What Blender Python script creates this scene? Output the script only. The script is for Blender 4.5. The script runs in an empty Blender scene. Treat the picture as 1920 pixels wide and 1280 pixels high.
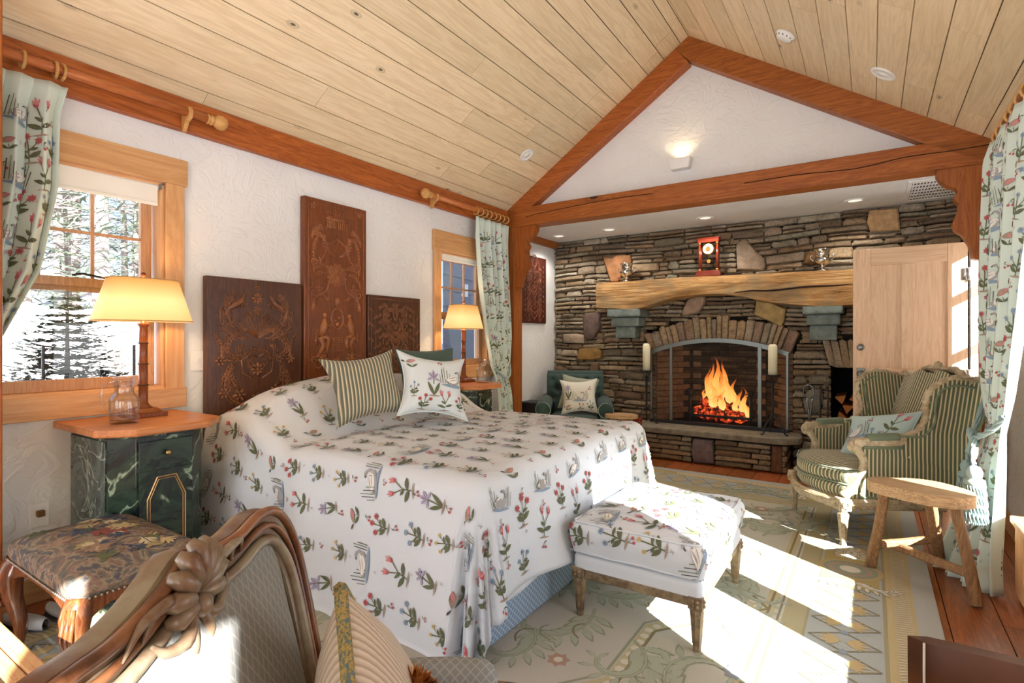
import bpy, math, random
from mathutils import Vector, Matrix, noise
from mathutils.geometry import tessellate_polygon
random.seed(7)
sc = bpy.context.scene
C = sc.collection
PI = math.pi
R = math.radians

# ---------------------------------------------------------------- camera
cam_d = bpy.data.cameras.new('camera'); cam = bpy.data.objects.new('camera', cam_d); C.objects.link(cam)
cam.location = (0, 0, 1.28); cam.rotation_euler = (R(90), 0, R(33.6))
cam_d.sensor_width = 36; cam_d.lens = 19.01; cam_d.shift_y = -0.0031
cam_d.clip_start = 0.02; cam_d.clip_end = 300
sc.camera = cam

# ---------------------------------------------------------------- world, sun, exposure
w = bpy.data.worlds.new('world'); sc.world = w; w.use_nodes = True
nt = w.node_tree
bg = nt.nodes['Background']
sky = nt.nodes.new('ShaderNodeTexSky'); sky.sky_type = 'NISHITA'; sky.sun_disc = False
sky.sun_elevation = R(27); sky.sun_rotation = R(120); sky.altitude = 500; sky.dust_density = 2.0
nt.links.new(sky.outputs[0], bg.inputs[0]); bg.inputs[1].default_value = 0.32

def light(name, kind, loc, energy, color=(1, 1, 1), rot=None, size=None, size_y=None, direction=None, spot=None):
    d = bpy.data.lights.new(name, kind); d.energy = energy; d.color = color
    o = bpy.data.objects.new(name, d); C.objects.link(o); o.location = loc
    if direction is not None: o.rotation_euler = Vector(direction).to_track_quat('-Z', 'Y').to_euler()
    if kind == 'AREA':
        d.shape = 'RECTANGLE'; d.size = size; d.size_y = size_y or size
    if kind == 'POINT' or kind == 'SPOT': d.shadow_soft_size = size or .03
    if spot: d.spot_size = R(spot); d.spot_blend = .6
    return o
SUN_DIR = Vector((-math.cos(R(31)), math.sin(R(31)), -math.tan(R(27))))
sun = light('sun', 'SUN', (8, -4, 8), 46.0, (.97, .985, 1), direction=SUN_DIR); sun.data.angle = R(0.5)
# added area fill lamps, behind the camera and along the right-hand window row
light('fill_rear', 'AREA', (-1.3, -2.42, 1.9), 124, (.84, .92, 1), size=3.6, size_y=2.6, direction=(0, 1, -.02))
light('fill_right', 'AREA', (.90, 1.8, 1.2), 40, (.84, .92, 1), size=3.6, size_y=1.4, direction=(-1, 0, .12))
sc.view_settings.view_transform = 'Standard'; sc.view_settings.look = 'None'
sc.view_settings.gamma = 1; sc.view_settings.use_curve_mapping = False
sc.view_settings.exposure = 0.1
try:
    sc.cycles.max_bounces = 8; sc.cycles.diffuse_bounces = 4; sc.cycles.glossy_bounces = 3
    sc.cycles.transmission_bounces = 6; sc.cycles.transparent_max_bounces = 12
    sc.cycles.sample_clamp_indirect = 6; sc.cycles.caustics_reflective = False; sc.cycles.caustics_refractive = False
    sc.cycles.use_denoising = True
except Exception: pass

# ---------------------------------------------------------------- helpers
def lin(c):
    return tuple(((x / 255 + .055) / 1.055) ** 2.4 if x > 10 else x / 3295 for x in c)
def hexa(r, g, b): return lin((r, g, b)) + (1,)

class MB:
    def __init__(s): s.v = []; s.f = []; s.c = []; s.cur = None
    def add(s, vs, fs):
        n = len(s.v); s.v += [tuple(p) for p in vs]
        for f in fs: s.f.append(tuple(i + n for i in f)); s.c.append(s.cur)
        return s
    def box(s, cx, cy, cz, sx, sy, sz, rot=None, taper=1):
        vs = []
        for z in (-.5, .5):
            k = 1 if z < 0 else taper
            for x, y in ((-.5, -.5), (.5, -.5), (.5, .5), (-.5, .5)): vs.append(Vector((x * sx * k, y * sy * k, z * sz)))
        if rot is not None: vs = [rot @ p for p in vs]
        c = Vector((cx, cy, cz))
        return s.add([p + c for p in vs], [(3, 2, 1, 0), (4, 5, 6, 7), (0, 1, 5, 4), (1, 2, 6, 5), (2, 3, 7, 6), (3, 0, 4, 7)])
    def bb(s, x0, x1, y0, y1, z0, z1): return s.box((x0 + x1) / 2, (y0 + y1) / 2, (z0 + z1) / 2, x1 - x0, y1 - y0, z1 - z0)
    def prism(s, poly, a0, a1, ax='z'):
        def P(p, a): return (p[0], p[1], a) if ax == 'z' else ((p[0], a, p[1]) if ax == 'y' else (a, p[0], p[1]))
        n = len(poly); vs = [P(p, a0) for p in poly] + [P(p, a1) for p in poly]
        tri = tessellate_polygon([[Vector((p[0], p[1], 0)) for p in poly]])
        fs = [tuple(reversed(t)) for t in tri] + [tuple(i + n for i in t) for t in tri]
        fs += [(i, (i + 1) % n, (i + 1) % n + n, i + n) for i in range(n)]
        return s.add(vs, fs)
    def tube(s, pts, r, n=8, closed=False, prof=None, up=None):
        pts = [Vector(p) for p in pts]; m = len(pts)
        rr = r if isinstance(r, (list, tuple)) else [r] * m
        prof = prof or [(math.cos(2 * PI * i / n), math.sin(2 * PI * i / n)) for i in range(n)]
        n = len(prof); vs = []; nprev = None
        for i, p in enumerate(pts):
            if closed: t = pts[(i + 1) % m] - pts[i - 1]
            else: t = pts[min(i + 1, m - 1)] - pts[max(i - 1, 0)]
            t.normalize()
            if up is not None: nn = Vector(up) - t * t.dot(Vector(up))
            elif nprev is None:
                a = Vector((0, 0, 1)) if abs(t.z) < .9 else Vector((1, 0, 0)); nn = a - t * t.dot(a)
            else: nn = nprev - t * t.dot(nprev)
            nn.normalize(); nprev = nn; b = t.cross(nn)
            for px, py in prof: vs.append(p + (nn * px + b * py) * rr[i])
        fs = []
        for i in range(m if closed else m - 1):
            j = (i + 1) % m
            for k in range(n): fs.append((i * n + k, i * n + (k + 1) % n, j * n + (k + 1) % n, j * n + k))
        if not closed: fs.append(tuple(reversed(range(n)))); fs.append(tuple((m - 1) * n + k for k in range(n)))
        return s.add(vs, fs)
    def lathe(s, prof, n=16, c=(0, 0, 0), sx=1, sy=1, flute=0, rot=None):
        vs = []; fs = []; m = len(prof); c = Vector(c)
        for r, z in prof:
            for k in range(n):
                a = 2 * PI * k / n; q = r * (1 - flute * (k % 2))
                p = Vector((q * math.cos(a) * sx, q * math.sin(a) * sy, z))
                if rot is not None: p = rot @ p
                vs.append(p + c)
        for i in range(m - 1):
            for k in range(n): fs.append((i * n + k, i * n + (k + 1) % n, (i + 1) * n + (k + 1) % n, (i + 1) * n + k))
        fs.append(tuple(reversed(range(n)))); fs.append(tuple((m - 1) * n + k for k in range(n)))
        return s.add(vs, fs)
    def grid(s, fn, nu, nv, cu=False, cv=False):
        vs = [fn(i / nu, j / nv) for j in range(nv + (0 if cv else 1)) for i in range(nu + (0 if cu else 1))]
        W = nu if cu else nu + 1; Hh = nv if cv else nv + 1; fs = []
        for j in range(nv):
            for i in range(nu):
                fs.append((j * W + i, j * W + (i + 1) % W, ((j + 1) % Hh) * W + (i + 1) % W, ((j + 1) % Hh) * W + i))
        return s.add(vs, fs)
    def ball(s, c, r, n=10, m=7, sx=1, sy=1, sz=1, rot=None):
        return s.lathe([(r * math.sin(PI * (i + .02) / m) if 0 < i < m else r * .04, -r * math.cos(PI * i / m) * sz) for i in range(m + 1)], n, c, sx, sy, rot=rot)
    def build(s, name, mat, parent=None, smooth=False, bevel=0, world=False, loc=None, auto=False):
        vs = s.v
        if world and parent is not None:
            q = parent
            while q.parent: q = q.parent
            inv = q.matrix_basis.inverted(); vs = [inv @ Vector(p) for p in vs]
        me = bpy.data.meshes.new(name); me.from_pydata([tuple(p) for p in vs], [], s.f)
        if any(c is not None for c in s.c):
            a = me.color_attributes.new('Col', 'FLOAT_COLOR', 'CORNER'); buf = []
            for p, c in zip(me.polygons, s.c):
                c = c or (1, 1, 1)
                buf += [c[0], c[1], c[2], 1.0] * p.loop_total
            a.data.foreach_set('color', buf)
        if smooth or auto: me.polygons.foreach_set('use_smooth', [True] * len(me.polygons))
        me.validate(); me.update()
        if auto: 
            try: me.set_sharp_from_angle(angle=R(38))
            except Exception: pass
        o = bpy.data.objects.new(name, me); C.objects.link(o)
        if mat is not None: me.materials.append(mat)
        if parent is not None: o.parent = parent
        if loc is not None: o.location = loc
        if bevel:
            b = o.modifiers.new('bevel', 'BEVEL'); b.width = bevel; b.segments = 2; b.limit_method = 'ANGLE'; b.angle_limit = R(40)
        return o

def thing(name, label, cat, loc=(0, 0, 0), rz=0, group=None):
    o = bpy.data.objects.new(name, None); o.empty_display_size = .1; C.objects.link(o)
    o.location = loc; o.rotation_euler = (0, 0, rz); o['label'] = label; o['category'] = cat
    o.matrix_basis = Matrix.Translation(loc) @ Matrix.Rotation(rz, 4, 'Z')
    if group: o['group'] = group
    return o
def tag(o, label, cat, group=None, kind=None):
    o['label'] = label; o['category'] = cat
    if group: o['group'] = group
    if kind: o['kind'] = kind
    return o
def struct(o, label=None):
    o['kind'] = 'structure'
    if label: o['label'] = label
    o['category'] = 'structure' if False else o.name.split('_')[0].split('.')[0]
    return o
def sempty(name, label=None, loc=(0, 0, 0)):
    o = bpy.data.objects.new(name, None); C.objects.link(o); o.location = loc
    o.matrix_basis = Matrix.Translation(loc)
    return struct(o, label)
def copy_tree(o, parent=None, loc=None, rz=None, label=None, group=None):
    c = o.copy(); C.objects.link(c)
    if parent is not None: c.parent = parent
    if loc is not None: c.location = loc
    if rz is not None: c.rotation_euler = (0, 0, rz)
    if label: c['label'] = label
    if group: c['group'] = group
    for ch in list(o.children): copy_tree(ch, c)
    return c
def lerp(a, b, t): return a + (b - a) * t
def sst(a, b, x):
    t = max(0, min(1, (x - a) / (b - a))); return t * t * (3 - 2 * t)
def tab(t, x):
    if x <= t[0][0]: return t[0][1]
    for (x0, y0), (x1, y1) in zip(t, t[1:]):
        if x <= x1: return lerp(y0, y1, (x - x0) / (x1 - x0))
    return t[-1][1]
def bez(pts, n=12):
    """smooth (Catmull-Rom) path through points"""
    P = [Vector(p) for p in pts]; out = []
    for i in range(len(P) - 1):
        a, b, c, d = P[max(i - 1, 0)], P[i], P[i + 1], P[min(i + 2, len(P) - 1)]
        for k in range(n):
            t = k / n
            out.append(.5 * ((2 * b) + (c - a) * t + (2 * a - 5 * b + 4 * c - d) * t * t + (3 * b - a - 3 * c + d) * t ** 3))
    out.append(P[-1]); return out
def spiral(cx, cy, r0, r1, a0, turns, n=20):
    return [(cx + lerp(r0, r1, i / n) * math.cos(a0 + turns * 2 * PI * i / n), cy + lerp(r0, r1, i / n) * math.sin(a0 + turns * 2 * PI * i / n)) for i in range(n + 1)]

# ---------------------------------------------------------------- materials
class NT:
    def __init__(s, name):
        s.m = bpy.data.materials.new(name); s.m.use_nodes = True; s.t = s.m.node_tree
        s.b = s.t.nodes['Principled BSDF']; s.o = s.t.nodes['Material Output']
    def n(s, ty, **k):
        nd = s.t.nodes.new('ShaderNode' + ty)
        for a, b in k.items():
            if a.startswith('p_'): setattr(nd, a[2:], b)
            else: s.set(nd, int(a[1:]) if a[0] == 'i' and a[1:].isdigit() else a, b)
        return nd
    def set(s, nd, key, val):
        sock = nd.inputs[key]
        if hasattr(val, 'is_linked') or hasattr(val, 'links'): s.t.links.new(val, sock)
        else: sock.default_value = val
    def ramp(s, fac, stops, interp='LINEAR'):
        r = s.t.nodes.new('ShaderNodeValToRGB'); s.t.links.new(fac, r.inputs[0]); cr = r.color_ramp; cr.interpolation = interp
        while len(cr.elements) < len(stops): cr.elements.new(.5)
        for e, (p, c) in zip(cr.elements, stops): e.position = p; e.color = c if len(c) == 4 else tuple(c) + (1,)
        return r.outputs[0]
    def mix(s, fac, a, b, mode='MIX'):
        m = s.t.nodes.new('ShaderNodeMix'); m.data_type = 'RGBA'; m.blend_type = mode
        s.set(m, 0, fac)
        for i, val in ((6, a), (7, b)): s.set(m, i, val)
        return m.outputs[2]
    def math(s, op, a, b=0.0, c=None):
        m = s.t.nodes.new('ShaderNodeMath'); m.operation = op; s.set(m, 0, a); s.set(m, 1, b)
        if c is not None: s.set(m, 2, c)
        return m.outputs[0]
    def coords(s, scale=(1, 1, 1), rand=True, rot=None):
        tc = s.n('TexCoord'); v = tc.outputs['Object']
        if rand:
            oi = s.n('ObjectInfo'); mm = s.n('VectorMath', p_operation='SCALE', i0=(17.3, 9.1, 5.7)); s.set(mm, 'Scale', oi.outputs['Random'])
            ad = s.n('VectorMath', p_operation='ADD', i0=v, i1=mm.outputs[0]); v = ad.outputs[0]
        mp = s.n('Mapping', Vector=v, Scale=scale)
        if rot: mp.inputs['Rotation'].default_value = rot
        return mp.outputs[0]
    def rnd(s): return s.n('ObjectInfo').outputs['Random']
    def bump(s, h, strength=.3, dist=.01):
        b = s.n('Bump', Strength=strength, Distance=dist, Height=h); s.t.links.new(b.outputs[0], s.b.inputs['Normal'])
    def base(s, c, rough=.6, spec=.4, metal=0):
        s.set(s.b, 'Base Color', c); s.set(s.b, 'Roughness', rough); s.b.inputs['Specular IOR Level'].default_value = spec; s.b.inputs['Metallic'].default_value = metal
        return s.m
MATS = {}
def plain(name, rgb, rough=.6, spec=.3, metal=0, bump=0, bscale=200):
    if name in MATS: return MATS[name]
    t = NT(name); c = hexa(*rgb)
    nz = t.n('TexNoise', Vector=t.coords(), Scale=bscale if bump else 6.0, Detail=3.0)
    if not metal: t.base(t.mix(t.math('MULTIPLY', nz.outputs[0], .16), c, tuple(x * .55 for x in c[:3]) + (1,)), rough, spec, metal)
    else: t.base(c, rough, spec, metal)
    if bump: t.bump(nz.outputs[0], bump, .002)
    MATS[name] = t.m; return t.m
def wood(name, light_, dark, axis='x', scale=1.0, rough=.5, knots=0, var=.25, spec=.35, bump=.15, ring=1.0):
    if name in MATS: return MATS[name]
    t = NT(name); ai = 'xyz'.index(axis)
    sc3 = [9 * scale] * 3; sc3[ai] = .9 * scale
    v = t.coords(tuple(sc3))
    n1 = t.n('TexNoise', Vector=v, Scale=1.6, Detail=5.0, Roughness=.6, Distortion=.6)
    s2 = [70 * scale] * 3; s2[ai] = 2.2 * scale
    n2 = t.n('TexNoise', Vector=t.coords(tuple(s2)), Scale=1.0, Detail=2.0)
    rings = t.math('FRACT', t.math('MULTIPLY', n1.outputs[0], 9.0 * ring))
    rings = t.math('ABSOLUTE', t.math('SUBTRACT', rings, .5))
    f = t.math('ADD', t.math('MULTIPLY', rings, .75), t.math('MULTIPLY', n2.outputs[0], .65))
    col = t.ramp(f, [(.15, hexa(*dark)), (.55, hexa(*[int(lerp(a, b, .6)) for a, b in zip(dark, light_)])), (.9, hexa(*light_))])
    rv = t.math('MULTIPLY', t.math('SUBTRACT', t.rnd(), .5), var)
    hs = t.n('HueSaturation', Saturation=1.0, Color=col); t.set(hs, 'Value', t.math('ADD', 1.0, rv))
    t.set(hs, 'Hue', t.math('ADD', .5, t.math('MULTIPLY', rv, -.03))); col = hs.outputs[0]
    if knots:
        s3 = [3.2 * knots] * 3; s3[ai] = 1.5 * knots
        vo = t.n('TexVoronoi', Vector=t.coords(tuple(s3)), Scale=1.0); vo.inputs['Randomness'].default_value = 1
        k = t.ramp(vo.outputs['Distance'], [(0.0, (1, 1, 1, 1)), (.035, (.9, .9, .9, 1)), (.05, (.1, .1, .1, 1)), (.075, (.35, .35, .35, 1)), (.11, (0, 0, 0, 1))])
        col = t.mix(k, col, hexa(*[int(x * .38) for x in dark]))
    t.base(col, rough, spec); t.bump(n2.outputs[0], bump, .003)
    MATS[name] = t.m; return t.m
def stonem(name, cols, sat=1.0, rough=.8, gloss=.3):
    t = NT(name)
    cols = [tuple(int(lerp(sum(c) / 3, q, .8)) for q in c) for c in cols]
    base = t.ramp(t.rnd(), [((i + .5) / len(cols), hexa(*c)) for i, c in enumerate(cols)], 'CONSTANT' if False else 'LINEAR')
    v = t.coords(); n1 = t.n('TexNoise', Vector=v, Scale=9.0, Detail=6.0, Roughness=.65); n2 = t.n('TexNoise', Vector=v, Scale=45.0, Detail=4.0)
    c = t.mix(t.ramp(n1.outputs[0], [(.35, (0, 0, 0, 1)), (.7, (1, 1, 1, 1))]), base, hexa(92, 74, 52), 'MIX')
    c2 = t.mix(.5, base, c)
    v2 = t.coords((3, 3, 26)); n3 = t.n('TexNoise', Vector=v2, Scale=1.0, Detail=3.0)
    c3 = t.mix(t.ramp(n3.outputs[0], [(.45, (0, 0, 0, 1)), (.75, (.55, .55, .55, 1))]), c2, hexa(146, 128, 104))
    c4 = t.mix(t.ramp(n2.outputs[0], [(.5, (0, 0, 0, 1)), (.72, (.5, .5, .5, 1))]), c3, hexa(58, 46, 38))
    t.base(c4, rough, gloss)
    t.bump(t.math('ADD', n1.outputs[0], t.math('MULTIPLY', n2.outputs[0], .5)), .7, .02)
    return t.m
def fabric(name, rgb, rough=.85, scale=500, stripes=None, bump=.12):
    if name in MATS: return MATS[name]
    t = NT(name); c = hexa(*rgb)
    nz = t.n('TexNoise', Vector=t.coords((1, 1, 1), False), Scale=scale, Detail=1.0)
    col = t.mix(t.math('MULTIPLY', nz.outputs[0], .25), c, tuple(x * .72 for x in c[:3]) + (1,))
    t.base(col, rough, .15); t.b.inputs['Sheen Weight'].default_value = .15
    t.bump(nz.outputs[0], bump, .001)
    MATS[name] = t.m; return t.m
def striped(name, cols, axis, pitch, warp=.0):
    """repeating stripes; cols = [(pos, rgb)...] across one repeat"""
    t = NT(name); tc = t.n('TexCoord'); sp = t.n('SeparateXYZ', Vector=tc.outputs['Object'])
    x = sp.outputs[axis]
    f = t.math('FRACT', t.math('ADD', t.math('DIVIDE', x, pitch), 100.0))
    col = t.ramp(f, [(p, hexa(*c)) for p, c in cols])
    nz = t.n('TexNoise', Vector=t.coords(), Scale=400.0)
    col = t.mix(t.math('MULTIPLY', nz.outputs[0], .2), col, (.05, .05, .04, 1))
    t.base(col, .8, .2); t.b.inputs['Sheen Weight'].default_value = .2
    tri = t.math('ABSOLUTE', t.math('SUBTRACT', f, .5)); t.bump(tri, .35, .003)
    return t.m
def thread(name='embroidery_thread'):
    if name in MATS: return MATS[name]
    t = NT(name); a = t.n('Attribute', p_attribute_name='Col'); t.base(a.outputs['Color'], .8, .15)
    MATS[name] = t.m; return t.m
def emis(name, rgb, strength, rough=.6):
    t = NT(name); c = hexa(*rgb); t.base(c, rough)
    t.set(t.b, 'Emission Color', c); t.b.inputs['Emission Strength'].default_value = strength; return t.m
def glassm(name='clear_glass', tint=(1, 1, 1), mixr=.1):
    if name in MATS: return MATS[name]
    t = NT(name); tr = t.n('BsdfTransparent', Color=tuple(tint) + (1,)); gl = t.n('BsdfGlossy', Roughness=.02)
    fr = t.n('LayerWeight', Blend=.5); mx = t.n('MixShader'); t.set(mx, 0, t.math('ADD', t.math('MULTIPLY', t.math('POWER', fr.outputs['Facing'], 2.4), .8), mixr * .3))
    t.t.links.new(tr.outputs[0], mx.inputs[1]); t.t.links.new(gl.outputs[0], mx.inputs[2]); t.t.links.new(mx.outputs[0], t.o.inputs[0])
    MATS[name] = t.m; return t.m
def relief(name, base, hi, rough=.45, scale=60):
    """carved / gilded wood: worn highlights and painted carving contrast over a darker ground"""
    if name in MATS: return MATS[name]
    t = NT(name); v = t.coords(); n = t.n('TexNoise', Vector=v, Scale=float(scale), Detail=5.0, Roughness=.7)
    n2 = t.n('TexNoise', Vector=v, Scale=7.0, Detail=3.0)
    f = t.ramp(t.math('ADD', t.math('MULTIPLY', n.outputs[0], .6), t.math('MULTIPLY', n2.outputs[0], .4)), [(.42, (0, 0, 0, 1)), (.58, (1, 1, 1, 1))])
    t.base(t.mix(f, hexa(*base), hexa(*hi)), rough, .4); t.bump(n.outputs[0], .25, .003)
    MATS[name] = t.m; return t.m

# ---------------------------------------------------------------- embroidered motifs (2-D, up = +y, about one unit high)
def _c(r, g, b): return lin((r, g, b))
OL = _c(98, 102, 76); DK = _c(92, 82, 76); RD = _c(174, 88, 88); RP = _c(196, 128, 128); BL = _c(132, 150, 168); LI = _c(164, 154, 176)
WH = _c(226, 222, 214); GY = _c(160, 157, 154); BR = _c(156, 134, 116); YE = _c(196, 170, 110); SG = _c(120, 132, 100)
def leaf(x, y, a, L, W, n=4):
    out = []; ca, sa = math.cos(a), math.sin(a)
    for i in range(n):
        q = []
        for u, sg in ((i / n, 1), ((i + 1) / n, 1), ((i + 1) / n, -1), (i / n, -1)):
            wv = W * math.sin(PI * min(.97, max(.03, u))) ** .8 * .5 * sg; q.append((x + ca * u * L - sa * wv, y + sa * u * L + ca * wv))
        out.append(q)
    return out
def stroke(pts, wd):
    out = []
    for (x0, y0), (x1, y1) in zip(pts, pts[1:]):
        d = math.hypot(x1 - x0, y1 - y0) or 1; nx, ny = -(y1 - y0) / d * wd / 2, (x1 - x0) / d * wd / 2
        out.append([(x0 + nx, y0 + ny), (x1 + nx, y1 + ny), (x1 - nx, y1 - ny), (x0 - nx, y0 - ny)])
    return out
def star(x, y, r, n=7, inner=.6):
    return [[(x + (r if k % 2 == 0 else r * inner) * math.cos(PI * k / n), y + (r if k % 2 == 0 else r * inner) * math.sin(PI * k / n)) for k in range(2 * n)]]
def C_(col, polys): return [(p, col) for p in polys]
def m_flower(col, rr=.13, sepal=OL):
    m = C_(OL, stroke([(0, -.45), (.02, -.1), (0, .3)], .035) + stroke([(.02, -.1), (.25, .18)], .03) + stroke([(.01, -.2), (-.25, .1)], .03))
    m += C_(OL, leaf(0, -.3, .5, .38, .16) + leaf(0, -.33, 2.5, .38, .16) + leaf(.02, -.05, .2, .25, .1) + leaf(0, -.12, 2.9, .22, .09))
    for x, y in ((0, .38), (.3, .22), (-.28, .14)): m += C_(col, star(x, y, rr)); m += C_(tuple(v * .6 for v in col), star(x, y, rr * .4, 5))
    return m + C_(BR, leaf(-.25, -.48, 0, .5, .07))
def m_iris():
    m = C_(OL, stroke([(0, -.5), (0, .15)], .04) + leaf(0, -.48, 1.15, .55, .13) + leaf(0, -.48, 2.0, .55, .13))
    m += C_(LI, leaf(0, .15, 1.57, .35, .14) + leaf(0, .15, .9, .3, .1) + leaf(0, .15, 2.3, .3, .1) + leaf(.02, .18, -.4, .25, .1) + leaf(-.02, .18, 3.5, .25, .1))
    m += C_(DK, stroke([(0, .18), (0, .42)], .02) + stroke([(.02, .2), (.15, .38)], .015) + stroke([(-.02, .2), (-.15, .38)], .015))
    return m + C_(BR, leaf(-.25, -.5, 0, .5, .07))
def m_swan():
    m = C_(BL, leaf(-.45, -.30, 0, .95, .13))
    m += C_(GY, leaf(-.32, -.16, .1, .66, .36)) + C_(WH, leaf(-.27, -.13, .15, .56, .27)) + C_(GY, leaf(-.2, -.08, .3, .36, .04) + leaf(-.15, -.15, .25, .36, .03))
    m += C_(GY, stroke([(.25, -.1), (.34, .08), (.26, .22), (.16, .2)], .075)) + C_(DK, stroke([(.16, .2), (.1, .16)], .04))
    for i, x in enumerate((-.48, -.4, -.32, -.22, -.12, .4, .47, .53)): m += C_(DK if i % 2 else SG, stroke([(x, -.25), (x + (.04 if x > 0 else -.03), .05 + .3 * abs(math.sin(i * 2.3)))], .022))
    return m
def m_bird():
    return C_(BR, leaf(-.3, 0, .25, .55, .24)) + C_(RP, leaf(-.1, .0, .5, .34, .14)) + C_(DK, leaf(-.32, .02, 2.6, .26, .08) + stroke([(0, -.1), (.02, -.28)], .02)) + C_(OL, leaf(.0, -.28, .5, .36, .12) + leaf(0, -.28, 2.6, .36, .12))
def m_cherry(): return C_(RD, star(-.12, -.12, .09, 6, .85) + star(.1, -.15, .09, 6, .85)) + C_(OL, stroke([(-.12, -.05), (0, .15), (.1, -.08)], .025) + leaf(0, .15, .4, .2, .08))
def m_sprig(): return C_(GY, stroke([(-.12, -.1), (.12, .1)], .025) + stroke([(-.1, .1), (.1, -.1)], .025) + stroke([(0, -.13), (0, .13)], .02))
def m_carn():
    m = C_(OL, stroke([(0, -.5), (.05, -.1), (-.05, .25)], .035) + stroke([(.05, -.1), (.26, .2)], .03) + leaf(.03, -.3, .3, .36, .15) + leaf(.03, -.35, 2.7, .4, .15) + leaf(.05, -.15, 2.4, .25, .1))
    for x, y, a in ((-.05, .25, 1.8), (.26, .2, 1.1)): m += C_(RD, leaf(x, y, a, .22, .13)); m += C_(RP, leaf(x, y + .1, a + .5, .18, .07) + leaf(x, y + .1, a - .5, .18, .07) + leaf(x, y + .1, a, .24, .06))
    return m + C_(BR, leaf(-.25, -.52, 0, .5, .06))
MOTIFS = [(m_flower(RD), .15), (m_iris(), .15), (m_swan(), .17), (m_flower(BL, .11), .14), (m_bird(), .13), (m_carn(), .16), (m_flower(YE, .09), .13)]
SMALL = [(m_cherry(), .09), (m_sprig(), .08), (m_cherry(), .07)]
def lay(mb, F, s, t, ang, size, motif, off):
    """F(s, t, off) -> Vector; draws a motif onto a parametric cloth"""
    ca, sa = math.cos(ang), math.sin(ang)
    for k, (poly, col) in enumerate(motif):
        vs = [F(s + (ca * x - sa * y) * size, t + (sa * x + ca * y) * size, off + k * .00002) for x, y in poly]
        mb.cur = col
        if len(vs) == 4: mb.add(vs, [(0, 1, 2, 3)])
        else: mb.add(vs, [tuple(range(len(vs)))])
def scatter(mb, F, s0, s1, t0, t1, pitch, ang, off=.002, keep=None, k=1.0, seed=3):
    rg = random.Random(seed); n = 0; j = 0; t = t0 + pitch * .5
    while t < t1:
        s = s0 + pitch * (.5 if j % 2 else .95)
        while s < s1:
            a, b = s + rg.uniform(-.1, .1) * pitch, t + rg.uniform(-.1, .1) * pitch
            if keep is None or keep(a, b):
                mo, sz = MOTIFS[(n * 3 + j) % len(MOTIFS)]; lay(mb, F, a, b, ang + rg.uniform(-.2, .2), sz * k * rg.uniform(.9, 1.1), mo, off)
            a2, b2 = a + pitch * .5, b + pitch * rg.uniform(-.12, .12)
            if (keep is None or keep(a2, b2)) and a2 < s1:
                mo, sz = SMALL[rg.randrange(3)]; lay(mb, F, a2, b2, ang + rg.uniform(-.8, .8), sz * k * .9, mo, off)
            n += 1; s += pitch
        j += 1; t += pitch * .86
    return mb
def with_off(P, eps=.004):
    """turn P(s,t) into F(s,t,off) using a numeric normal"""
    def F(s, t, off):
        p = Vector(P(s, t))
        if not off: return p
        n = (Vector(P(s + eps, t)) - p).cross(Vector(P(s, t + eps)) - p)
        if n.length < 1e-12: return p
        n.normalize(); return p + n * off
    return F
# ================================================================ ROOM
XL, XR, YB, YF, XC, ZC = -3.38, .77, 6.1, -1.9, -1.37, 4.0
EL, ER = 2.655, 2.60            # eave heights where the slopes meet the side walls
# -- materials
t = NT('plaster'); v = t.coords((1, 1, 1), False)
n1 = t.n('TexNoise', Vector=v, Scale=5.0, Detail=4.0, Distortion=1.6); n2 = t.n('TexNoise', Vector=v, Scale=1.4, Detail=2.0)
col = t.mix(t.ramp(n2.outputs[0], [(.3, (0, 0, 0, 1)), (.75, (1, 1, 1, 1))]), hexa(222, 220, 215), hexa(233, 232, 229)); t.base(col, .75, .25)
rid = t.ramp(n1.outputs[0], [(.40, (0, 0, 0, 1)), (.47, (.8, .8, .8, 1)), (.5, (1, 1, 1, 1)), (.56, (.25, .25, .25, 1)), (.66, (.5, .5, .5, 1))])
n3 = t.n('TexNoise', Vector=v, Scale=26.0, Detail=3.0)
t.bump(t.math('ADD', rid, t.math('MULTIPLY', n3.outputs[0], .25)), .25, .012); PLASTER = t.m
PINE = wood('whitewashed_pine', (231, 210, 173), (207, 181, 141), 'y', 1.0, .45, knots=1.5, var=.18, ring=.6, bump=.08)
BEAMY = wood('beam_oak_y', (178, 102, 42), (122, 60, 20), 'y', .8, .45, knots=.5, var=.2)
BEAMX = wood('beam_oak_x', (180, 104, 44), (126, 62, 22), 'x', .8, .45, knots=.6, var=.2)
BEAMZ = wood('beam_oak_z', (174, 100, 42), (126, 64, 24), 'z', .8, .45, knots=.4, var=.15)
FLOORM = wood('red_oak_floor', (170, 98, 52), (108, 54, 26), 'y', .9, .3, knots=.4, var=.45, spec=.5, bump=.1)
TRIMZ = wood('pine_casing_z', (218, 172, 122), (186, 134, 84), 'z', .9, .4, knots=.7, var=.1, ring=.5, bump=.05)
TRIMY = wood('pine_casing_y', (216, 170, 120), (184, 132, 82), 'y', .9, .4, knots=.7, var=.1, ring=.5, bump=.05)
SASH = wood('sash_wood', (190, 146, 106), (156, 112, 76), 'z', 1.2, .45, var=.05, bump=.05)
GLASS = glassm()
WHITE = plain('white_paint', (238, 236, 230), .45)
BLACK = plain('black_iron', (34, 32, 32), .5, .4)

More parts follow.
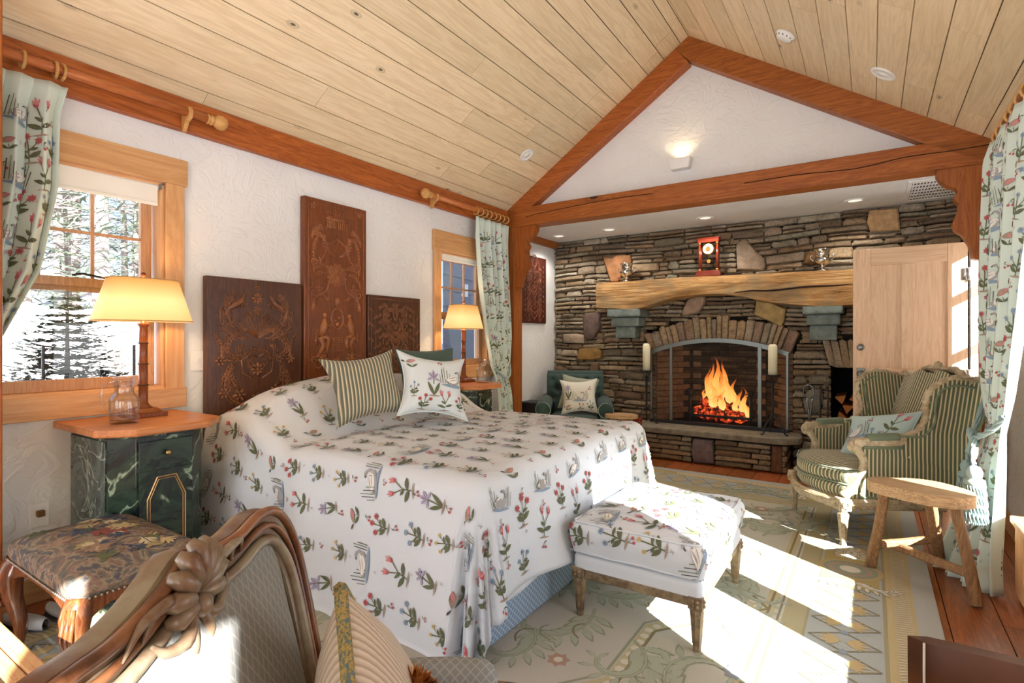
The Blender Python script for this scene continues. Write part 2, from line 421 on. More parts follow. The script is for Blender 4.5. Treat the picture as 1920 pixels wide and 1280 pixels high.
# -- floor: sub-floor + wide boards
floor = struct(MB().bb(XL - .1, XR + .3, YF, YB + .2, -.12, -.022).build('floor', plain('subfloor', (60, 34, 18))), 'wide red-brown oak board floor around the rug')
rg = random.Random(4); x = XL; k = 0
while x < XR + .15:
    wd = rg.uniform(.17, .24); y = YF - rg.uniform(0, 1.5)
    while y < YB:
        L = rg.uniform(2.0, 3.6); y1 = min(y + L, YB + .05)
        if y1 > YF:
            MB().bb(0, wd - .004, 0, y1 - max(y, YF) - .003, -.022, 0).build('plank', FLOORM, floor, loc=(x, max(y, YF), 0))
        y = y1
    x += wd
# -- walls with openings
def wall_with_holes(axis, a0, a1, lo, hi, z0, ztop, holes, name, label):
    """a wall perpendicular to x (axis 'x') between planes a0..a1, spanning lo..hi; holes = (p0, p1, z0, z1)"""
    mb = MB(); cuts = sorted({lo, hi, *[h[0] for h in holes], *[h[1] for h in holes]})
    for p0, p1 in zip(cuts, cuts[1:]):
        hs = sorted([h for h in holes if h[0] <= p0 + 1e-6 and h[1] >= p1 - 1e-6], key=lambda h: h[2]); z = z0
        for h in hs + [(0, 0, ztop, ztop)]:
            if h[2] > z + 1e-4:
                if axis == 'x': mb.bb(a0, a1, p0, p1, z, h[2])
                else: mb.bb(p0, p1, a0, a1, z, h[2])
            z = h[3]
    return struct(mb.build(name, PLASTER), label)
W1 = (.40, 1.48, 1.0, 2.17); W2 = (3.86, 4.62, 1.0, 2.10)
wall_with_holes('x', XL - .18, XL, YF, YB + .15, 0, 2.75, [W1, W2], 'wall_left', 'white plaster side wall with the carved panels')
WR = [(-.95, -.48), (1.35, 2.01), (2.20, 2.86), (3.05, 3.71), (-1.75, -1.06)]
WTOP = [1.875, 1.88, 1.88, 1.88, 2.34]
wall_with_holes('x', XR, XR + .16, YF, YB + .15, 0, 2.65, [(a, b, .45, c) for (a, b), c in zip(WR, WTOP)] + [(5.21, 5.43, .02, 2.12)], 'wall_right', 'white plaster wall with the sunny window row')
wall_with_holes('y', YF - .15, YF, XL - .1, XR + .1, 0, 4.1, [(-3.1, -1.6, .5, 2.3), (-1.2, .5, .5, 2.3)], 'wall_front', 'plaster wall behind the photographer')
# -- sloped ceilings
def slope_x(side): return (XL, EL) if side < 0 else (XR, ER)
for side, nm in ((-1, 'ceiling'), (1, 'ceiling')):
    xe, ze = slope_x(side); dx, dz = XC - xe, ZC - ze; L = math.hypot(dx, dz); ang = math.atan2(dz, dx)
    o = MB().prism([(xe - dx / L * .1, ze - dz / L * .1), (XC, ZC), (XC, ZC + .15), (xe - dx / L * .1, ze - dz / L * .1 + .15)] if side < 0 else [(XC, ZC), (xe - dx / L * .1, ze - dz / L * .1), (xe - dx / L * .1, ze - dz / L * .1 + .15), (XC, ZC + .15)], YF - .1, 5.2, 'y').build('ceiling', plain('ceiling_backing', (70, 50, 34)))
    for vtx in o.data.vertices: vtx.co.z += .022
    struct(o, 'whitewashed knotty pine slope above the headboard' if side < 0 else 'whitewashed knotty pine slope above the sunny windows')
    d = (dx / L, dz / L); nrm = (d[1], -d[0]) if side < 0 else (-d[1], d[0])
    s = (.137 - .183) if side < 0 else -.03; rg = random.Random(5 + side)
    M4 = Matrix(((d[0], 0, -nrm[0] if side < 0 else -nrm[0], 0), (0, 1, 0, 0), (d[1], 0, -nrm[1], 0), (0, 0, 0, 1)))
    while s < L - .01:
        s1 = min(s + .183, L); y = YF - rg.uniform(0, 1.6)
        while y < 5.0:
            y1 = min(y + rg.uniform(1.5, 3.4), 5.1)
            if y1 > YF:
                ya = max(y, YF); g = .003
                p = MB().bb(g, s1 - s - g, g / 2, y1 - ya - g / 2, 0, .02).build('plank', PINE, o)
                p.matrix_local = Matrix.Translation((xe + d[0] * s, ya, ze + d[1] * s)) @ M4
            y = y1
        s = s1
# -- gable plaster, soffit over the alcove
struct(MB().prism([(XL, 2.62), (XR, 2.62), (XC, 4.02)], 5.04, 5.12, 'y').build('wall_gable', PLASTER), 'triangular white plaster gable above the tie beam')
soff = struct(MB().bb(XL, XR + .1, 5.02, YB + .2, 2.50, 2.60).build('ceiling_alcove', PLASTER), 'flat white plaster ceiling over the fireplace alcove')
# -- timbers
def trim(o, label): return struct(o, label)
trim(MB().bb(XL, XL + .05, YF, 4.93, 2.49, 2.68).build('trim_1', BEAMY, bevel=.006), 'orange-brown oak wall plate above the headboard')
trim(MB().bb(XR - .05, XR, YF, 4.93, 2.43, 2.62).build('trim_2', BEAMY, bevel=.006), 'oak wall plate over the sunny window row')
trim(MB().bb(XL, XR, 4.93, 5.12, 2.495, 2.695).build('trim_3', BEAMX, bevel=.008), 'heavy oak tie beam spanning the room')
tie_ = bpy.data.objects['trim_3']
for pts_ in ([(-3.1, 2.585), (-2.95, 2.60), (-2.7, 2.615), (-2.3, 2.632), (-2.0, 2.638), (-1.7, 2.63)], [(-.9, 2.60), (-.5, 2.605), (-.1, 2.585), (.2, 2.615), (.5, 2.612), (.75, 2.62)]):
    MB().tube(bez([(x_, 4.9285, z_) for x_, z_ in pts_], 5), .0032, 4).build('split', plain('dark_split', (40, 20, 10), .9), tie_)
def rafter(side, name, label):
    xe, ze = slope_x(side); xe += .02 * side; dx, dz = XC - xe, ZC - ze; L = math.hypot(dx, dz); d = (dx / L, dz / L); wd = .19
    n = (d[1], -d[0]) if side < 0 else (-d[1], d[0]); top = (XC + .0, ZC + .01)
    a = (xe, ze + .02)
    q = (XC, ZC - wd / abs(d[0]))
    mb = MB()
    if side > 0: # runs through the peak
        e = .19; poly = [a, (top[0] - .0, top[1]), (top[0] - .115, top[1] - .095), (q[0] + (-.0), q[1]) , (a[0] + n[0] * wd, a[1] + n[1] * wd)]
        poly = [a, top, (top[0] - .13, top[1] - .088), (top[0] + .0, top[1] - .19 / abs(d[0])), (a[0] + n[0] * wd, a[1] + n[1] * wd)]
    else: poly = [a, (top[0] - .125, top[1] - .084), (top[0] + .0, top[1] - .20 / abs(d[0])), (a[0] + n[0] * wd, a[1] + n[1] * wd)]
    mb.prism(poly, 4.93, 5.10, 'y'); return trim(mb.build(name, None, bevel=.006), label)
for side, nm, lb in ((-1, 'trim_4', 'oak rafter climbing the gable from the headboard wall'), (1, 'trim_5', 'oak rafter descending the gable towards the windows')):
    o = rafter(side, nm, lb); o.data.materials.append(BEAMX)
trim(MB().bb(XL, -3.25, 4.94, 5.10, 0, 2.495).build('trim_6', BEAMZ, bevel=.008), 'oak post beside the folded-back curtain and nightstand')
trim(MB().bb(.64, XR, 4.94, 5.10, 0, 2.495).build('trim_7', BEAMZ, bevel=.008), 'oak post behind the wing chair')
trim(MB().bb(XL, XL + .05, 5.12, YB - .02, 2.42, 2.5).build('trim_8', BEAMY), 'thin oak strip along the alcove ceiling edge')
BR = [(0.393, 2.497), (0.393, 2.457), (0.412, 2.415), (0.449, 2.378), (0.473, 2.363), (0.5, 2.352), (0.515, 2.321), (0.491, 2.286), (0.503, 2.258), (0.519, 2.236), (0.515, 2.19), (0.497, 2.138), (0.483, 2.093), (0.497, 2.053), (0.539, 2.01), (0.575, 1.945), (0.59, 1.882), (0.595, 1.844), (0.62, 1.833), (0.642, 1.833), (0.642, 2.5)]
trim(MB().prism(BR, 4.96, 5.06, 'y').build('trim_9', BEAMZ, bevel=.006), 'scroll-cut oak bracket above the pine door')
trim(MB().prism([(-3.252 + (.642 - a), b) for a, b in BR], 4.96, 5.06, 'y').build('trim_10', BEAMZ, bevel=.006), 'scroll-cut oak bracket above the carved alcove panel')
trim(MB().bb(-3.16, -2.98, .50, .695, 0, 2.95).build('trim_11', BEAMZ, bevel=.006), 'upright oak post at the picture edge by the curtain')
for nm, (x0, x1, y0, y1), lb in (('baseboard_left', (XL, XL + .02, YF, 4.94), 'pine baseboard under the headboard wall windows'), ('baseboard_right', (XR - .02, XR, 3.64, 4.94), 'pine baseboard behind the wing chair curtain')):
    struct(MB().bb(x0, x1, y0, y1, 0, .12).build(nm, TRIMY, bevel=.004), lb)

# ================================================================ LEFT WALL WINDOWS
def window(name, label, y0, y1, z0, z1, cz_top, casing, cols, rows, meet, ylo_c, yhi_c):
    w = sempty(name, label, (XL, (y0 + y1) / 2, z0))
    B = lambda m, n, mt, bv=.004, par=None: m.build(n, mt, par or w, bevel=bv, world=True)
    B(MB().bb(XL, XL + .025, yhi_c - casing, yhi_c, z0 - .11, z1), 'casing', TRIMZ)
    B(MB().bb(XL, XL + .025, ylo_c, ylo_c + casing, z0 - .11, z1), 'casing', TRIMZ)
    B(MB().bb(XL, XL + .032, ylo_c - .01, yhi_c + .015, z1, cz_top), 'head_casing', TRIMY)
    B(MB().bb(XL, XL + .03, ylo_c - .01, yhi_c + .01, z0 - .12, z0 - .005), 'apron', TRIMY)
    B(MB().bb(XL - .14, XL + .012, y0, y1, z0 - .012, z0 + .012), 'sill', TRIMY)
    # jamb boards lining the opening
    for a, b in ((y0, y0 + .018), (y1 - .018, y1)): B(MB().bb(XL - .16, XL + .004, a, b, z0, z1), 'jamb', TRIMZ)
    B(MB().bb(XL - .16, XL + .004, y0, y1, z1 - .018, z1), 'jamb', TRIMY)
    for (za, zb, xs, rr, kind) in ((meet - .035, z1 - .02, XL - .10, rows, 'upper'), (z0 + .012, meet + .035, XL - .065, 1, 'lower')):
        ss = MB(); a, b = y0 + .03, y1 - .03; fr = .055
        ss.bb(xs - .017, xs + .017, a, a + fr, za, zb).bb(xs - .017, xs + .017, b - fr, b, za, zb)
        ss.bb(xs - .017, xs + .017, a + fr, b - fr, zb - .045, zb).bb(xs - .017, xs + .017, a + fr, b - fr, za, za + (.06 if kind == 'lower' else .045))
        so = B(ss, 'sash', SASH, .003)
        ga, gb, gz0, gz1 = a + fr, b - fr, za + .045, zb - .04
        nc = cols if kind == 'upper' else 1
        for i in range(nc):
            for j in range(rr):
                pa, pb = lerp(ga, gb, i / nc), lerp(ga, gb, (i + 1) / nc); qa, qb = lerp(gz0, gz1, j / rr), lerp(gz0, gz1, (j + 1) / rr)
                MB().bb(xs - .002, xs + .002, pa, pb, qa, qb).build('pane', GLASS, so, world=True)
        if nc > 1:
            for i in range(1, nc): B(MB().bb(xs - .009, xs + .012, lerp(ga, gb, i / nc) - .008, lerp(ga, gb, i / nc) + .008, gz0, gz1), 'muntin', SASH, .002, so)
            for j in range(1, rr): B(MB().bb(xs - .008, xs + .011, ga, gb, lerp(gz0, gz1, j / rr) - .008, lerp(gz0, gz1, j / rr) + .008), 'muntin', SASH, .002, so)
    return w
w1 = window('window_1', 'pine-cased sash window looking out on snow and spruce', *W1[:2], W1[2], W1[3], 2.32, .10, 4, 2, 1.56, .30, 1.58)
MB().tube([(XL - .03, 1.06, 1.605), (XL - .02, 1.1, 1.615), (XL - .02, 1.2, 1.6)], .006).build('sash_lock', BLACK, w1, world=True)
w2 = window('window_2', 'pine-cased sash window facing the grey-blue siding', *W2[:2], W2[2], W2[3], 2.29, .10, 3, 2, 1.50, 3.76, 4.72)
def shade(name, label, y0, y1, z0, z1, drop):
    t_ = thing(name, label, 'blind', (XL - .02, (y0 + y1) / 2, z0), group='roller blinds')
    MB().tube([(XL - .02, y0, z1 - .02), (XL - .02, y1, z1 - .02)], .022, 12).build('roller', WHITE, t_, True, world=True)
    MB().bb(XL - .006, XL + .002, y0 + .01, y1 - .01, z0, z1 - .02).build('shade_cloth', fabric('blind_cloth', (236, 233, 222)), t_, world=True)
    MB().bb(XL - .01, XL + .006, y0 + .01, y1 - .01, z0 - .012, z0 + .006).build('hem_bar', fabric('blind_cloth', (236, 233, 222)), t_, world=True, bevel=.003)
    MB().box(XL - .0, y1 + .004, z1 - .02, .03, .01, .03).build('bracket', plain('steel_small', (150, 150, 150), .3, .5, .9), t_, world=True)
shade('roller_blind', 'cream roller blind rolled up in the snowy window', .44, 1.455, 2.045, 2.165, .1)
shade('roller_blind', 'cream roller blind rolled up in the siding-facing window', 3.88, 4.60, 2.035, 2.095, .05)

# ================================================================ RIGHT WALL WINDOWS (they let the sun in)
for i, (a, b) in enumerate(WR):
    w = sempty('window_%d' % (3 + i), 'plain pine-cased window in the sunny row, unit %s' % 'behind-the-camera first second third rearmost'.split()[i], (XR, (a + b) / 2, .45))
    m = MB(); z0, z1 = .45, WTOP[i]
    for y0_, y1_ in ((a - .08, a), (b, b + .08)): m.bb(XR - .02, XR, y0_, y1_, z0 - .08, z1 + .1)
    m.bb(XR - .025, XR, a - .09, b + .09, z1, z1 + .12); m.build('casing', TRIMZ, w, world=True, bevel=.004)
    m = MB(); x0, x1 = XR + .06, XR + .09
    m.bb(x0, x1, a, a + .03, z0, z1).bb(x0, x1, b - .03, b, z0, z1).bb(x0, x1, a, b, z0, z0 + .03).bb(x0, x1, a, b, z1 - .04, z1).build('sash', SASH, w, world=True)
    MB().bb(XR + .073, XR + .077, a, b, z0, z1).build('pane', GLASS, w, world=True)
w = sempty('window_11', 'narrow glazed side light beside the open door', (XR, 5.28, 0))
MB().bb(XR + .07, XR + .075, 5.21, 5.43, .1, 2.12).build('pane', GLASS, w, world=True)
m = MB()
for z in (.08, .72, 1.3, 1.75, 2.09): m.bb(XR + .05, XR + .1, 5.21, 5.43, z - .025, z + .025)
m.bb(XR + .05, XR + .1, 5.20, 5.215, 0, 2.12).bb(XR + .05, XR + .1, 5.41, 5.45, 0, 2.12).build('sash', WHITE, w, world=True)
for i, (a, b) in enumerate([(-3.1, -1.6), (-1.2, .5)]):  # unseen windows, added to let more sky light into the room
    w = sempty('window_%d' % (9 + i), 'large added window behind the photographer, %s' % ('by the corner' if i else 'by the door wall'), ((a + b) / 2, YF, .5))
    m = MB(); y0, y1 = YF - .1, YF - .06
    m.bb(a, a + .06, y0, y1, .5, 2.3).bb(b - .06, b, y0, y1, .5, 2.3).bb(a, b, y0, y1, .5, .56).bb(a, b, y0, y1, 2.24, 2.3).bb((a + b) / 2 - .03, (a + b) / 2 + .03, y0, y1, .5, 2.3).build('sash', SASH, w, world=True)
    MB().bb(a, b, YF - .082, YF - .078, .5, 2.3).build('pane', GLASS, w, world=True)
# window seat
ws = thing('built_in_bench', 'low pale pine window seat beside the tied curtain', 'bench', (.68, 1.2, 0))
MB().bb(.60, XR, -1.2, 3.58, .03, .365).build('seat_box', TRIMY, ws, world=True)
MB().bb(.575, XR, -1.2, 3.62, .365, .40).build('seat_top', TRIMY, ws, world=True, bevel=.006)
for y in (-.6, .2, 1.0, 1.8, 2.6): MB().bb(.594, .60, y + .06, y + .74, .08, .32).build('panel', TRIMY, ws, world=True, bevel=.004)
MB().bb(.588, .60, 3.40, 3.58, .03, .36).build('stile', TRIMZ, ws, world=True, bevel=.003)

# ================================================================ OPEN PINE DOOR
dr = sempty('door_1', 'open pale pine four-panel door beside the stone wall', (.63, 5.45, 0))
DOORM = wood('fir_door', (232, 200, 166), (208, 168, 130), 'z', 1.0, .4, var=.08, ring=.7, bump=.04)
DOORX = wood('fir_door_x', (230, 198, 164), (206, 166, 128), 'x', 1.0, .4, var=.08, ring=.7, bump=.04)
x0, x1, yy0, yy1 = -.13, .625, 5.45, 5.49
def dpart(nm, a, b, z0, z1, mt=None, ya=yy0, yb=yy1): return MB().bb(a, b, ya, yb, z0, z1).build(nm, mt or DOORM, dr, world=True, bevel=.004)
dpart('stile', x0, x0 + .125, .02, 2.03); dpart('stile', x1 - .125, x1, .02, 2.03)
dpart('rail', x0 + .125, x1 - .125, 1.89, 2.03, DOORX); dpart('rail', x0 + .125, x1 - .125, .86, 1.03, DOORX); dpart('rail', x0 + .125, x1 - .125, .02, .24, DOORX)
for za, zb in ((1.03, 1.89), (.24, .86)):
    dpart('mullion', (x0 + x1) / 2 - .045, (x0 + x1) / 2 + .045, za, zb)
    for a, b in ((x0 + .125, (x0 + x1) / 2 - .045), ((x0 + x1) / 2 + .045, x1 - .125)):
        dpart('panel', a - .004, b + .004, za - .004, zb + .004, None, yy0 + .014, yy1 - .012)
PEW = plain('pewter', (120, 118, 112), .35, .5, .85)
MB().lathe([(.028, 0), (.028, .012), (.02, .016), (.012, .018)], 16, (-.075, 5.45, 1.205), rot=Matrix.Rotation(R(90), 3, 'X')).build('deadbolt', PEW, dr, True, world=True)
MB().bb(-.105, -.045, 5.442, 5.45, .94, 1.03).build('lock_plate', PEW, dr, world=True, bevel=.003)
MB().lathe([(.012, 0), (.012, .03), (.026, .035), (.028, .05), (.018, .062)], 14, (-.075, 5.442, .985), rot=Matrix.Rotation(R(90), 3, 'X')).build('door_knob', PEW, dr, True, world=True)
for z in (1.78, .99, .25):
    MB().tube([(.632, 5.445, z - .05), (.632, 5.445, z + .05)], .011, 10).bb(.59, .632, 5.444, 5.452, z - .045, z + .045).build('hinge', plain('steel_hinge', (190, 190, 188), .3, .5, .9), dr, True, world=True)
# door frame timber between door and post
trim(MB().bb(.64, XR, 5.44, 5.52, 0, 2.5).build('trim_12', WHITE), 'white door jamb behind the pine door')
struct(MB().bb(XR - .02, XR + .02, 5.12, 5.16, 0, 2.5).build('trim_13', TRIMZ), 'pine jamb beside the oak post')

# ================================================================ STONE WALL
STN = stonem('field_stone', [(140, 110, 74), (176, 142, 102), (112, 90, 66), (160, 138, 108), (186, 152, 108), (134, 122, 98), (104, 82, 62), (170, 146, 118), (146, 142, 116), (190, 164, 132), (128, 92, 70), (156, 124, 86), (182, 168, 142)])
STN_ARCH = stonem('arch_stone', [(200, 162, 116), (176, 136, 104), (188, 166, 136), (150, 110, 90), (202, 168, 122), (166, 148, 124)])
def onem(name, c):
    t = NT(name); v = t.coords(); n1 = t.n('TexNoise', Vector=v, Scale=11.0, Detail=6.0, Roughness=.65); n2 = t.n('TexNoise', Vector=v, Scale=60.0, Detail=3.0)
    cc = t.mix(t.ramp(n1.outputs[0], [(.35, (0, 0, 0, 1)), (.7, (1, 1, 1, 1))]), hexa(*[int(q * .86) for q in c]), hexa(*[min(255, int(q * 1.14)) for q in c])); t.base(cc, .8, .3)
    t.bump(t.math('ADD', n1.outputs[0], t.math('MULTIPLY', n2.outputs[0], .4)), .6, .02); return t.m
def stone(outline, yf, yb, mat, parent, rgx, cham=.012, name='stone', dome=.006):
    n = len(outline); cx = sum(p[0] for p in outline) / n; cz = sum(p[1] for p in outline) / n
    ringf = [(lerp(x, cx, min(.45, cham / max(.02, math.hypot(x - cx, z - cz)) * 1.2)), lerp(z, cz, min(.45, cham * 1.1 / max(.02, abs(z - cz) + .3 * abs(x - cx))))) for x, z in outline]
    vs = [(x, yb, z) for x, z in outline] + [(x, yf + cham * .8 + rgx.uniform(0, .006), z) for x, z in outline] + [(x, yf + rgx.uniform(-.005, .007), z) for x, z in ringf] + [(cx, yf - dome + rgx.uniform(-.004, .004), cz)]
    fs = []
    for i in range(n):
        j = (i + 1) % n
        fs += [(i, i + n, j + n, j), (i + n, i + 2 * n, j + 2 * n, j + n), (i + 2 * n, 3 * n, j + 2 * n)]
    m = MB(); m.add([(a - cx, b - yb, c - cz) for a, b, c in vs], [tuple(reversed(f)) for f in fs])
    q = parent; off = Vector((cx, yb, cz)) - q.location
    return m.build(name, mat, parent, auto=True, loc=off)
wb = struct(MB().bb(XL, XR + .1, YB + .03, YB + .1, 1.55, 2.52).bb(XL, -2.12, YB + .03, YB + .1, 0, 1.55).bb(-.64, XR + .1, YB + .03, YB + .1, 1.26, 1.55).bb(-.64, -.33, YB + .03, YB + .1, 0, 1.26).bb(.30, XR + .1, YB + .03, YB + .1, 0, 1.26).bb(-2.12, -.64, YB + .03, YB + .1, 1.28, 1.55).bb(-2.2, -.6, YB - .02, YB + .1, 0, .3).build('wall_back', plain('dark_mortar', (38, 30, 24), .95)), 'dry-laid ledge stone chimney wall')
ARC_C, ARC_R = (-1.385, -.60), 1.87
def arc(x, r=ARC_R): return ARC_C[1] + math.sqrt(max(0, r * r - (x - ARC_C[0]) ** 2))
opening = [(-2.10, .0), (-2.10, 1.13)] + [(x, arc(x, 2.09)) for x in [-2.18 + 1.6 * i / 14 for i in range(15)]] + [(-.66, 1.13), (-.66, .0)]
SPEC = [
 ((160, 112, 74), [(-2.705, 2.266), (-2.6, 2.24), (-2.508, 2.272), (-2.354, 2.256), (-2.345, 2.178), (-2.423, 2.083), (-2.508, 1.95), (-2.594, 1.95), (-2.652, 2.099)]),
 ((150, 130, 108), [(-1.185, 2.258), (-1.129, 2.311), (-1.085, 2.307), (-0.988, 2.181), (-0.913, 2.093), (-0.903, 2.023), (-0.924, 1.975), (-1.174, 2.0)]),
 ((112, 92, 84), [(-2.936, 1.591), (-2.755, 1.605), (-2.734, 1.558), (-2.746, 1.395), (-2.845, 1.272), (-2.905, 1.263), (-2.957, 1.341), (-2.963, 1.508)]),
 ((146, 112, 62), [(-3.013, 1.151), (-2.77, 1.162), (-2.717, 1.122), (-2.734, 1.04), (-2.86, 1.01), (-3.044, 1.019), (-3.05, 1.061)]),
 ((158, 132, 112), [(-1.689, 1.708), (-1.591, 1.741), (-1.5, 1.73), (-1.507, 1.652), (-1.591, 1.555), (-1.664, 1.545), (-1.758, 1.53), (-1.738, 1.61)]),
 ((176, 148, 96), [(-0.988, 1.669), (-0.85, 1.652), (-0.716, 1.579), (-0.736, 1.441), (-0.767, 1.40), (-0.892, 1.467), (-1.009, 1.525)]),
 ((128, 104, 78), [(-2.86, 0.976), (-2.755, 0.979), (-2.761, 0.834), (-2.875, 0.83)]),
 ((122, 98, 76), [(-3.37, 0.917), (-3.265, 0.932), (-3.106, 0.835), (-3.37, 0.813)]),
 ((124, 118, 104), [(-0.536, 0.751), (-0.487, 0.78), (-0.401, 0.78), (-0.391, 0.693), (-0.42, 0.581), (-0.468, 0.534), (-0.536, 0.551), (-0.566, 0.66)]),
 ((116, 84, 50), [(-0.546, 2.108), (-0.497, 2.144), (-0.439, 2.11), (-0.439, 2.022), (-0.487, 1.997), (-0.556, 2.015)]),
 ((188, 152, 108), [(-0.015, 2.477), (0.204, 2.463), (0.22, 2.261), (-0.007, 2.276), (-0.032, 2.374)])]
obst = [opening] + [p for c, p in SPEC] + [[(-2.66, 1.74), (-2.66, 1.91), (-.13, 1.9), (-.13, 1.72)], [(-2.66, 1.63), (-2.66, 1.74), (-1.75, 1.74), (-2.1, 1.64)], [(-.13, 1.6), (-.13, 1.74), (-1.05, 1.74), (-.8, 1.67), (-.5, 1.61)],
 [(-2.55, 1.53), (-2.55, 1.62), (-2.14, 1.62), (-2.14, 1.53)], [(-2.515, 1.42), (-2.515, 1.53), (-2.185, 1.53), (-2.185, 1.42)], [(-2.495, 1.28), (-2.495, 1.42), (-2.25, 1.42), (-2.25, 1.28)], [(-.55, 1.51), (-.55, 1.6), (-.21, 1.6), (-.21, 1.51)], [(-.515, 1.41), (-.515, 1.51), (-.24, 1.51), (-.24, 1.41)], [(-.495, 1.26), (-.495, 1.41), (-.268, 1.41), (-.268, 1.26)],
 [(-.32, .0), (-.32, .99), (-.40, 1.27), (-.14, 1.3), (.30, 1.3), (.30, .0)]]
def xr_at(poly, z):
    xs = []
    for (x0, z0), (x1, z1) in zip(poly, poly[1:] + poly[:1]):
        if (z0 <= z < z1) or (z1 <= z < z0): xs.append(x0 + (x1 - x0) * (z - z0) / (z1 - z0))
    return (min(xs), max(xs)) if xs else None
def blocked(z0, z1, obs):
    out = []
    for p in obs:
        r = [q for q in (xr_at(p, lerp(z0, z1, k / 4)) for k in (1, 2, 3)) if q]
        if r: out.append((min(q[0] for q in r), max(q[1] for q in r)))
    return sorted(out)
def wob(x, z): return .014 * math.sin(x * 1.7 + z * 3.1) + .008 * math.sin(x * 5.3 - z * 4.0)
rg = random.Random(21); stones = []
def course_fill(x0, x1, z0, z1, xmin, xmax):
    """stones from x0 to x1 in one course"""
    x = x0; h = z1 - z0
    while x < x1 - .02:
        L = rg.uniform(.15, .52) * (1 if h < .07 else .8)
        if rg.random() < .12: L = rg.uniform(.08, .14)
        if x1 - (x + L) < .09: L = x1 - x
        xe = x + L; splits = [(z0, z1)]
        if h > .07 and rg.random() < .38: zm = lerp(z0, z1, rg.uniform(.4, .6)); splits = [(z0, zm), (zm, z1)]
        for a, b in splits: stones.append((x, xe, a, b, xmin, xmax))
        x = xe
z = 0.0
while z < 2.49:
    h = rg.choice((.042, .05, .06, .07, .08, .095, .11, .12)); h = h * rg.uniform(.9, 1.1)
    if 2.5 - (z + h) < .03: h = 2.5 - z
    if z < .3: h = max(h, .09)
    if 1.26 < z < 1.76: h = min(h, .048)
    x = XL + .004
    for a, b in blocked(z + .004, z + h - .004, obst) + [(XR, XR)]:
        if a - x > .03: course_fill(x, min(a, XR) - .002, z, z + h, x, a)
        x = max(x, b + .002)
    z += h
def outline_of(x0, x1, z0, z1):
    g = .0035; x0 += g; x1 -= g; z0 += g; z1 -= g; h = z1 - z0; L = x1 - x0; j = lambda s: rg.uniform(-s, s)
    c = min(.3 * h, .025); kx = .3 * min(L, .1)
    pts = [(x0 + rg.uniform(0, kx * .5), z0 + rg.uniform(0, .3) * c), (lerp(x0, x1, .33), z0 + rg.uniform(0, .005)), (lerp(x0, x1, .66), z0 + rg.uniform(0, .005)), (x1 - rg.uniform(0, kx * .5), z0 + rg.uniform(0, .4) * c), (x1, z0 + h * rg.uniform(.35, .65)),
           (x1 - rg.uniform(0, kx), z1 - rg.uniform(0, .6) * c), (lerp(x0, x1, .6), z1 - rg.uniform(0, .008)), (lerp(x0, x1, .3), z1 - rg.uniform(0, .008)), (x0 + rg.uniform(0, kx), z1 - rg.uniform(0, .6) * c), (x0, z0 + h * rg.uniform(.35, .65))]
    return [(px, min(pz + wob(px, pz) * min(1, (2.5 - pz) * 6), 2.497)) for px, pz in pts]
hide = lambda s: s[3] < .25 or (s[0] > -.13 and s[3] < 1.95) or (s[0] < -2.4 and s[3] < .45)
vis = sorted([s for s in stones if not hide(s)], key=lambda s: -(s[1] - s[0]) * (s[3] - s[2]))
big = vis[:284]; rest = vis[284:] + [s for s in stones if hide(s)]
for s in big:
    d = rg.uniform(.0, .045); stone(outline_of(*s[:4]), YB - .02 - d, YB + .035, STN, wb, rg, cham=min(.012, (s[3] - s[2]) * .2))
mbs = MB()
for s in rest:
    o_ = outline_of(*s[:4]); d = rg.uniform(0, .04); mbs.prism(list(reversed(o_)), YB - .015 - d, YB + .035, 'y')
zb = 0.0
while zb < 2.47:
    hb_ = rg.uniform(.03, .055); xx = XL + .01
    for a, b in blocked(zb, zb + hb_, [opening, obst[-1]]) + [(XR, XR)]:
        while xx < a - .03:
            L = min(rg.uniform(.12, .4), a - xx - .004); mbs.prism(list(reversed(outline_of(xx, xx + L, zb, zb + hb_))), YB + .012 - rg.uniform(0, .01), YB + .04, 'y'); xx += L
        xx = max(xx, b + .004)
    zb += hb_
so = mbs.build('small_stones', stonem('small_field_stone', [(150, 124, 90), (140, 118, 90)]), wb, world=True); so['kind'] = 'stuff'
for c, p in SPEC: stone(list(reversed(p)) if sum((p[i - 1][0] * p[i][1] - p[i][0] * p[i - 1][1]) for i in range(len(p))) < 0 else p, YB - .065, YB + .035, onem('feature_stone', c), wb, rg, cham=.014)
# arch over the firebox
ts = [0]; 
while ts[-1] < 1: ts.append(ts[-1] + rg.choice((.034, .045, .055, .065)))
ts = [q / ts[-1] for q in ts]; a0, a1 = R(112.8), R(67.6)
for i, (p, q) in enumerate(zip(ts, ts[1:])):
    A, B_ = lerp(a0, a1, p) , lerp(a0, a1, q); g = .0016; ro = ARC_R + rg.uniform(.215, .265) - .02 * abs(2 * p - 1)
    pt = lambda r, a: (ARC_C[0] + r * math.cos(a), ARC_C[1] + r * math.sin(a))
    o_ = [pt(ARC_R, A - g), pt(ARC_R, B_ + g), pt(lerp(ARC_R, ro, .5), B_ + g), pt(ro - rg.uniform(0, .02), B_ + g), pt(ro, lerp(A, B_, .5)), pt(ro - rg.uniform(0, .02), A - g), pt(lerp(ARC_R, ro, .5), A - g)]
    stone(o_, YB - .055 - rg.uniform(0, .02), YB + .09, STN_ARCH, wb, rg, cham=.01)
# leaning stones over the wood niche
for i in range(5):
    xa = -.40 + .07 * i; lean = .06 - .012 * i; za = 1.0 - .0 * i
    stone([(xa + lean, za + (.0 if i else .02)), (xa + lean + .062, za), (xa + .066, za + .25), (xa + .03, za + .275), (xa + .002, za + .26)], YB - .06, YB + .06, STN, wb, rg, cham=.01)
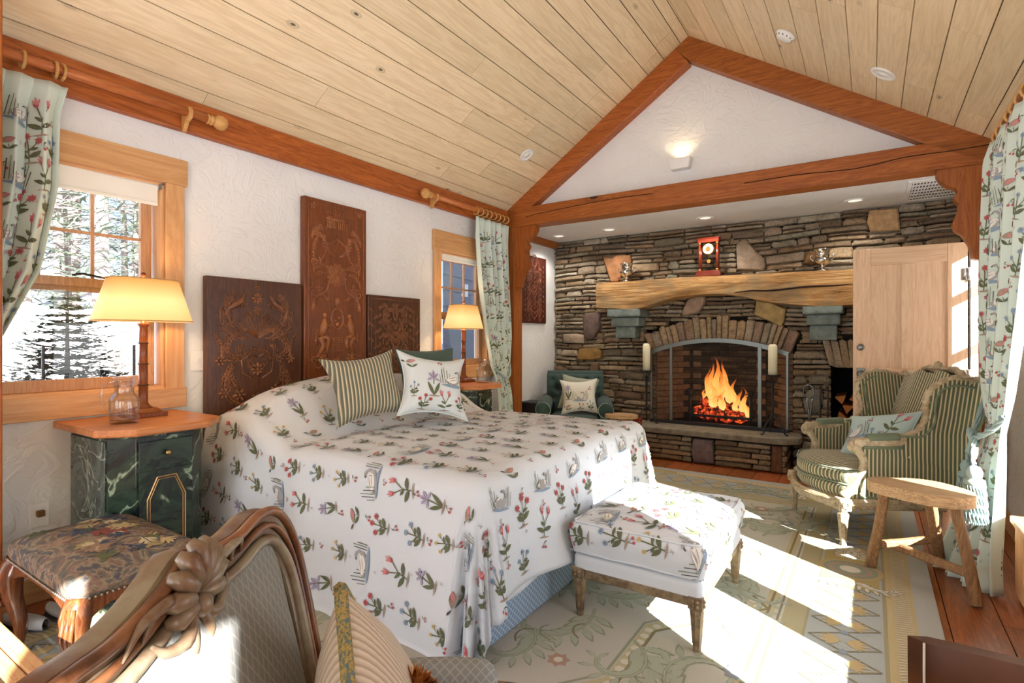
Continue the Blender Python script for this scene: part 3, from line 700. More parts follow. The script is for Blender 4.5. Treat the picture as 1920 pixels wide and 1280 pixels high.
# wood niche recess
nic = MB(); D = plain('recess_black', (22, 19, 17), .95)  # one near-black shared by wood niche, firebox shell and log ledge
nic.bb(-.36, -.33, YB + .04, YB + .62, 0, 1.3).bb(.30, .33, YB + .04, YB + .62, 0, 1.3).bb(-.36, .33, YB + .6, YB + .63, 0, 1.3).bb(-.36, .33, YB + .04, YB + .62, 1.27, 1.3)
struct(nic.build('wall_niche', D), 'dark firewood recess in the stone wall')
# -- firebox with brick faces
BRK = stonem('fire_brick', [(192, 142, 108), (174, 126, 96), (200, 156, 120), (164, 120, 92), (186, 146, 116)]); 
SOOT = stonem('sooty_brick', [(40, 34, 30), (58, 50, 42), (34, 30, 28), (72, 58, 48)])
fb = struct(MB().bb(-2.16, -2.12, YB + .03, 6.8, .25, 1.6).bb(-.66, -.62, YB + .03, 6.8, .25, 1.6).bb(-2.16, -.62, 6.72, 6.8, .25, 1.6).bb(-2.16, -.62, YB + .05, 6.8, 1.42, 1.6).bb(-2.16, -.62, YB, 6.8, .22, .335).build('wall_firebox', D), 'brick-lined firebox behind the arched screen')
def brick_face(p0, p1, nz, mat, rows, z0, rgx):
    p0, p1 = Vector(p0), Vector(p1); L = (p1 - p0).length; d = (p1 - p0) / L; ang = math.atan2(d.y, d.x)
    for r in range(rows):
        x = -(.10 if r % 2 else 0)
        while x < L - .01:
            a, b = max(0, x), min(L, x + .2)
            if b - a > .02:
                m = mat(lerp(a, b, .5) / L, r / rows); q = p0 + d * a
                o = MB().bb(.003, b - a - .003, -.0, .05, .003, .062).build('brick', m, fb); o.matrix_local = Matrix.Translation(Vector((q.x, q.y, z0 + r * .067)) - fb.location) @ Matrix.Rotation(ang, 4, 'Z')
                if rgx.random() < .3: o.location.y -= .003
            x += .2
brick_face((-2.06, 6.14), (-1.78, 6.62), 0, lambda u, v: BRK if u < .75 else SOOT, 16, .335, rg)
brick_face((-1.78, 6.60), (-.98, 6.60), 0, lambda u, v: SOOT if (.12 < u < .9 or v > .7) else BRK, 16, .335, rg)
brick_face((-.98, 6.62), (-.70, 6.14), 0, lambda u, v: SOOT if u < .5 else BRK, 16, .335, rg)
# return of stones inside the left jamb of the opening
zz = .34
while zz < 1.12:
    h = rg.uniform(.04, .08)
    o_ = MB().box(0, 0, 0, .05, .09, h - .008).build('stone', STN, wb, bevel=.006); o_.location = Vector((-2.10 + rg.uniform(-.006, .006), YB + .06, zz + h / 2)) - wb.location
    zz += h
# -- raised hearth: base stones + slab
hb = struct(MB().bb(-2.26, -.70, 5.70, YB + .02, 0, .275).build('wall_hearth_base', plain('dark_mortar', (38, 30, 24), .95)), 'low stone face carrying the raised hearth')
hs = [(( 122, 106, 104), [(-1.523, 0.25), (-1.333, 0.25), (-1.318, 0.013), (-1.523, 0.005), (-1.545, 0.138)])]
for c, p in hs: stone(list(reversed(p)), 5.655, 5.71, onem('feature_stone', c), hb, rg)
zrows = [(.004, .06), (.06, .11), (.11, .165), (.165, .21), (.21, .262)]
for z0, z1 in zrows:
    x = -2.26
    for a, b in ((-1.545, -1.315), (-.80, -.80)):
        while x < a - .02:
            L = rg.uniform(.18, .42); L = a - x if a - x - L < .08 else L
            sx0, sx1 = x, x + L; g = .003
            stone([(sx0 + g, z0 + g), (lerp(sx0, sx1, .5), z0 + g - .001), (sx1 - g, z0 + g + .004), (sx1 - g, z1 - g - .006), (lerp(sx0, sx1, .6), z1 - g), (sx0 + g + .01, z1 - g - .002)], 5.665 - rg.uniform(0, .02), 5.71, STN, hb, rg, cham=.008)
            x += L
        x = b
stone([(-.797, .004), (-.70, .004), (-.70, .262), (-.79, .262)], 5.65, 5.72, onem('feature_stone', (104, 72, 50)), hb, rg)
for i, (z0, z1) in enumerate(zrows):
    MB().bb(-.71, -.66 - .02 * (i % 2), 5.67, 5.88, z0 + .003, z1 - .003).build('stone', STN, hb, world=True, bevel=.008)
    MB().bb(-.71, -.67 - .015 * (i % 2), 5.885, 6.07, z0 + .003, z1 - .003).build('stone', STN, hb, world=True, bevel=.008)
slab = [(-2.28, 5.60), (-.78, 5.60), (-.66, 5.625), (-.57, 5.70), (-.545, 5.80), (-.56, 5.95), (-.6, 6.06), (-2.28, 6.10)]
struct(MB().prism(slab, .28, .34, 'z').build('trim_hearth_slab', onem('bluestone_slab', (126, 116, 98)), bevel=.01), 'grey flagstone slab topping the raised hearth')

# ================================================================ SIDING SEEN THROUGH THE SMALL WINDOW, SNOW, TREES
SID = plain('slate_siding', (108, 112, 128), .7)
sw = sempty('wall_outside', 'grey-blue board siding of the adjoining wing outside', (-5.6, 6.5, 0)); 
z = -.8
while z < 3.6:
    o_ = MB(); o_.prism([(0, z), (.03, z), (.012, z + .19), (0, z + .19)], 4.9, 11.5, 'y')
    for i, vtx in enumerate(o_.v): o_.v[i] = (vtx[1], vtx[0], vtx[2]) if False else vtx
    o_.v = [(-4.25 - (p[1] - 4.9) * .28 + p[0], p[1], p[2]) for p in o_.v]
    o_.build('plank', SID, sw, world=True); z += .19
MB().bb(-4.50, -4.38, 5.42, 5.56, 1.82, 1.98).build('white_vent_hood', WHITE, sw, world=True)
SNOW = plain('snow', (240, 244, 252), .6, .2)
def snow_z(x, y):
    d = -x - 3.6
    return -.45 + 2.25 * sst(1.6, 8.0, d) + 1.6 * sst(8, 24, d) + .30 * noise.noise(Vector((x * .25, y * .25, 0))) * sst(.5, 4, d) + .10 * noise.noise(Vector((x, y, 3)))
gs = MB().grid(lambda u, v: (lerp(-3.6, -45, u ** 1.6), lerp(-22, 40, v), snow_z(lerp(-3.6, -45, u ** 1.6), lerp(-22, 40, v))), 60, 70).build('snow_bank', SNOW, None, True)
tag(gs, 'deep white snow bank rising outside the window', 'snow', kind='stuff')
g2 = MB().grid(lambda u, v: (lerp(.95, 40, u), lerp(-30, 40, v), -.5 - 1.2 * u), 6, 6).build('snow_field', SNOW, None, True); tag(g2, 'open snowy ground beyond the sunny window row', 'snow', kind='stuff')
g3 = MB().grid(lambda u, v: (lerp(-20, .95, u), lerp(-30, -2.1, v), -.4), 6, 6).build('snow_field', SNOW, None, True); tag(g3, 'open snowy ground behind the photographer', 'snow', kind='stuff')
BARK = plain('bark', (132, 120, 114), .9, bump=.4, bscale=30); NEED = plain('spruce_needles', (92, 104, 82), .85); BRUSH = plain('brush_twigs', (158, 132, 112), .9)
def tri_tube(mb, a, b, r0, r1):
    a, b = Vector(a), Vector(b); t_ = (b - a).normalized(); n = t_.orthogonal().normalized(); m_ = t_.cross(n)
    vs = [a + (n * math.cos(q) + m_ * math.sin(q)) * r0 for q in (0, 2.1, 4.2)] + [b + (n * math.cos(q) + m_ * math.sin(q)) * r1 for q in (0, 2.1, 4.2)]
    mb.add(vs, [(0, 1, 4, 3), (1, 2, 5, 4), (2, 0, 3, 5)])
def bare_tree(seed, h):
    rgx = random.Random(seed); tr, tw = MB(), MB(); tr.tube([(0, 0, -.3), (rgx.uniform(-.1, .1), 0, h * .5), (rgx.uniform(-.3, .3), .1, h)], [.11, .075, .015], 7)
    for k in range(46):
        z0 = h * rgx.uniform(.06, .97); a = rgx.uniform(0, 2 * PI); L = rgx.uniform(.7, 2.0) * (1.15 - z0 / h)
        e = Vector((math.cos(a) * L, math.sin(a) * L, z0 + L * rgx.uniform(-.1, .7))); tri_tube(tw, (0, 0, z0), e, .016, .005)
        for q in range(7):
            f = rgx.uniform(.25, 1); s_ = Vector((0, 0, z0)).lerp(e, f); a2 = a + rgx.uniform(-1.3, 1.3); l2 = rgx.uniform(.25, .7)
            tri_tube(tw, s_, s_ + Vector((math.cos(a2) * l2, math.sin(a2) * l2, rgx.uniform(-.15, .4) * l2)), .006, .003)
    return tr, tw
protos = []
for sd in range(3):
    tr, tw = bare_tree(sd, 7.0 + sd); root = thing('bare_tree', 'leafless grey tree in the woods beyond the snow', 'tree', (-17 - sd, 2 + sd * 2.2, 1.0), group='bare trees beyond the snow bank')
    tr.build('trunk', BARK, root); b_ = tw.build('branches', BARK, root); b_['kind'] = 'stuff'; protos.append(root)
rgt = random.Random(12)
for k in range(24):
    p = protos[k % 3]; x = -rgt.uniform(12, 24); y = -x * rgt.uniform(.12, .62) + rgt.uniform(-2, 2)
    copy_tree(p, loc=(x, y, snow_z(x, y) - .1), rz=rgt.uniform(0, 6))
def conifer(h, r, tiers, seed, dens):
    rgx = random.Random(seed); tr, nd = MB(), MB(); tr.tube([(0, 0, -.1), (0, 0, h)], [.035 * h / 1.5, .006], 6)
    for k in range(tiers):
        f = k / tiers; z0 = h * (.08 + .9 * f); rr = r * (1 - f) ** .8 + .04
        for b in range(dens):
            a = 2 * PI * (b + rgx.random()) / dens; L = rr * rgx.uniform(.75, 1.1); e = Vector((math.cos(a) * L, math.sin(a) * L, z0 + L * rgx.uniform(-.12, .25))); s_ = Vector((0, 0, z0))
            tri_tube(nd, s_, e, .006, .002)
            for q in range(11):
                g_ = rgx.uniform(.15, 1); c = s_.lerp(e, g_); a2 = a + rgx.choice((-.9, .9)) + rgx.uniform(-.3, .3); l2 = L * .38 * (1.1 - g_ * .5)
                d_ = Vector((math.cos(a2), math.sin(a2), rgx.uniform(-.2, .3))) * l2; sd = Vector((-math.sin(a2), math.cos(a2), 0)) * .012 * min(h, 2.2)
                nd.add([c - sd * .3, c + d_ * .5 + sd, c + d_, c + d_ * .5 - sd], [(0, 1, 2, 3)])
    return tr, nd
tr, nd = conifer(2.1, .85, 26, 3, 17); sp = thing('spruce_sapling', 'small dark spruce standing in the snow outside', 'tree', (-5.9, 1.80, snow_z(-5.9, 1.8)))
tr.build('trunk', BARK, sp); q = nd.build('needles', plain('dark_needles', (66, 78, 60), .85), sp); q['kind'] = 'stuff'
tr, nd = conifer(7.5, 2.3, 24, 5, 9); root = thing('spruce_tree', 'tall green spruce among the bare trees', 'tree', (-11.5, 4.0, .4), group='tall spruces behind the window')
tr.build('trunk', BARK, root); q = nd.build('needles', NEED, root); q['kind'] = 'stuff'
for x, y in ((-15, 2.6), (-13, 6.6)): copy_tree(root, loc=(x, y, snow_z(x, y)), rz=x)
mb = MB(); rgx = random.Random(9)
for k in range(420):
    bx, by = rgx.choice(((-8.2, 3.9), (-8.6, 3.4), (-10.5, 1.8), (-9, 4.6), (-12, 5.2), (-8.0, 1.7))); bx += rgx.gauss(0, .35); by += rgx.gauss(0, .4); z0 = snow_z(bx, by); a = rgx.uniform(0, 6.3); L = rgx.uniform(.4, 1.0)
    p = Vector((bx, by, z0)); e = p + Vector((math.cos(a) * .5 * L, math.sin(a) * .5 * L, .6 * L)); tri_tube(mb, p, e, .006, .002)
    for q in range(4): a2 = rgx.uniform(0, 6.3); s_ = p.lerp(e, rgx.uniform(.3, 1)); tri_tube(mb, s_, s_ + Vector((math.cos(a2) * .2, math.sin(a2) * .2, .12)), .004, .002)
tag(mb.build('brushwood', BRUSH), 'tangled brown brush on the snow bank outside', 'brush', kind='stuff')
fn = thing('wire_fence', 'dark wire garden fence in the snow outside the window', 'fence', (-5.6, 1.2, -.3))
for y in (.9, 1.55, 2.2): MB().tube([(-5.6, y, -.4), (-5.6, y, 1.22)], .012, 6).build('post', BLACK, fn, world=True)
mb = MB()
for k in range(18): mb.tube([(-5.6, .4 + k * .11, -.3), (-5.6, .4 + k * .11, 1.1)], .002, 3)
for k in range(14): mb.tube([(-5.6, .3, -.25 + k * .1), (-5.6, 2.4, -.25 + k * .1)], .002, 3)
mb.build('wire_mesh', BLACK, fn, world=True)
# ================================================================ MANTEL, CORBELS AND WHAT STANDS ON THEM
t = NT('hewn_barn_oak'); v = t.coords((1.1, 9, 9), False); n1 = t.n('TexNoise', Vector=v, Scale=2.2, Detail=7.0, Roughness=.7, Distortion=.5)
n2 = t.n('TexNoise', Vector=t.coords((3, 60, 60), False), Scale=1.0, Detail=3.0); n3 = t.n('TexNoise', Vector=t.coords((1, 1, 1), False), Scale=4.0)
col = t.ramp(n1.outputs[0], [(.30, hexa(96, 62, 32)), (.45, hexa(172, 126, 74)), (.6, hexa(200, 158, 104)), (.75, hexa(150, 122, 84))])
col = t.mix(t.ramp(n3.outputs[0], [(.45, (0, 0, 0, 1)), (.65, (.6, .6, .6, 1))]), col, hexa(136, 122, 96)); t.base(col, .75, .25)
t.bump(t.math('ADD', n1.outputs[0], n2.outputs[0]), .7, .015); HEWN = t.m
BLUESTONE = onem('bluestone', (122, 132, 126))
mt = thing('mantel_beam', 'rough hewn old timber mantel with a long split', 'mantel', (-1.4, 5.95, 1.6))
prof = [(-2.673, 1.927), (-2.2, 1.925), (-1.7, 1.93), (-1.2, 1.922), (-.7, 1.918), (-0.128, 1.908), (-0.128, 1.585), (-0.388, 1.578), (-0.748, 1.622), (-0.939, 1.66), (-1.138, 1.712), (-1.319, 1.735), (-1.561, 1.735), (-1.844, 1.70), (-2.052, 1.640), (-2.2, 1.608), (-2.332, 1.61), (-2.673, 1.635)]
up = bez([(x, 0, z) for x, z in prof[:6]], 6); lo = bez([(x, 0, z) for x, z in prof[6:]][::-1], 6)
def mantel_pt(u, v):
    x = lerp(-2.673, -.128, u); zt = tab([(p.x, p.z) for p in up], x); zb = tab([(p.x, p.z) for p in lo], x); rgn = noise.noise(Vector((x * 2.3, v * 4, 1)))
    if v < .12: y, z = lerp(6.09, 5.80, v / .12), zt
    elif v < .88: f = (v - .12) / .76; y, z = 5.80 - .012 * math.sin(PI * f), lerp(zt, zb, f)
    else: y, z = lerp(5.80, 6.09, (v - .88) / .12), zb
    return (x, y + .012 * rgn, z + .004 * noise.noise(Vector((x * 6, v * 8, 5))))
m = MB().grid(mantel_pt, 70, 24)
for i, x in enumerate((-2.673, -.128)):
    zt, zb = (1.927, 1.635) if i == 0 else (1.908, 1.585); q = [(x, 6.09, zt), (x, 5.80, zt), (x, 5.80, zb), (x, 6.09, zb)]; m.add(q, [(0, 1, 2, 3) if i else (3, 2, 1, 0)])
m.build('beam', HEWN, mt, auto=True, world=True)
crack = bez([(-1.15, 5.79, 1.742), (-1.0, 5.785, 1.752), (-.85, 5.783, 1.745), (-.7, 5.783, 1.752), (-.5, 5.784, 1.768), (-.3, 5.786, 1.765), (-.13, 5.79, 1.772)], 6)
MB().tube(crack, [.002 + .007 * math.sin(PI * i / (len(crack) - 1)) ** .5 for i in range(len(crack))], 6).build('split', plain('dark_split', (26, 18, 12), .95), mt, world=True)
for side, xs in (('left', [(-2.541, -2.145, 1.613, 1.524, 5.80), (-2.515, -2.185, 1.521, 1.42, 5.86), (-2.495, -2.25, 1.417, 1.283, 5.93)]), ('right', [(-.544, -.215, 1.588, 1.51, 5.80), (-.515, -.24, 1.507, 1.41, 5.86), (-.495, -.268, 1.407, 1.262, 5.93)])):
    cb = thing('mantel_corbel', 'stepped blue-grey stone corbel under the mantel by the %s' % ('carved-panel end' if side == 'left' else 'open door'), 'corbel', ((xs[0][0] + xs[0][1]) / 2, 6.0, xs[2][3]), group='mantel corbels')
    for a, b, z1, z0, y in xs:
        m = MB(); rg2 = random.Random(int(z1 * 1000)); m.bb(a, b, y, 6.12, z0, z1)
        m.v = [(p[0] + rg2.uniform(-.006, .006), p[1] + rg2.uniform(-.006, .006), p[2] + rg2.uniform(-.003, .003)) for p in m.v]
        m.build('stone', BLUESTONE, cb, world=True, bevel=.014)
SILV = plain('silver', (205, 200, 192), .12, .5, 1.0)
def urn(x, y, z, label):
    u = thing('silver_urn', label, 'urn', (x, y, z), group='silver urns on the mantel')
    MB().lathe([(.052, 0), (.052, .008), (.036, .018), (.016, .03), (.014, .045), (.026, .055), (.05, .07), (.066, .09), (.07, .105)], 28, flute=.0).build('foot', SILV, u, True)
    MB().lathe([(.07, .088), (.074, .10), (.072, .118), (.06, .125)], 40, flute=.09).build('gadrooning', SILV, u, True)
    MB().lathe([(.056, .118), (.062, .16), (.066, .19), (.078, .202), (.08, .207), (.07, .205), (.058, .16), (.0, .13)], 28).build('bowl', SILV, u, True)
    for s in (-1, 1): MB().tube(bez([(s * .068, 0, .10), (s * .088, 0, .115), (s * .1, 0, .14), (s * .085, 0, .155), (s * .076, 0, .145)], 5), .0048, 6).build('handle', SILV, u, True)
urn(-2.33, 5.88, 1.925, 'silver two-handled urn before the orange stone'); urn(-.385, 5.88, 1.913, 'silver two-handled urn near the open pine door')
MAHO = wood('mahogany', (150, 56, 26), (100, 30, 14), 'x', 2.0, .2, var=.05, spec=.6, bump=.02)
cl = thing('mantel_clock', 'red mahogany portico clock with white round dial', 'clock', (-1.42, 5.88, 1.928))
MB().box(0, 0, .02, .25, .11, .04).box(0, 0, .05, .225, .095, .02).build('base', MAHO, cl, bevel=.004)
MB().box(0, 0, .375, .215, .09, .04).box(0, 0, .40, .235, .10, .012).build('entablature', MAHO, cl, bevel=.004)
BRASS = plain('brass', (214, 170, 96), .3, .5, 1.0); IV = plain('dial_ivory', (240, 234, 214), .5)
for sx in (-.088, .088):
    for sy in (-.025, .03):
        if sy > 0: MB().lathe([(.012, .06), (.012, .355)], 12, (sx, sy, 0)).build('column', MAHO, cl, True); continue
        MB().lathe([(.0135, .075), (.0115, .34)], 14, (sx, sy, 0)).build('column', MAHO, cl, True)
        MB().lathe([(.018, .06), (.018, .072), (.013, .08)], 14, (sx, sy, 0)).lathe([(.013, .335), (.017, .345), (.017, .356)], 14, (sx, sy, 0)).build('column_mount', BRASS, cl, True)
RX = Matrix.Rotation(R(90), 3, 'X')
MB().lathe([(.058, -.02), (.062, .0), (.058, .012), (.05, .014)], 32, (0, -.03, .285), rot=RX).build('dial_ring', BRASS, cl, True)
MB().lathe([(.052, 0), (.052, .0145)], 32, (0, -.03, .285), rot=RX).build('dial', IV, cl)
MB().lathe([(.027, 0), (.027, .0165)], 24, (0, -.03, .285), rot=RX).build('dial_centre', BRASS, cl)
nums = 'XII I II III IV V VI VII VIII IX X XI'.split()
nmb = MB()
for k, s in enumerate(nums):
    c = bpy.data.curves.new('numeral', 'FONT'); c.body = s; c.size = .012; c.align_x = 'CENTER'; c.align_y = 'CENTER'; c.extrude = .0003; c.resolution_u = 2
    o = bpy.data.objects.new('numeral', c); C.objects.link(o); bpy.context.view_layer.update()
    me = bpy.data.meshes.new_from_object(o.evaluated_get(bpy.context.evaluated_depsgraph_get())); a = PI / 2 - k * PI / 6
    nmb.add([(v.co.x + .041 * math.cos(a), -.0455 - v.co.z, .285 + .041 * math.sin(a) + v.co.y) for v in me.vertices], [tuple(p.vertices) for p in me.polygons])
    bpy.data.objects.remove(o); bpy.data.curves.remove(c); bpy.data.meshes.remove(me)
nmb.build('numerals', BLACK, cl)['kind'] = 'stuff'
for a, L in ((R(80), .036), (R(-92), .024)): MB().tube([(0, -.048, .285), (L * math.cos(a), -.048, .285 + L * math.sin(a))], .0012, 4).build('hand', BLACK, cl)
MB().lathe([(.02, 0), (.02, .006)], 20, (0, -.01, .16), rot=RX).tube([(0, -.01, .16), (0, -.01, .24)], .002, 5).build('pendulum', BRASS, cl)

# ================================================================ FIRE SCREEN, FIRE, ANDIRONS
IRONG = plain('grey_steel', (112, 116, 112), .35, .5, .6)
fs = thing('fire_screen', 'arched grey steel fire screen across the firebox', 'fire screen', (-1.385, 6.0, .34))
ins = ARC_R - .012
pts = [(ARC_C[0] + ins * math.cos(a), 5.985, ARC_C[1] + ins * math.sin(a)) for a in [lerp(R(112.2), R(67.8), i / 24) for i in range(25)]]
MB().tube(pts, 1, prof=[(-.022, -.014), (.022, -.014), (.022, .014), (-.022, .014)], up=(0, 1, 0) if False else None).build('arch_rail', IRONG, fs, auto=True, world=True)
zL, zR = pts[0][2], pts[-1][2]
for x, z1, wd in ((pts[0][0] + .01, zL, .02), (pts[-1][0] - .01, zR, .022), (-1.85, 1.20, .026), (-.945, 1.19, .036)):
    MB().bb(x - wd / 2, x + wd / 2, 5.965, 5.995, .35, z1 + .01).build('upright', IRONG, fs, world=True, bevel=.003)
MB().bb(-2.09, -.68, 5.955, 5.995, .34, .375).build('bottom_rail', BLACK, fs, world=True, bevel=.003)
tm = NT('screen_mesh'); tr_ = tm.n('BsdfTransparent', Color=(.93, .92, .9, 1)); mx = tm.n('MixShader'); tm.base(hexa(60, 58, 54), .6); tm.set(mx, 0, .13)
tm.t.links.new(tr_.outputs[0], mx.inputs[1]); tm.t.links.new(tm.b.outputs[0], mx.inputs[2]); tm.t.links.new(mx.outputs[0], tm.o.inputs[0])
for a, b in ((-2.07, -1.865), (-1.835, -.965), (-.925, -.70)):
    n = 14; top = [(lerp(a, b, i / n), min(arc(lerp(a, b, i / n), ins) - .01, 1.26)) for i in range(n + 1)]
    MB().prism([(a, .37)] + [(b, .37)] + list(reversed(top)), 5.983, 5.985, 'y').build('mesh_panel', tm.m, fs, world=True)
for x in (-1.8, -.985): MB().tube(bez([(x, 5.95, 1.14), (x + .01, 5.93, 1.15), (x, 5.93, 1.12)], 4), .004, 5).build('hook', BLACK, fs, world=True)
fire = thing('burning_logs', 'glowing logs with tall orange flames in the grate', 'fire', (-1.38, 6.3, .335))
t = NT('ember'); v = t.coords(); n1 = t.n('TexNoise', Vector=v, Scale=22.0, Detail=5.0, Roughness=.7); t.base(hexa(40, 22, 16), .9)
c = t.ramp(n1.outputs[0], [(.46, (0, 0, 0, 1)), (.54, (.5, .03, .008, 1)), (.62, (1, .16, .03, 1)), (.72, (1, .5, .14, 1))]); t.set(t.b, 'Emission Color', c); t.b.inputs['Emission Strength'].default_value = 1.6
EMB = t.m
for i, (a, b, r) in enumerate([((-.27, -.09, .13), (.05, -.12, .10), .07), ((-.02, -.13, .10), (.26, -.08, .10), .065), ((-.25, .03, .12), (.22, .05, .13), .07), ((-.2, -.03, .22), (.02, -.06, .30), .06), ((-.05, -.04, .27), (.22, -.02, .17), .06), ((-.22, .02, .2), (-.02, .03, .33), .05)]):
    a, b = Vector(a), Vector(b); ps = [a.lerp(b, k / 6) + Vector((0, 0, .012 * math.sin(k * 2 + i))) for k in range(7)]
    MB().tube(ps, [r * (1 + .12 * math.sin(k * 3 + i)) * (.75 if k in (0, 6) else 1) for k in range(7)], 9).build('log', EMB, fire, auto=True)
t = NT('flame'); tc = t.n('TexCoord'); sp_ = t.n('SeparateXYZ', Vector=tc.outputs['Generated']); n1 = t.n('TexNoise', Vector=t.coords((9, 9, 3)), Scale=1.6, Detail=3.0)
hgt = t.math('ADD', sp_.outputs[2], t.math('MULTIPLY', t.math('SUBTRACT', n1.outputs[0], .5), .5))
c = t.ramp(hgt, [(0, (1, .62, .2, 1)), (.35, (1, .5, .12, 1)), (.7, (1, .26, .04, 1)), (1, (.7, .08, .01, 1))]); em = t.n('Emission', Color=c, Strength=1.9); trn = t.n('BsdfTransparent')
mx = t.n('MixShader'); t.set(mx, 0, t.ramp(hgt, [(0, (.95, .95, .95, 1)), (.5, (.75, .75, .75, 1)), (.95, (.05, .05, .05, 1))])); t.t.links.new(trn.outputs[0], mx.inputs[1]); t.t.links.new(em.outputs[0], mx.inputs[2]); t.t.links.new(mx.outputs[0], t.o.inputs[0]); FL = t.m
rg3 = random.Random(2)
for i, (x, y, z, h, r) in enumerate([(-.14, -.05, .22, .42, .035), (-.10, -.08, .2, .50, .045), (-.05, -.06, .2, .56, .05), (0, -.08, .2, .46, .045), (.03, -.04, .2, .54, .04), (.08, -.07, .2, .38, .04), (.13, -.05, .18, .34, .035), (.19, -.06, .12, .30, .035), (.24, -.07, .10, .32, .035), (.16, -.1, .14, .22, .03), (-.07, -.1, .18, .3, .05), (.27, -.05, .08, .2, .025), (-.18, -.03, .2, .2, .03), (.02, -.11, .16, .24, .04)]):
    ps = [(x + .02 * math.sin(k * .9 + i) * (k / 9) * 1.6, y, z + h * k / 9) for k in range(10)]
    MB().tube(ps, [r * q for q in (.55, .85, 1, .95, .8, .62, .48, .3, .16, .03)], 8, prof=[(math.cos(q * PI / 4) * 1.0, math.sin(q * PI / 4) * .55) for q in range(8)]).build('flame', FL, fire, True)
fl_ = light('firelight', 'POINT', (-1.36, 6.2, .72), 3.5, (1, .5, .18), size=.12)
gr = thing('fire_grate', 'black iron andirons and grate holding the fire', 'andirons', (-1.38, 6.2, .335))
for x in (-.30, .33):
    MB().tube([(x, -.1, 0), (x, -.1, .32)], .016, 8).ball((x, -.1, .36), .035).tube([(x, -.1, .10), (x, .28, .10)], .014, 6).tube([(x, -.1, .02), (x - .05, -.13, 0)], .012, 6).tube([(x, -.1, .02), (x + .05, -.13, 0)], .012, 6).build('andiron', BLACK, gr, True)
    for s in (-1, 1): MB().tube([(x + s * .03 + s * .022 * math.cos(q), -.1, .34 + .022 * math.sin(q)) for q in [k * PI / 4 for k in range(8)]], .006, 5).build('scroll', BLACK, gr, True)
MB().bb(-.3, .33, -.1, -.07, .085, .11).bb(-.3, .33, .1, .13, .085, .11).build('crossbar', BLACK, gr)
for k in range(6): MB().bb(-.25 + k * .1, -.235 + k * .1, -.1, .15, .075, .085).build('grate_bar', BLACK, gr)
def candle_stand(x, y, label, clabel):
    cs = thing('candle_stand', label, 'candle stand', (x, y, .34), group='iron candle stands on the hearth')
    H_ = .58
    MB().tube([(.006 * math.cos(k * .9), .006 * math.sin(k * .9), .14 + (H_ - .2) * k / 60) for k in range(61)], .008, 5).tube([(-.006 * math.cos(k * .9), -.006 * math.sin(k * .9), .14 + (H_ - .2) * k / 60) for k in range(61)], .008, 5).build('twisted_stem', BLACK, cs, True)
    for k in range(3):
        a = R(90 + 120 * k + 20); d = Vector((math.cos(a), math.sin(a), 0))
        MB().tube(bez([d * .0 + Vector((0, 0, .18)), d * .04 + Vector((0, 0, .15)), d * .09 + Vector((0, 0, .09)), d * .11 + Vector((0, 0, .02)), d * .14 + Vector((0, 0, .008))], 5), .008, 6).build('leg', BLACK, cs, True)
        MB().tube([d * (.05 + .02 * math.cos(q)) + Vector((0, 0, .17 + .02 * math.sin(q))) for q in [k2 * PI / 4 for k2 in range(8)]], .004, 5).build('scroll', BLACK, cs, True)
        MB().tube([d * .01 + Vector((0, 0, H_ - .08)), d * .06 + Vector((0, 0, H_ - .004))], .005, 5).build('prong', BLACK, cs, True)
        MB().tube([d * (.035 + .018 * math.cos(q)) + Vector((0, 0, H_ - .09 + .018 * math.sin(q))) for q in [k2 * PI / 4 for k2 in range(8)]], .004, 5).build('scroll', BLACK, cs, True)
    MB().lathe([(.03, H_ - .006), (.075, H_ - .002), (.078, H_ + .006), (.07, H_ + .004)], 20).build('drip_pan', BLACK, cs, True)
    cd = thing('pillar_candle', clabel, 'candle', (x, y, .34 + H_ + .004), group='ivory pillar candles')
    MB().lathe([(.042, 0), (.042, .27), (.036, .29), (.02, .30), (.004, .297)], 20).build('wax', plain('candle_wax', (240, 230, 196), .45), cd, True)
    MB().tube([(0, 0, .295), (.003, 0, .315)], .002, 5).build('wick', BLACK, cd)
candle_stand(-2.09, 5.86, 'twisted iron candle stand at the bed end of the hearth', 'ivory pillar candle on the iron stand nearer the bed')
candle_stand(-.80, 5.80, 'twisted iron candle stand at the tool end of the hearth', 'ivory pillar candle on the iron stand nearer the fire tools')

# ================================================================ FIRE TOOLS, LOGS
ft = thing('fireplace_tools', 'wrought iron tongs, poker and shovel hung beside the firebox', 'fire tools', (-.42, 5.98, .34))
SHINY = plain('polished_iron', (120, 122, 124), .25, .5, .9)
MB().tube([(-.56, 5.95, .36), (-.30, 5.95, .36)], .01, 6).tube([(-.56, 5.93, .345), (-.56, 5.99, .345)], .009, 6).tube([(-.30, 5.93, .345), (-.30, 5.99, .345)], .009, 6).build('base_rail', BLACK, ft, world=True)
MB().tube([(-.505 + .045 * math.cos(q), 5.94, .76 + .07 * math.sin(q)) for q in [R(-60 + 300 * k / 16) for k in range(17)]], .008, 6).tube([(-.52, 5.94, .70), (-.5, 5.94, .55), (-.5, 5.94, .35)], .009, 6).tube([(-.47, 5.94, .70), (-.49, 5.94, .55), (-.485, 5.94, .35)], .009, 6).build('tongs', SHINY, ft, True, world=True)
MB().tube([(-.405, 5.95, .35), (-.405, 5.95, .80)], .007, 6).ball((-.405, 5.95, .81), .012).build('poker', BLACK, ft, True, world=True)
MB().tube([(-.345, 5.95, .35), (-.345, 5.95, .80)], .008, 6).ball((-.345, 5.95, .815), .015).build('shovel', BLACK, ft, True, world=True)
LOGM = wood('split_log', (196, 130, 72), (150, 88, 44), 'y', 1.6, .8, var=.4); LBK = plain('log_bark', (84, 62, 44), .95, bump=.5, bscale=30)
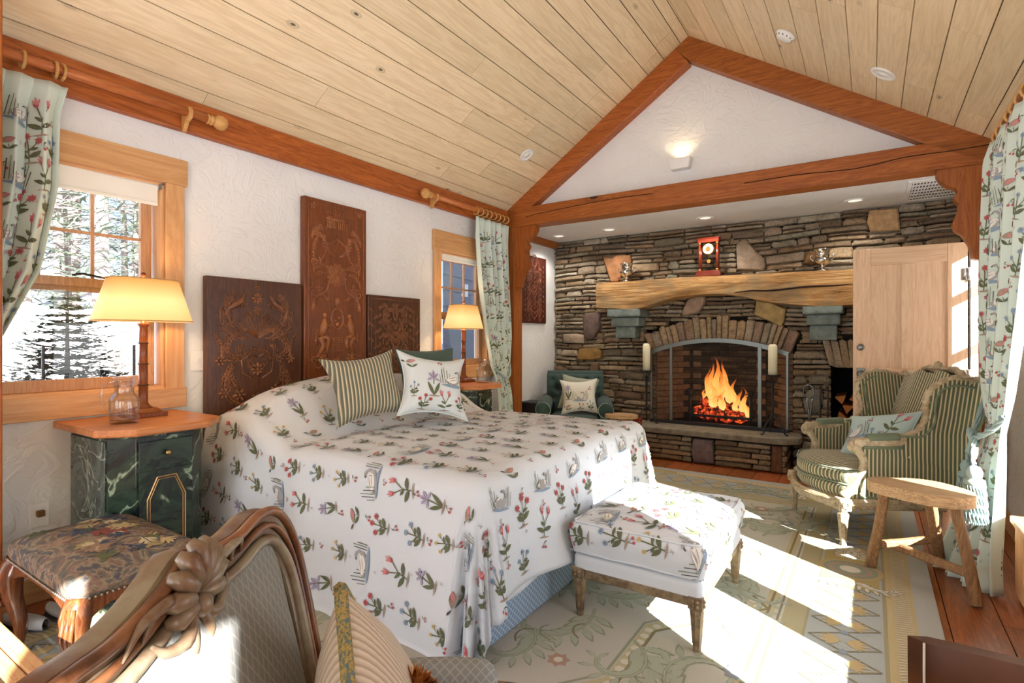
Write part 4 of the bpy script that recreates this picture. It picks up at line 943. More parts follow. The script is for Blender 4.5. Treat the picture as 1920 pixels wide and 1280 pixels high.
rg4 = random.Random(8); n = 0; shp = {'round': [(math.cos(k * PI / 5), math.sin(k * PI / 5)) for k in range(10)], 'wedge': [(-1, -.6), (.9, -.7), (1.0, -.45), (.1, .95), (-.1, .95)], 'half': [(-1, -.4), (1, -.4), (.8, .2), (.3, .6), (-.3, .6), (-.8, .2)]}
lg = []
MB().bb(-.31, .28, 6.10, 6.66, .0, .28).build('step', D, thing('log_ledge', 'dark stone ledge under the stacked firewood', 'ledge', (0, 6.3, 0)), world=True)
for r in range(5):
    for cidx in range(5):
        x = -.245 + cidx * .115 + (.05 if r % 2 else 0); z = .335 + r * .088
        if x > .24: continue
        kind = rg4.choice(('wedge', 'wedge', 'half', 'round')); a = rg4.uniform(0, 6.3); rr = .046
        P_ = [(x + rr * (px * math.cos(a) - pz * math.sin(a)), z + rr * (px * math.sin(a) + pz * math.cos(a))) for px, pz in shp[kind]]
        o = MB().prism(P_, 6.14 + rg4.uniform(0, .04), 6.58, 'y').build('split_log', LOGM)
        cen = Vector((x, 6.36, z))
        for vx in o.data.vertices: vx.co -= cen
        o.location = cen
        where = ['bottom', 'second', 'third', 'fourth', 'top'][r]; sp_n = ['first', 'second', 'third', 'fourth', 'last'][cidx]
        tag(o, 'orange split log in the wood niche, %s layer, %s from the fire tools' % (where, sp_n), 'log', 'split logs in the wood niche'); n += 1

# ================================================================ BED
CLOTH = fabric('bedspread_cloth', (208, 213, 218), scale=700, bump=.06)
THREAD = thread()
class Drape:
    """cloth lying on a rectangle and falling over its edges"""
    def __init__(s, x0, x1, y0, y1, top, r=.08, amp=.02, k=9, flare=.06, floor=.012): s.__dict__.update(locals())
    def P(s, a, b):
        x, y = min(max(a, s.x0), s.x1), min(max(b, s.y0), s.y1); ex, ey = a - x, b - y; d = math.hypot(ex, ey)
        z = s.top(x, y)
        if d < 1e-9: return Vector((x, y, z))
        dx, dy = ex / d, ey / d; arcL = s.r * PI / 2
        if d < arcL: q = d / s.r; out, down = s.r * math.sin(q), s.r * (1 - math.cos(q))
        else: out, down = s.r + (d - arcL) * s.flare, s.r + (d - arcL)
        per = a * abs(dy) + b * abs(dx) + math.atan2(dy, dx) * .30
        f = min(1, max(0, (down - s.r) / .5)); sg = math.sin(per * s.k) * .6 + math.sin(per * s.k * 1.7 + 1.3) * .4
        out += .5 * s.amp * f * math.sin(per * 4.2 + down * 5.0 + 1) + .32 * s.amp * f * math.sin(per * 15 + 2.5 * noise.noise(Vector((per * 1.5, down * 1.2, 4)))) + s.amp * f * (sg + .8) + s.amp * .8 * f * noise.noise(Vector((per * 3, down * 2, 0)))
        zz = z - down
        fl = s.floor(x, y) if callable(s.floor) else s.floor
        if zz < fl: ov = fl - zz; out += ov * .35; zz = fl + .012 * abs(math.sin(per * 13 + ov * 20)) * min(1, ov * 20)
        return Vector((x + dx * out, y + dy * out, zz))
BX0, BX1, BY0, BY1 = -3.33, -1.36, 1.78, 3.50
def bedtop(x, y):
    yc = (y - 2.64) / .9; u = x + 3.33; z = .715 + .02 * (1 - yc * yc)
    b = (1 - sst(.36, .74, u)) * (.235 + .05 * math.cos(yc * 1.4)) * max(0, 1 - abs(yc) ** 5 * .55) * (1 - .35 * sst(.2, -.05, u))
    z += b - .02 * math.exp(-((u - .78) / .07) ** 2)
    return z + .016 * noise.noise(Vector((x * 2.2, y * 2.2, 0))) + .005 * noise.noise(Vector((x * 9, y * 5, 2)))
dp = Drape(BX0, BX1, BY0, BY1, bedtop, r=.10, amp=.045, k=6.5, flare=.07)
FB = with_off(dp.P)
bed = thing('bed', 'king bed under a flower and swan embroidered pale coverlet', 'bed', (-2.3, 2.64, 0))
HX, HW = BX1 + .545, .72 + .06
def cov(u, v): return dp.P(lerp(BX0, HX, u), lerp(BY0 - HW, BY1 + HW, v))
cv = MB().grid(cov, 120, 170).build('coverlet', CLOTH, bed, True, world=True); cv['label'] = 'pale coverlet with embroidered swans and flowers'
sol = cv.modifiers.new('solid', 'SOLIDIFY'); sol.thickness = .004; sol.offset = -1
mb = scatter(MB(), FB, BX0 + .03, HX - .03, BY0 - HW + .04, BY1 + HW - .3, .19, R(90), .006, k=.85)
e = mb.build('embroidery', THREAD, cv, world=True); e['kind'] = 'stuff'
def hemF(u, v): 
    y = lerp(BY0 - .06, BY1 + .06, u); a = v * 2 * PI; return Vector((-1.265 + .022 * math.cos(a) + .006 * math.sin(y * 14), y, .225 + .03 * math.sin(a) + .006 * math.sin(y * 9)))
MB().grid(hemF, 40, 10, cv=True).build('hem_roll', CLOTH, bed, True, world=True)
MB().bb(-3.3, -1.34, 1.80, 3.48, .24, .60).build('mattress', WHITE, bed, world=True, bevel=.04)
t = NT('blue_lattice'); tc = t.n('TexCoord'); s_ = t.n('SeparateXYZ', Vector=tc.outputs['Object'])
def lattice(t, a, b, pitch, c0, c1, th=.08):
    f1 = t.math('ABSOLUTE', t.math('SUBTRACT', t.math('FRACT', t.math('ADD', t.math('DIVIDE', t.math('ADD', a, b), pitch), 50.0)), .5)); f2 = t.math('ABSOLUTE', t.math('SUBTRACT', t.math('FRACT', t.math('ADD', t.math('DIVIDE', t.math('SUBTRACT', a, b), pitch), 50.0)), .5))
    m_ = t.math('LESS_THAN', t.math('MINIMUM', f1, f2), th); return t.mix(m_, c0, c1)
t.base(lattice(t, s_.outputs[1], s_.outputs[2], .03, hexa(128, 152, 176), hexa(186, 200, 212)), .85, .15); LATB = t.m
MB().bb(-3.3, -1.30, 1.80, 3.48, .012, .24).build('bed_skirt', LATB, bed, world=True, bevel=.01)
# -- pillows
def pillow(name, label, loc, rz, tilt, w_, h_, th, mat, motif=None, pipe=None, roll=0, group=None, pinch=.10, lay_seed=1):
    root = thing(name, label, 'cushion', loc, rz, group)
    Rm = Matrix.Rotation(roll, 3, 'Y'); Tm = Matrix.Rotation(-tilt, 3, 'X')
    def base(u, v):  # -1..1
        x = u * (w_ / 2) * (1.03 - pinch * (1 - v * v) * u * u * 1.0); z = v * (h_ / 2) * (1.03 - pinch * (1 - u * u) * v * v * 1.0)
        return x, z
    def P(u, v, side):
        x, z = base(u, v); t_ = th / 2 * (max(0, 1 - abs(u) ** 2.6) ** .55) * (max(0, 1 - abs(v) ** 2.6) ** .55) * (1 + .08 * noise.noise(Vector((u * 2, v * 2, lay_seed))))
        p = Rm @ Vector((x, -side * t_, z)); p.z += 0; p = Tm @ p; return p
    low = min((P(a, b, 1)).z for a in (-1, 0, 1) for b in (-1, 0, 1)) 
    def PP(u, v, side): p = P(u, v, side); return p + Vector((0, 0, -low + .004))
    m = MB().grid(lambda a, b: PP(math.sin((a - .5) * PI), math.sin((b - .5) * PI), 1), 26, 26); m.grid(lambda a, b: PP(-math.sin((a - .5) * PI), math.sin((b - .5) * PI), -1), 26, 26)
    c_ = m.build('cover', mat, root, True)
    if motif:
        Fm = lambda s, t_, off: (lambda p, n: p + n * off)(PP(max(-1, min(1, s * 2 / w_)), max(-1, min(1, t_ * 2 / h_)), 1), (Tm @ Rm @ Vector((0, -1, 0))))
        mb = MB()
        for (sx, sy, sz, mo, an) in motif: lay(mb, Fm, sx * w_, sy * h_, R(an), sz, mo, .003)
        q = mb.build('embroidery', THREAD, c_); q['kind'] = 'stuff'
    ring = []
    for k in range(80):
        q = k / 20; 
        if q < 1: u, v = -1 + 2 * q, -1
        elif q < 2: u, v = 1, -1 + 2 * (q - 1)
        elif q < 3: u, v = 1 - 2 * (q - 2), 1
        else: u, v = -1, 1 - 2 * (q - 3)
        ring.append(PP(u, v, 0))
    MB().tube(ring, .0045, 6, closed=True).build('piping', pipe or mat, root, True)
    return root
SG_STR = striped('green_cream_stripe', [(0, (92, 96, 84)), (.34, (104, 108, 92)), (.42, (206, 190, 156)), (.62, (214, 200, 168)), (.7, (150, 140, 116)), (1, (92, 96, 84))], 0, .021)
DGREEN = fabric('dark_green_velvet', (72, 92, 84), .7)
PILLC = fabric('pillow_cloth', (210, 216, 216), scale=700, bump=.05)
# forward direction of local -y
def face(dx, dy): return math.atan2(dy, dx) + PI / 2
pillow('green_cushion', 'plain dark green cushion peeking behind the swan pillow', (-2.62, 2.88, .80), face(1, -.42), R(22), .44, .42, .13, DGREEN, pinch=.12, lay_seed=4)
pillow('striped_cushion', 'green and cream striped square cushion on the bed', (-2.55, 2.24, .765), face(1, -.42), R(26), .45, .42, .17, SG_STR, roll=R(-7), pinch=.20)
MO = MOTIFS
pillow('swan_pillow', 'pale pillow embroidered with a swan and an iris', (-2.32, 2.58, .745), face(1, -.42), R(24), .46, .42, .15, PILLC, [(-.05, -.02, .17, MO[1][0], 0), (.25, .1, .19, MO[2][0], 0), (-.18, -.33, .12, MO[0][0], -10), (.1, -.3, .14, MO[5][0], 10), (-.36, .3, .13, MO[4][0], 0), (.36, -.3, .1, MO[0][0], 0), (.06, .36, .09, SMALL[0][0], 0), (-.34, -.12, .1, MO[3][0], 0), (.1, .2, .06, SMALL[1][0], 0)], PILLC, roll=R(9), pinch=.22, lay_seed=2)
pillow('sleeping_pillow', 'embroidered pillow slumping past the bedspread end by the small window', (-2.95, 3.52, .60), face(1, -.1), R(52), .5, .34, .13, PILLC, [(-.2, 0, .13, MO[3][0], 30), (.2, 0, .13, MO[0][0], -20)], PILLC, pinch=.1, lay_seed=6)

# ================================================================ CARVED PANELS
CARV = wood('carved_walnut', (98, 60, 38), (56, 32, 20), 'z', 1.0, .38, var=.12, spec=.45, bump=.1)  # panel boards kept dark: groove shade put into the colour
CARVH = wood('carved_chestnut', (136, 74, 36), (84, 42, 20), 'z', 1.0, .38, var=.1, spec=.45, bump=.1)
def acanthus(mb, P, x, z, a, L, W, curl=1, n=5, r=.006):
    """a curling leaf: a main rib plus side lobes, as half-sunk rods"""
    pts = []; px, pz, ang = x, z, a
    for k in range(9): pts.append((px, pz)); ang += curl * (.10 + .05 * k); px += math.cos(ang) * L / 8; pz += math.sin(ang) * L / 8
    mb.tube([P(*q) for q in pts], [r * (1.2 - .09 * k) for k in range(9)], 5)
    for k in range(1, 8):
        (x0, z0), (x1, z1) = pts[k], pts[min(8, k + 1)]; b = math.atan2(z1 - z0, x1 - x0) if k < 8 else ang
        for s in (-1, 1):
            q = b + s * .9; l2 = W * math.sin(PI * (k + .6) / 9)
            mb.tube([P(x0, z0), P(x0 + math.cos(q) * l2 * .6, z0 + math.sin(q) * l2 * .6), P(x0 + math.cos(q - s * .5) * l2, z0 + math.sin(q - s * .5) * l2)], [r * .9, r * .8, r * .3], 4)
def rosette(mb, P, x, z, r, n=6):
    for k in range(n):
        a = 2 * PI * k / n; c = (x + math.cos(a) * r * .6, z + math.sin(a) * r * .6)
        mb.tube([P(x + math.cos(a) * r * .25, z + math.sin(a) * r * .25), P(*c), P(x + math.cos(a) * r, z + math.sin(a) * r)], [r * .1, r * .28, r * .1], 6)
    p = P(x, z); mb.ball(p, r * .25, 6, 5)
def line(mb, P, pts, r=.005, closed=False): mb.tube([P(*q) for q in pts], r, 5, closed=closed)
RELW = relief('carved_relief_wood', (126, 72, 40), (164, 104, 62), .35, 30); RELD = relief('carved_relief_dark', (92, 54, 32), (138, 88, 56), .35, 30); RELR = relief('carved_relief_red', (92, 46, 28), (132, 74, 46), .35, 30)  # relief lighter than its board, painting in the shade between the carvings
def carved(name, label, y0, y1, z0, z1, mat, fn, thick=.045, group=None, base_x=XL, relief_mat=None):
    relief_mat = relief_mat or RELD
    root = thing(name, label, 'carving', (base_x, (y0 + y1) / 2, z0), 0, group)
    W, Hh = y1 - y0, z1 - z0; fx = base_x + thick
    MB().bb(base_x + .002, fx, y0 + .003, y1 - .003, z0, z1).build('board', mat, root, world=True, bevel=.006)
    P = lambda a, b: Vector((fx + .0005, y0 + (a + 1) / 2 * W, z0 + b * Hh))  # a -1..1 , b 0..1
    PS = lambda cx, cz: (lambda x, z: Vector((fx + .0005, y0 + W / 2 + cx + x, z0 + cz + z)))
    m = MB(); fn(m, PS, W, Hh); m.v = [(fx + (p[0] - fx) * .9, p[1], p[2]) for p in m.v]
    o = m.build('relief', relief_mat, root, True, world=True); o['kind'] = 'stuff'; return root
def carve1(m, PS, W, H_):
    P = PS(0, 0)
    for s in (-1, 1):
        Q = lambda x, z, s=s: P(s * x, z)
        for (x, z, a, L, w_, c) in [(.05, .50, -.1, .34, .05, 1.0), (.08, .50, .5, .34, .06, .9), (.04, .55, .2, .26, .05, -1), (.06, .42, -.9, .22, .05, 1.2), (.03, .36, -.3, .2, .04, 1.5), (.12, .18, .6, .2, .05, .8), (.2, .12, 1.2, .22, .04, .6), (.03, .3, .6, .2, .045, 1.3), (.2, .62, 1.3, .2, .04, .6), (.1, .08, .2, .22, .05, 1), (.24, .36, 1.8, .2, .03, -.6)]: acanthus(m, Q, x, z, a, L, w_, c)
        for (x, z, r) in [(.24, .36, .035), (.20, .26, .03), (.12, .14, .045), (.22, .16, .04), (.10, .72, .03), (.06, .65, .025)]: rosette(m, Q, x, z, r)
        # bird
        m.tube([Q(.20, .68), Q(.15, .71), Q(.11, .74), Q(.09, .78), Q(.075, .775)], [.01, .022, .018, .01, .004], 7)
        for k in range(9): line(m, Q, [(.0 + .0 * k, .50), (.02 + .022 * k, .66 - .008 * k)], .0035)
        line(m, Q, [(.03, .24), (.10, .28), (.11, .36), (.05, .40), (0, .38)], .007)
    for z, r in ((.10, .05), (.02, .05), (.30, .045), (.76, .04), (.68, .03), (.84 * 1.0, .02)): rosette(m, P, 0, min(z, H_ - .05), r, 8)
    line(m, P, [(0, H_ - .10), (0, H_ - .002)], .002)
def carve2(m, PS, W, H_):
    P = PS(0, 0); w2 = W / 2 - .035
    line(m, P, [(-w2, .03), (w2, .03), (w2, H_ - .04), (-w2, H_ - .04)], .003, True)
    for s in (-1, 1):
        Q = lambda x, z, s=s: P(s * x, z)
        line(m, Q, bez([(.0, H_ * .80, 0), (.08, H_ * .76, 0), (.13, H_ * .68, 0), (.2, H_ * .66, 0), (.2, H_ * .60, 0)], 5) and [(p.x, p.y) for p in bez([(.0, H_ * .80, 0), (.08, H_ * .76, 0), (.13, H_ * .68, 0), (.2, H_ * .66, 0), (.2, H_ * .60, 0)], 5)], .005)
        line(m, Q, [(p.x, p.y) for p in bez([(0, H_ * .60, 0), (.06, H_ * .58, 0), (.09, H_ * .52, 0), (.12, H_ * .50, 0), (.2, H_ * .46, 0), (.22, H_ * .40, 0)], 5)], .006)
        line(m, Q, spiral(.19, H_ * .66, .05, .01, 2.2, 1.4), .005); line(m, Q, spiral(.2, H_ * .5, .045, .01, 0, 1.4), .005); line(m, Q, spiral(.17, H_ * .12, .05, .01, 1, 1.5), .005)
        for (x, z, a, L, w_, c) in [(.02, .95, .3, .2, .04, .8), (.2, .9, 1.4, .2, .03, .4), (.06, .85, .6, .18, .04, -.8), (.05, .62, .1, .2, .04, .9), (.2, .55, 1.5, .2, .035, .6), (.1, .18, .3, .16, .04, 1.2), (.03, .12, .1, .2, .04, 1), (.22, .72, 1.7, .18, .03, .8), (.22, 1.05, 1.6, .16, .03, .9), (.1, 1.05, 1.0, .16, .03, -.9), (.19, .3, 1.6, .16, .03, .5)]: acanthus(m, Q, x, z * H_ / 1.35, a, L, w_, c, r=.005)
        for (x, z, r) in [(.12, .82, .022), (.15, .87, .022), (.09, .78, .02), (.12, .14, .04), (.06, .92, .03), (.21, .98, .025), (.2, .14, .03)]: rosette(m, Q, x, H_ * z * .98, r)
        # seated figure
        m.ball(Q(.11, H_ * .375), .020, 8, 6); m.tube([Q(.115, H_ * .36), Q(.12, H_ * .32), Q(.14, H_ * .265)], [.018, .032, .03], 8)
        m.tube([Q(.14, H_ * .265), Q(.08, H_ * .25), Q(.10, H_ * .17)], [.026, .022, .012], 7); m.tube([Q(.15, H_ * .26), Q(.12, H_ * .215), Q(.17, H_ * .15)], [.026, .02, .01], 7); m.tube([Q(.115, H_ * .35), Q(.07, H_ * .31), Q(.05, H_ * .345)], [.011, .009, .006], 6)
        for k in range(5): line(m, Q, [(.012 + .018 * k, H_ * .90), (.012 + .018 * k, H_ * .855)], .006)
        for k in range(7):
            for j in range(6): q = P(s * (.015 + .022 * k), H_ * .935 + j * .012) if j < 4 else P(s * (.01 + .012 * k), H_ * .2 + j * .014); m.ball(q, .0045, 4, 3)
    line(m, P, [(-.1, H_ * .905), (.1, H_ * .905)], .009)
    line(m, P, [(.055 * math.cos(q), H_ * .36 + .075 * math.sin(q)) for q in [2 * PI * k / 20 for k in range(20)]], .007, True)
    m.ball(P(0, H_ * .455), .03, 10, 8, sz=1.3); m.ball(P(-.012, H_ * .35), .016, 6, 5); m.ball(P(.015, H_ * .365), .014, 6, 5); m.ball(P(0, H_ * .33), .02, 6, 5)
    for k in range(9): a = R(10 + 20 * k); m.tube([P(.012 * math.cos(a), H_ * .105 + .012 * math.sin(a)), P(.055 * math.cos(a), H_ * .105 + .055 * math.sin(a))], [.003, .009], 5)
    for k in range(12): a = 2 * PI * k / 12; acanthus(m, P, .0, H_ * .60, a, .09, .03, .3, r=.004)
    for i in range(9):
        for j in range(9): 
            if abs(i - 4) * .011 < .05: m.ball(P((i - 4) * .012, H_ * .18 + j * .013), .004, 4, 3)
def carve3(m, PS, W, H_, dens=1, bord=True):
    P = PS(0, 0); w2 = W / 2 - .04; n = 0
    if bord:
        for s in (-1, 1): line(m, P, [(s * w2, .02), (s * w2, H_ - .03)], .004); line(m, P, [(s * (w2 - .045), .02), (s * (w2 - .045), H_ - .05)], .003)
        line(m, P, [(-w2, H_ - .03), (w2, H_ - .03)], .004)
        z = .05
        while z < H_ - .10:
            for s in (-1, 1): acanthus(m, P, s * (w2 - .022), z, PI / 2 + .5 * (1 if n % 2 else -1), .07, .02, .8 if n % 2 else -.8, r=.0035)
            z += .06; n += 1
        w2 -= .06
    z = .06; n = 0
    while z < H_ - .12:
        for s in (-1, 1):
            Q = lambda x, z_, s=s: P(s * x, z_)
            line(m, Q, spiral(w2 * .5, z, .04, .008, n * 1.1, 1.4 * (1 if n % 2 else -1)), .005)
            acanthus(m, Q, .01, z, .5 + .3 * (n % 3), w2 * .8, .035, (-1) ** n * .9, r=.0045); acanthus(m, Q, w2 * .4, z + .02, 1.2, .1, .03, (-1) ** n * 1.2, r=.004)
            rosette(m, Q, w2 * .85, z + .03, .018)
        rosette(m, P, 0, z, .02 + .006 * (n % 2)); z += .06; n += 1
carved('carved_headboard_panel', 'square carved wood panel with birds and fruit basket, nearest the snowy window', 1.69, 2.352, .50, 1.66, CARV, lambda m, PS, W, H_: carve1(m, lambda a, b: PS(a, b + .28), W, H_ - .28), group='carved panels forming the headboard')
carved('carved_headboard_panel', 'tall carved wood panel with seated figures over the bed', 2.362, 2.932, .50, 2.29, CARVH, lambda m, PS, W, H_: carve2(m, lambda a, b: PS(a, b + .44), W, H_ - .44), group='carved panels forming the headboard', thick=.05, relief_mat=RELW)
carved('carved_headboard_panel', 'dark low carved panel of dense scrollwork beside the small window', 2.945, 3.55, .50, 1.63, CARV, lambda m, PS, W, H_: carve3(m, lambda a, b: PS(a, b + .4), W, H_ - .4), group='carved panels forming the headboard')
carved('carved_wall_panel', 'red-brown openwork carved panel hung on the alcove side wall', 5.25, 5.82, 1.46, 2.26, wood('carved_cherry', (84, 42, 28), (54, 24, 16), 'z', 1, .4), lambda m, PS, W, H_: carve3(m, PS, W, H_, bord=False), thick=.025, relief_mat=RELR)
# ================================================================ NIGHTSTANDS, LAMPS, PITCHERS
def marble(name, base, mid, vein, rough=.25, sc=1.0):
    t = NT(name); v = t.coords((sc, sc, sc), True, (0.3, .5, .9)); n = t.n('TexNoise', Vector=v, Scale=4.0, Detail=8.0, Roughness=.65, Distortion=1.2)
    n2 = t.n('TexNoise', Vector=v, Scale=2.2, Detail=5.0, Distortion=2.0)
    c = t.ramp(n.outputs[0], [(.38, hexa(*base)), (.5, hexa(*mid)), (.56, hexa(*base)), (.7, hexa(*mid))])
    a = t.math('ABSOLUTE', t.math('SUBTRACT', n2.outputs[0], .5)); vv = t.ramp(a, [(0, (1, 1, 1, 1)), (.005, (.6, .6, .6, 1)), (.014, (0, 0, 0, 1))])
    t.base(t.mix(vv, c, hexa(*vein)), rough, .5); return t.m
MARB = marble('green_marble_paint', (20, 30, 30), (44, 64, 50), (150, 168, 140), .25, .7)
MARG = marble('grey_green_marble_paint', (58, 68, 64), (92, 104, 94), (158, 166, 154))
CHERRY = wood('cherry_top', (206, 138, 84), (168, 98, 52), 'y', 1.0, .35, var=.05, ring=.6, bump=.04)
GOLDL = plain('gold_line', (206, 160, 104), .4, .5, .5)
def nightstand(x1, y0, y1, ztop, label):
    ns = thing('nightstand', label, 'nightstand', (XL + .3, (y0 + y1) / 2, 0), group='marbled nightstands')
    top = [(XL + .004, y0), (x1 - .12, y0), (x1, y0 + .12), (x1, y1 - .12), (x1 - .12, y1), (XL + .004, y1)]
    MB().prism(top, ztop - .035, ztop, 'z').build('top', CHERRY, ns, world=True, bevel=.008)
    i = .07; a, b, f = y0 + i, y1 - i, x1 - i - .02; c = .085
    body = [(XL + .02, a), (f - c, a), (f, a + c), (f, b - c), (f - c, b), (XL + .02, b)]
    MB().prism(body, .06, ztop - .035, 'z').build('carcass', MARB, ns, world=True, bevel=.004)
    MB().prism([(XL + .02, a - .012), (f - c + .01, a - .012), (f + .012, a + c), (f + .012, b - c), (f - c + .01, b + .012), (XL + .02, b + .012)], .0, .07, 'z').build('plinth', MARB, ns, world=True, bevel=.004)
    MB().prism([(XL + .02, a - .012), (f - c + .01, a - .012), (f + .012, a + c), (f + .012, b - c), (f - c + .01, b + .012), (XL + .02, b + .012)], ztop - .055, ztop - .035, 'z').build('moulding', MARB, ns, world=True, bevel=.004)
    MB().bb(XL + .03, f - c - .015, a - .005, a, .09, ztop - .07).build('side_panel', MARG, ns, world=True, bevel=.003)
    ya, yb = a + c - .03, b - c + .03; ya, yb = a + c + .006, b - c - .006
    d = MB().bb(f, f + .012, ya, yb, ztop - .20, ztop - .075).build('drawer', MARB, ns, world=True, bevel=.003)
    MB().lathe([(.008, 0), (.007, .012), (.014, .016), (.014, .024), (.006, .028)], 12, (f + .012, (ya + yb) / 2, ztop - .137), rot=Matrix.Rotation(R(90), 3, 'Y')).build('knob', plain('old_brass', (150, 128, 84), .35, .5, .9), d, True, world=True)
    dd = MB().bb(f, f + .012, ya, yb, .10, ztop - .215).build('door', MARB, ns, world=True, bevel=.003)
    ym, zt, hw = (ya + yb) / 2, ztop - .25, (yb - ya) / 2 - .035
    for off, r in ((0, .0035), (.011, .0022)):
        h2 = hw - off; pts = [(f + .014, ym - h2, .14 + off), (f + .014, ym + h2, .14 + off), (f + .014, ym + h2, zt - .10), (f + .014, ym + h2 * .5, zt - off), (f + .014, ym - h2 * .5, zt - off), (f + .014, ym - h2, zt - .10)]
        MB().tube(pts, r, 4, closed=True).build('gilt_line', GOLDL, dd, world=True)
    return ns
nightstand(-2.75, .97, 1.53, .87, 'dark green marbled nightstand with cherry top under the snowy window')
nightstand(-2.77, 3.60, 4.12, .87, 'dark green marbled nightstand between the bed and the oak post')
BAMB = wood('bamboo_lamp_wood', (150, 84, 40), (92, 44, 20), 'z', 3, .3, var=.02)
t = NT('lit_shade'); tc = t.n('TexCoord'); s_ = t.n('SeparateXYZ', Vector=tc.outputs['Generated'])
c = t.ramp(s_.outputs[2], [(0, hexa(238, 196, 128)), (.45, hexa(244, 212, 146)), (1, hexa(216, 160, 88))]); t.base(c, .8, .1); t.set(t.b, 'Emission Color', c); t.b.inputs['Emission Strength'].default_value = .62; SHADE = t.m
def lamp(x, y, z, k, label):
    lp = thing('table_lamp', label, 'lamp', (x, y, z), group='bamboo stem table lamps')
    MB().box(0, 0, .012, .17 * k, .17 * k, .024).box(0, 0, .034, .14 * k, .14 * k, .02, taper=.7).build('base', BAMB, lp, bevel=.004)
    MB().lathe([(.045, .044), (.03, .056), (.022, .07), (.021, .16), (.025, .165), (.021, .17), (.0205, .27), (.025, .275), (.0205, .28), (.02, .38), (.025, .385), (.02, .39), (.02, .47), (.028, .478), (.028, .488), (.012, .494), (.006, .60)], 16).build('pole', BAMB, lp, True)
    for zz in (.165, .275, .385): MB().lathe([(.0255, zz - .002), (.0265, zz), (.0255, zz + .002)], 16).build('collar', BLACK, lp, True)
    a, b = (.185 * k, .125 * k); n = 32
    def ring(sc_, z_):
        out = []
        for i in range(n):
            q = 2 * PI * i / n; cs, sn = math.cos(q), math.sin(q); e = .62
            out.append((b * sc_ * abs(cs) ** e * (1 if cs >= 0 else -1), a * 1.13 * sc_ * abs(sn) ** e * (1 if sn >= 0 else -1), z_))
        return out
    m = MB(); r0, r1 = ring(1.08, .50), ring(.76, .72); m.add(r0 + r1, [(i, (i + 1) % n, (i + 1) % n + n, i + n) for i in range(n)])
    o = m.build('lamp_shade', SHADE, lp, True); q = o.modifiers.new('s', 'SOLIDIFY'); q.thickness = .003
    for r_, z_ in ((1.085, .50), (.765, .72)): MB().tube(ring(r_, z_), .003, 5, closed=True).build('trim_band', plain('shade_trim', (190, 150, 96), .7), lp)
    MB().ball((0, 0, .745), .014).tube([(0, 0, .60), (0, 0, .74)], .003, 6).build('finial', BAMB, lp, True)
    MB().tube([(0, -a, .715), (0, a, .715)], .002, 4).build('spider', BRASS, lp)
    light('lamp_bulb', 'POINT', (x, y, z + .6), 7, (1, .68, .38), size=.035)
    return lp
lamp(-3.20, 1.30, .87, 1.0, 'lit table lamp before the snowy window'); lamp(-3.19, 3.98, .87, .95, 'lit table lamp before the small window by the folded curtain')
PG = glassm('carafe_glass', (.975, .98, .985), .12)
def pitcher(x, y, z, rz, label):
    p = thing('glass_carafe', label, 'carafe', (x, y, z), rz, 'bedside water carafes')
    MB().lathe([(.055, 0), (.062, .01), (.063, .11), (.058, .125), (.044, .14), (.04, .15), (.041, .2), (.046, .205), (.043, .2), (.037, .15), (.042, .137), (.055, .12), (.059, .11), (.058, .014), (.01, .012)], 28).build('body', PG, p, True)
    MB().tube(bez([(0, -.038, .19), (0, -.075, .195), (0, -.10, .17), (0, -.098, .11), (0, -.075, .07), (0, -.06, .05)], 5), .007, 8).build('handle', PG, p, True)
    MB().lathe([(.028, .15), (.033, .152), (.035, .212), (.044, .214), (.046, .222), (.02, .226)], 24).build('tumbler', PG, p, True)
    t_ = NT('water'); t_.m = glassm('water_clear', (.95, .96, .97), .05)
    MB().lathe([(.056, .016), (.057, .045), (.0, .045)], 24).build('water', t_.m, p, True)
pitcher(-3.02, 1.145, .87, 0.2, 'clear glass carafe with handle beside the lamp near the snowy window'); pitcher(-3.0, 4.03, .87, PI - .4, 'clear glass carafe beside the lamp near the small window')
# wall switches and outlet
def switch(y, z, n, name, label, dz=.115, w_=.075):
    s = thing(name, label, 'switch' if n else 'outlet', (XL, y, z))
    MB().bb(XL + .001, XL + .007, y - w_ * max(1, n) / 2, y + w_ * max(1, n) / 2, z - dz / 2, z + dz / 2).build('plate', WHITE, s, world=True, bevel=.002)
    for i in range(n): yy = y + (i - (n - 1) / 2) * .045; MB().bb(XL + .007, XL + .016, yy - .005, yy + .005, z - .004, z + .014).build('toggle', WHITE, s, world=True)
    return s
switch(1.66, 1.145, 1, 'light_switch', 'white toggle switch left of the square carved panel'.replace('left of', 'beside')); switch(3.65, 1.135, 2, 'light_switch', 'white double switch between the dark panel and small window')
ol = switch(.92, .42, 0, 'wall_outlet', 'white wall outlet beside the needlepoint stool'); MB().box(XL + .02, .92, .43, .03, .03, .03).build('plug', plain('brown_plug', (120, 84, 40)), ol, world=True, bevel=.004)

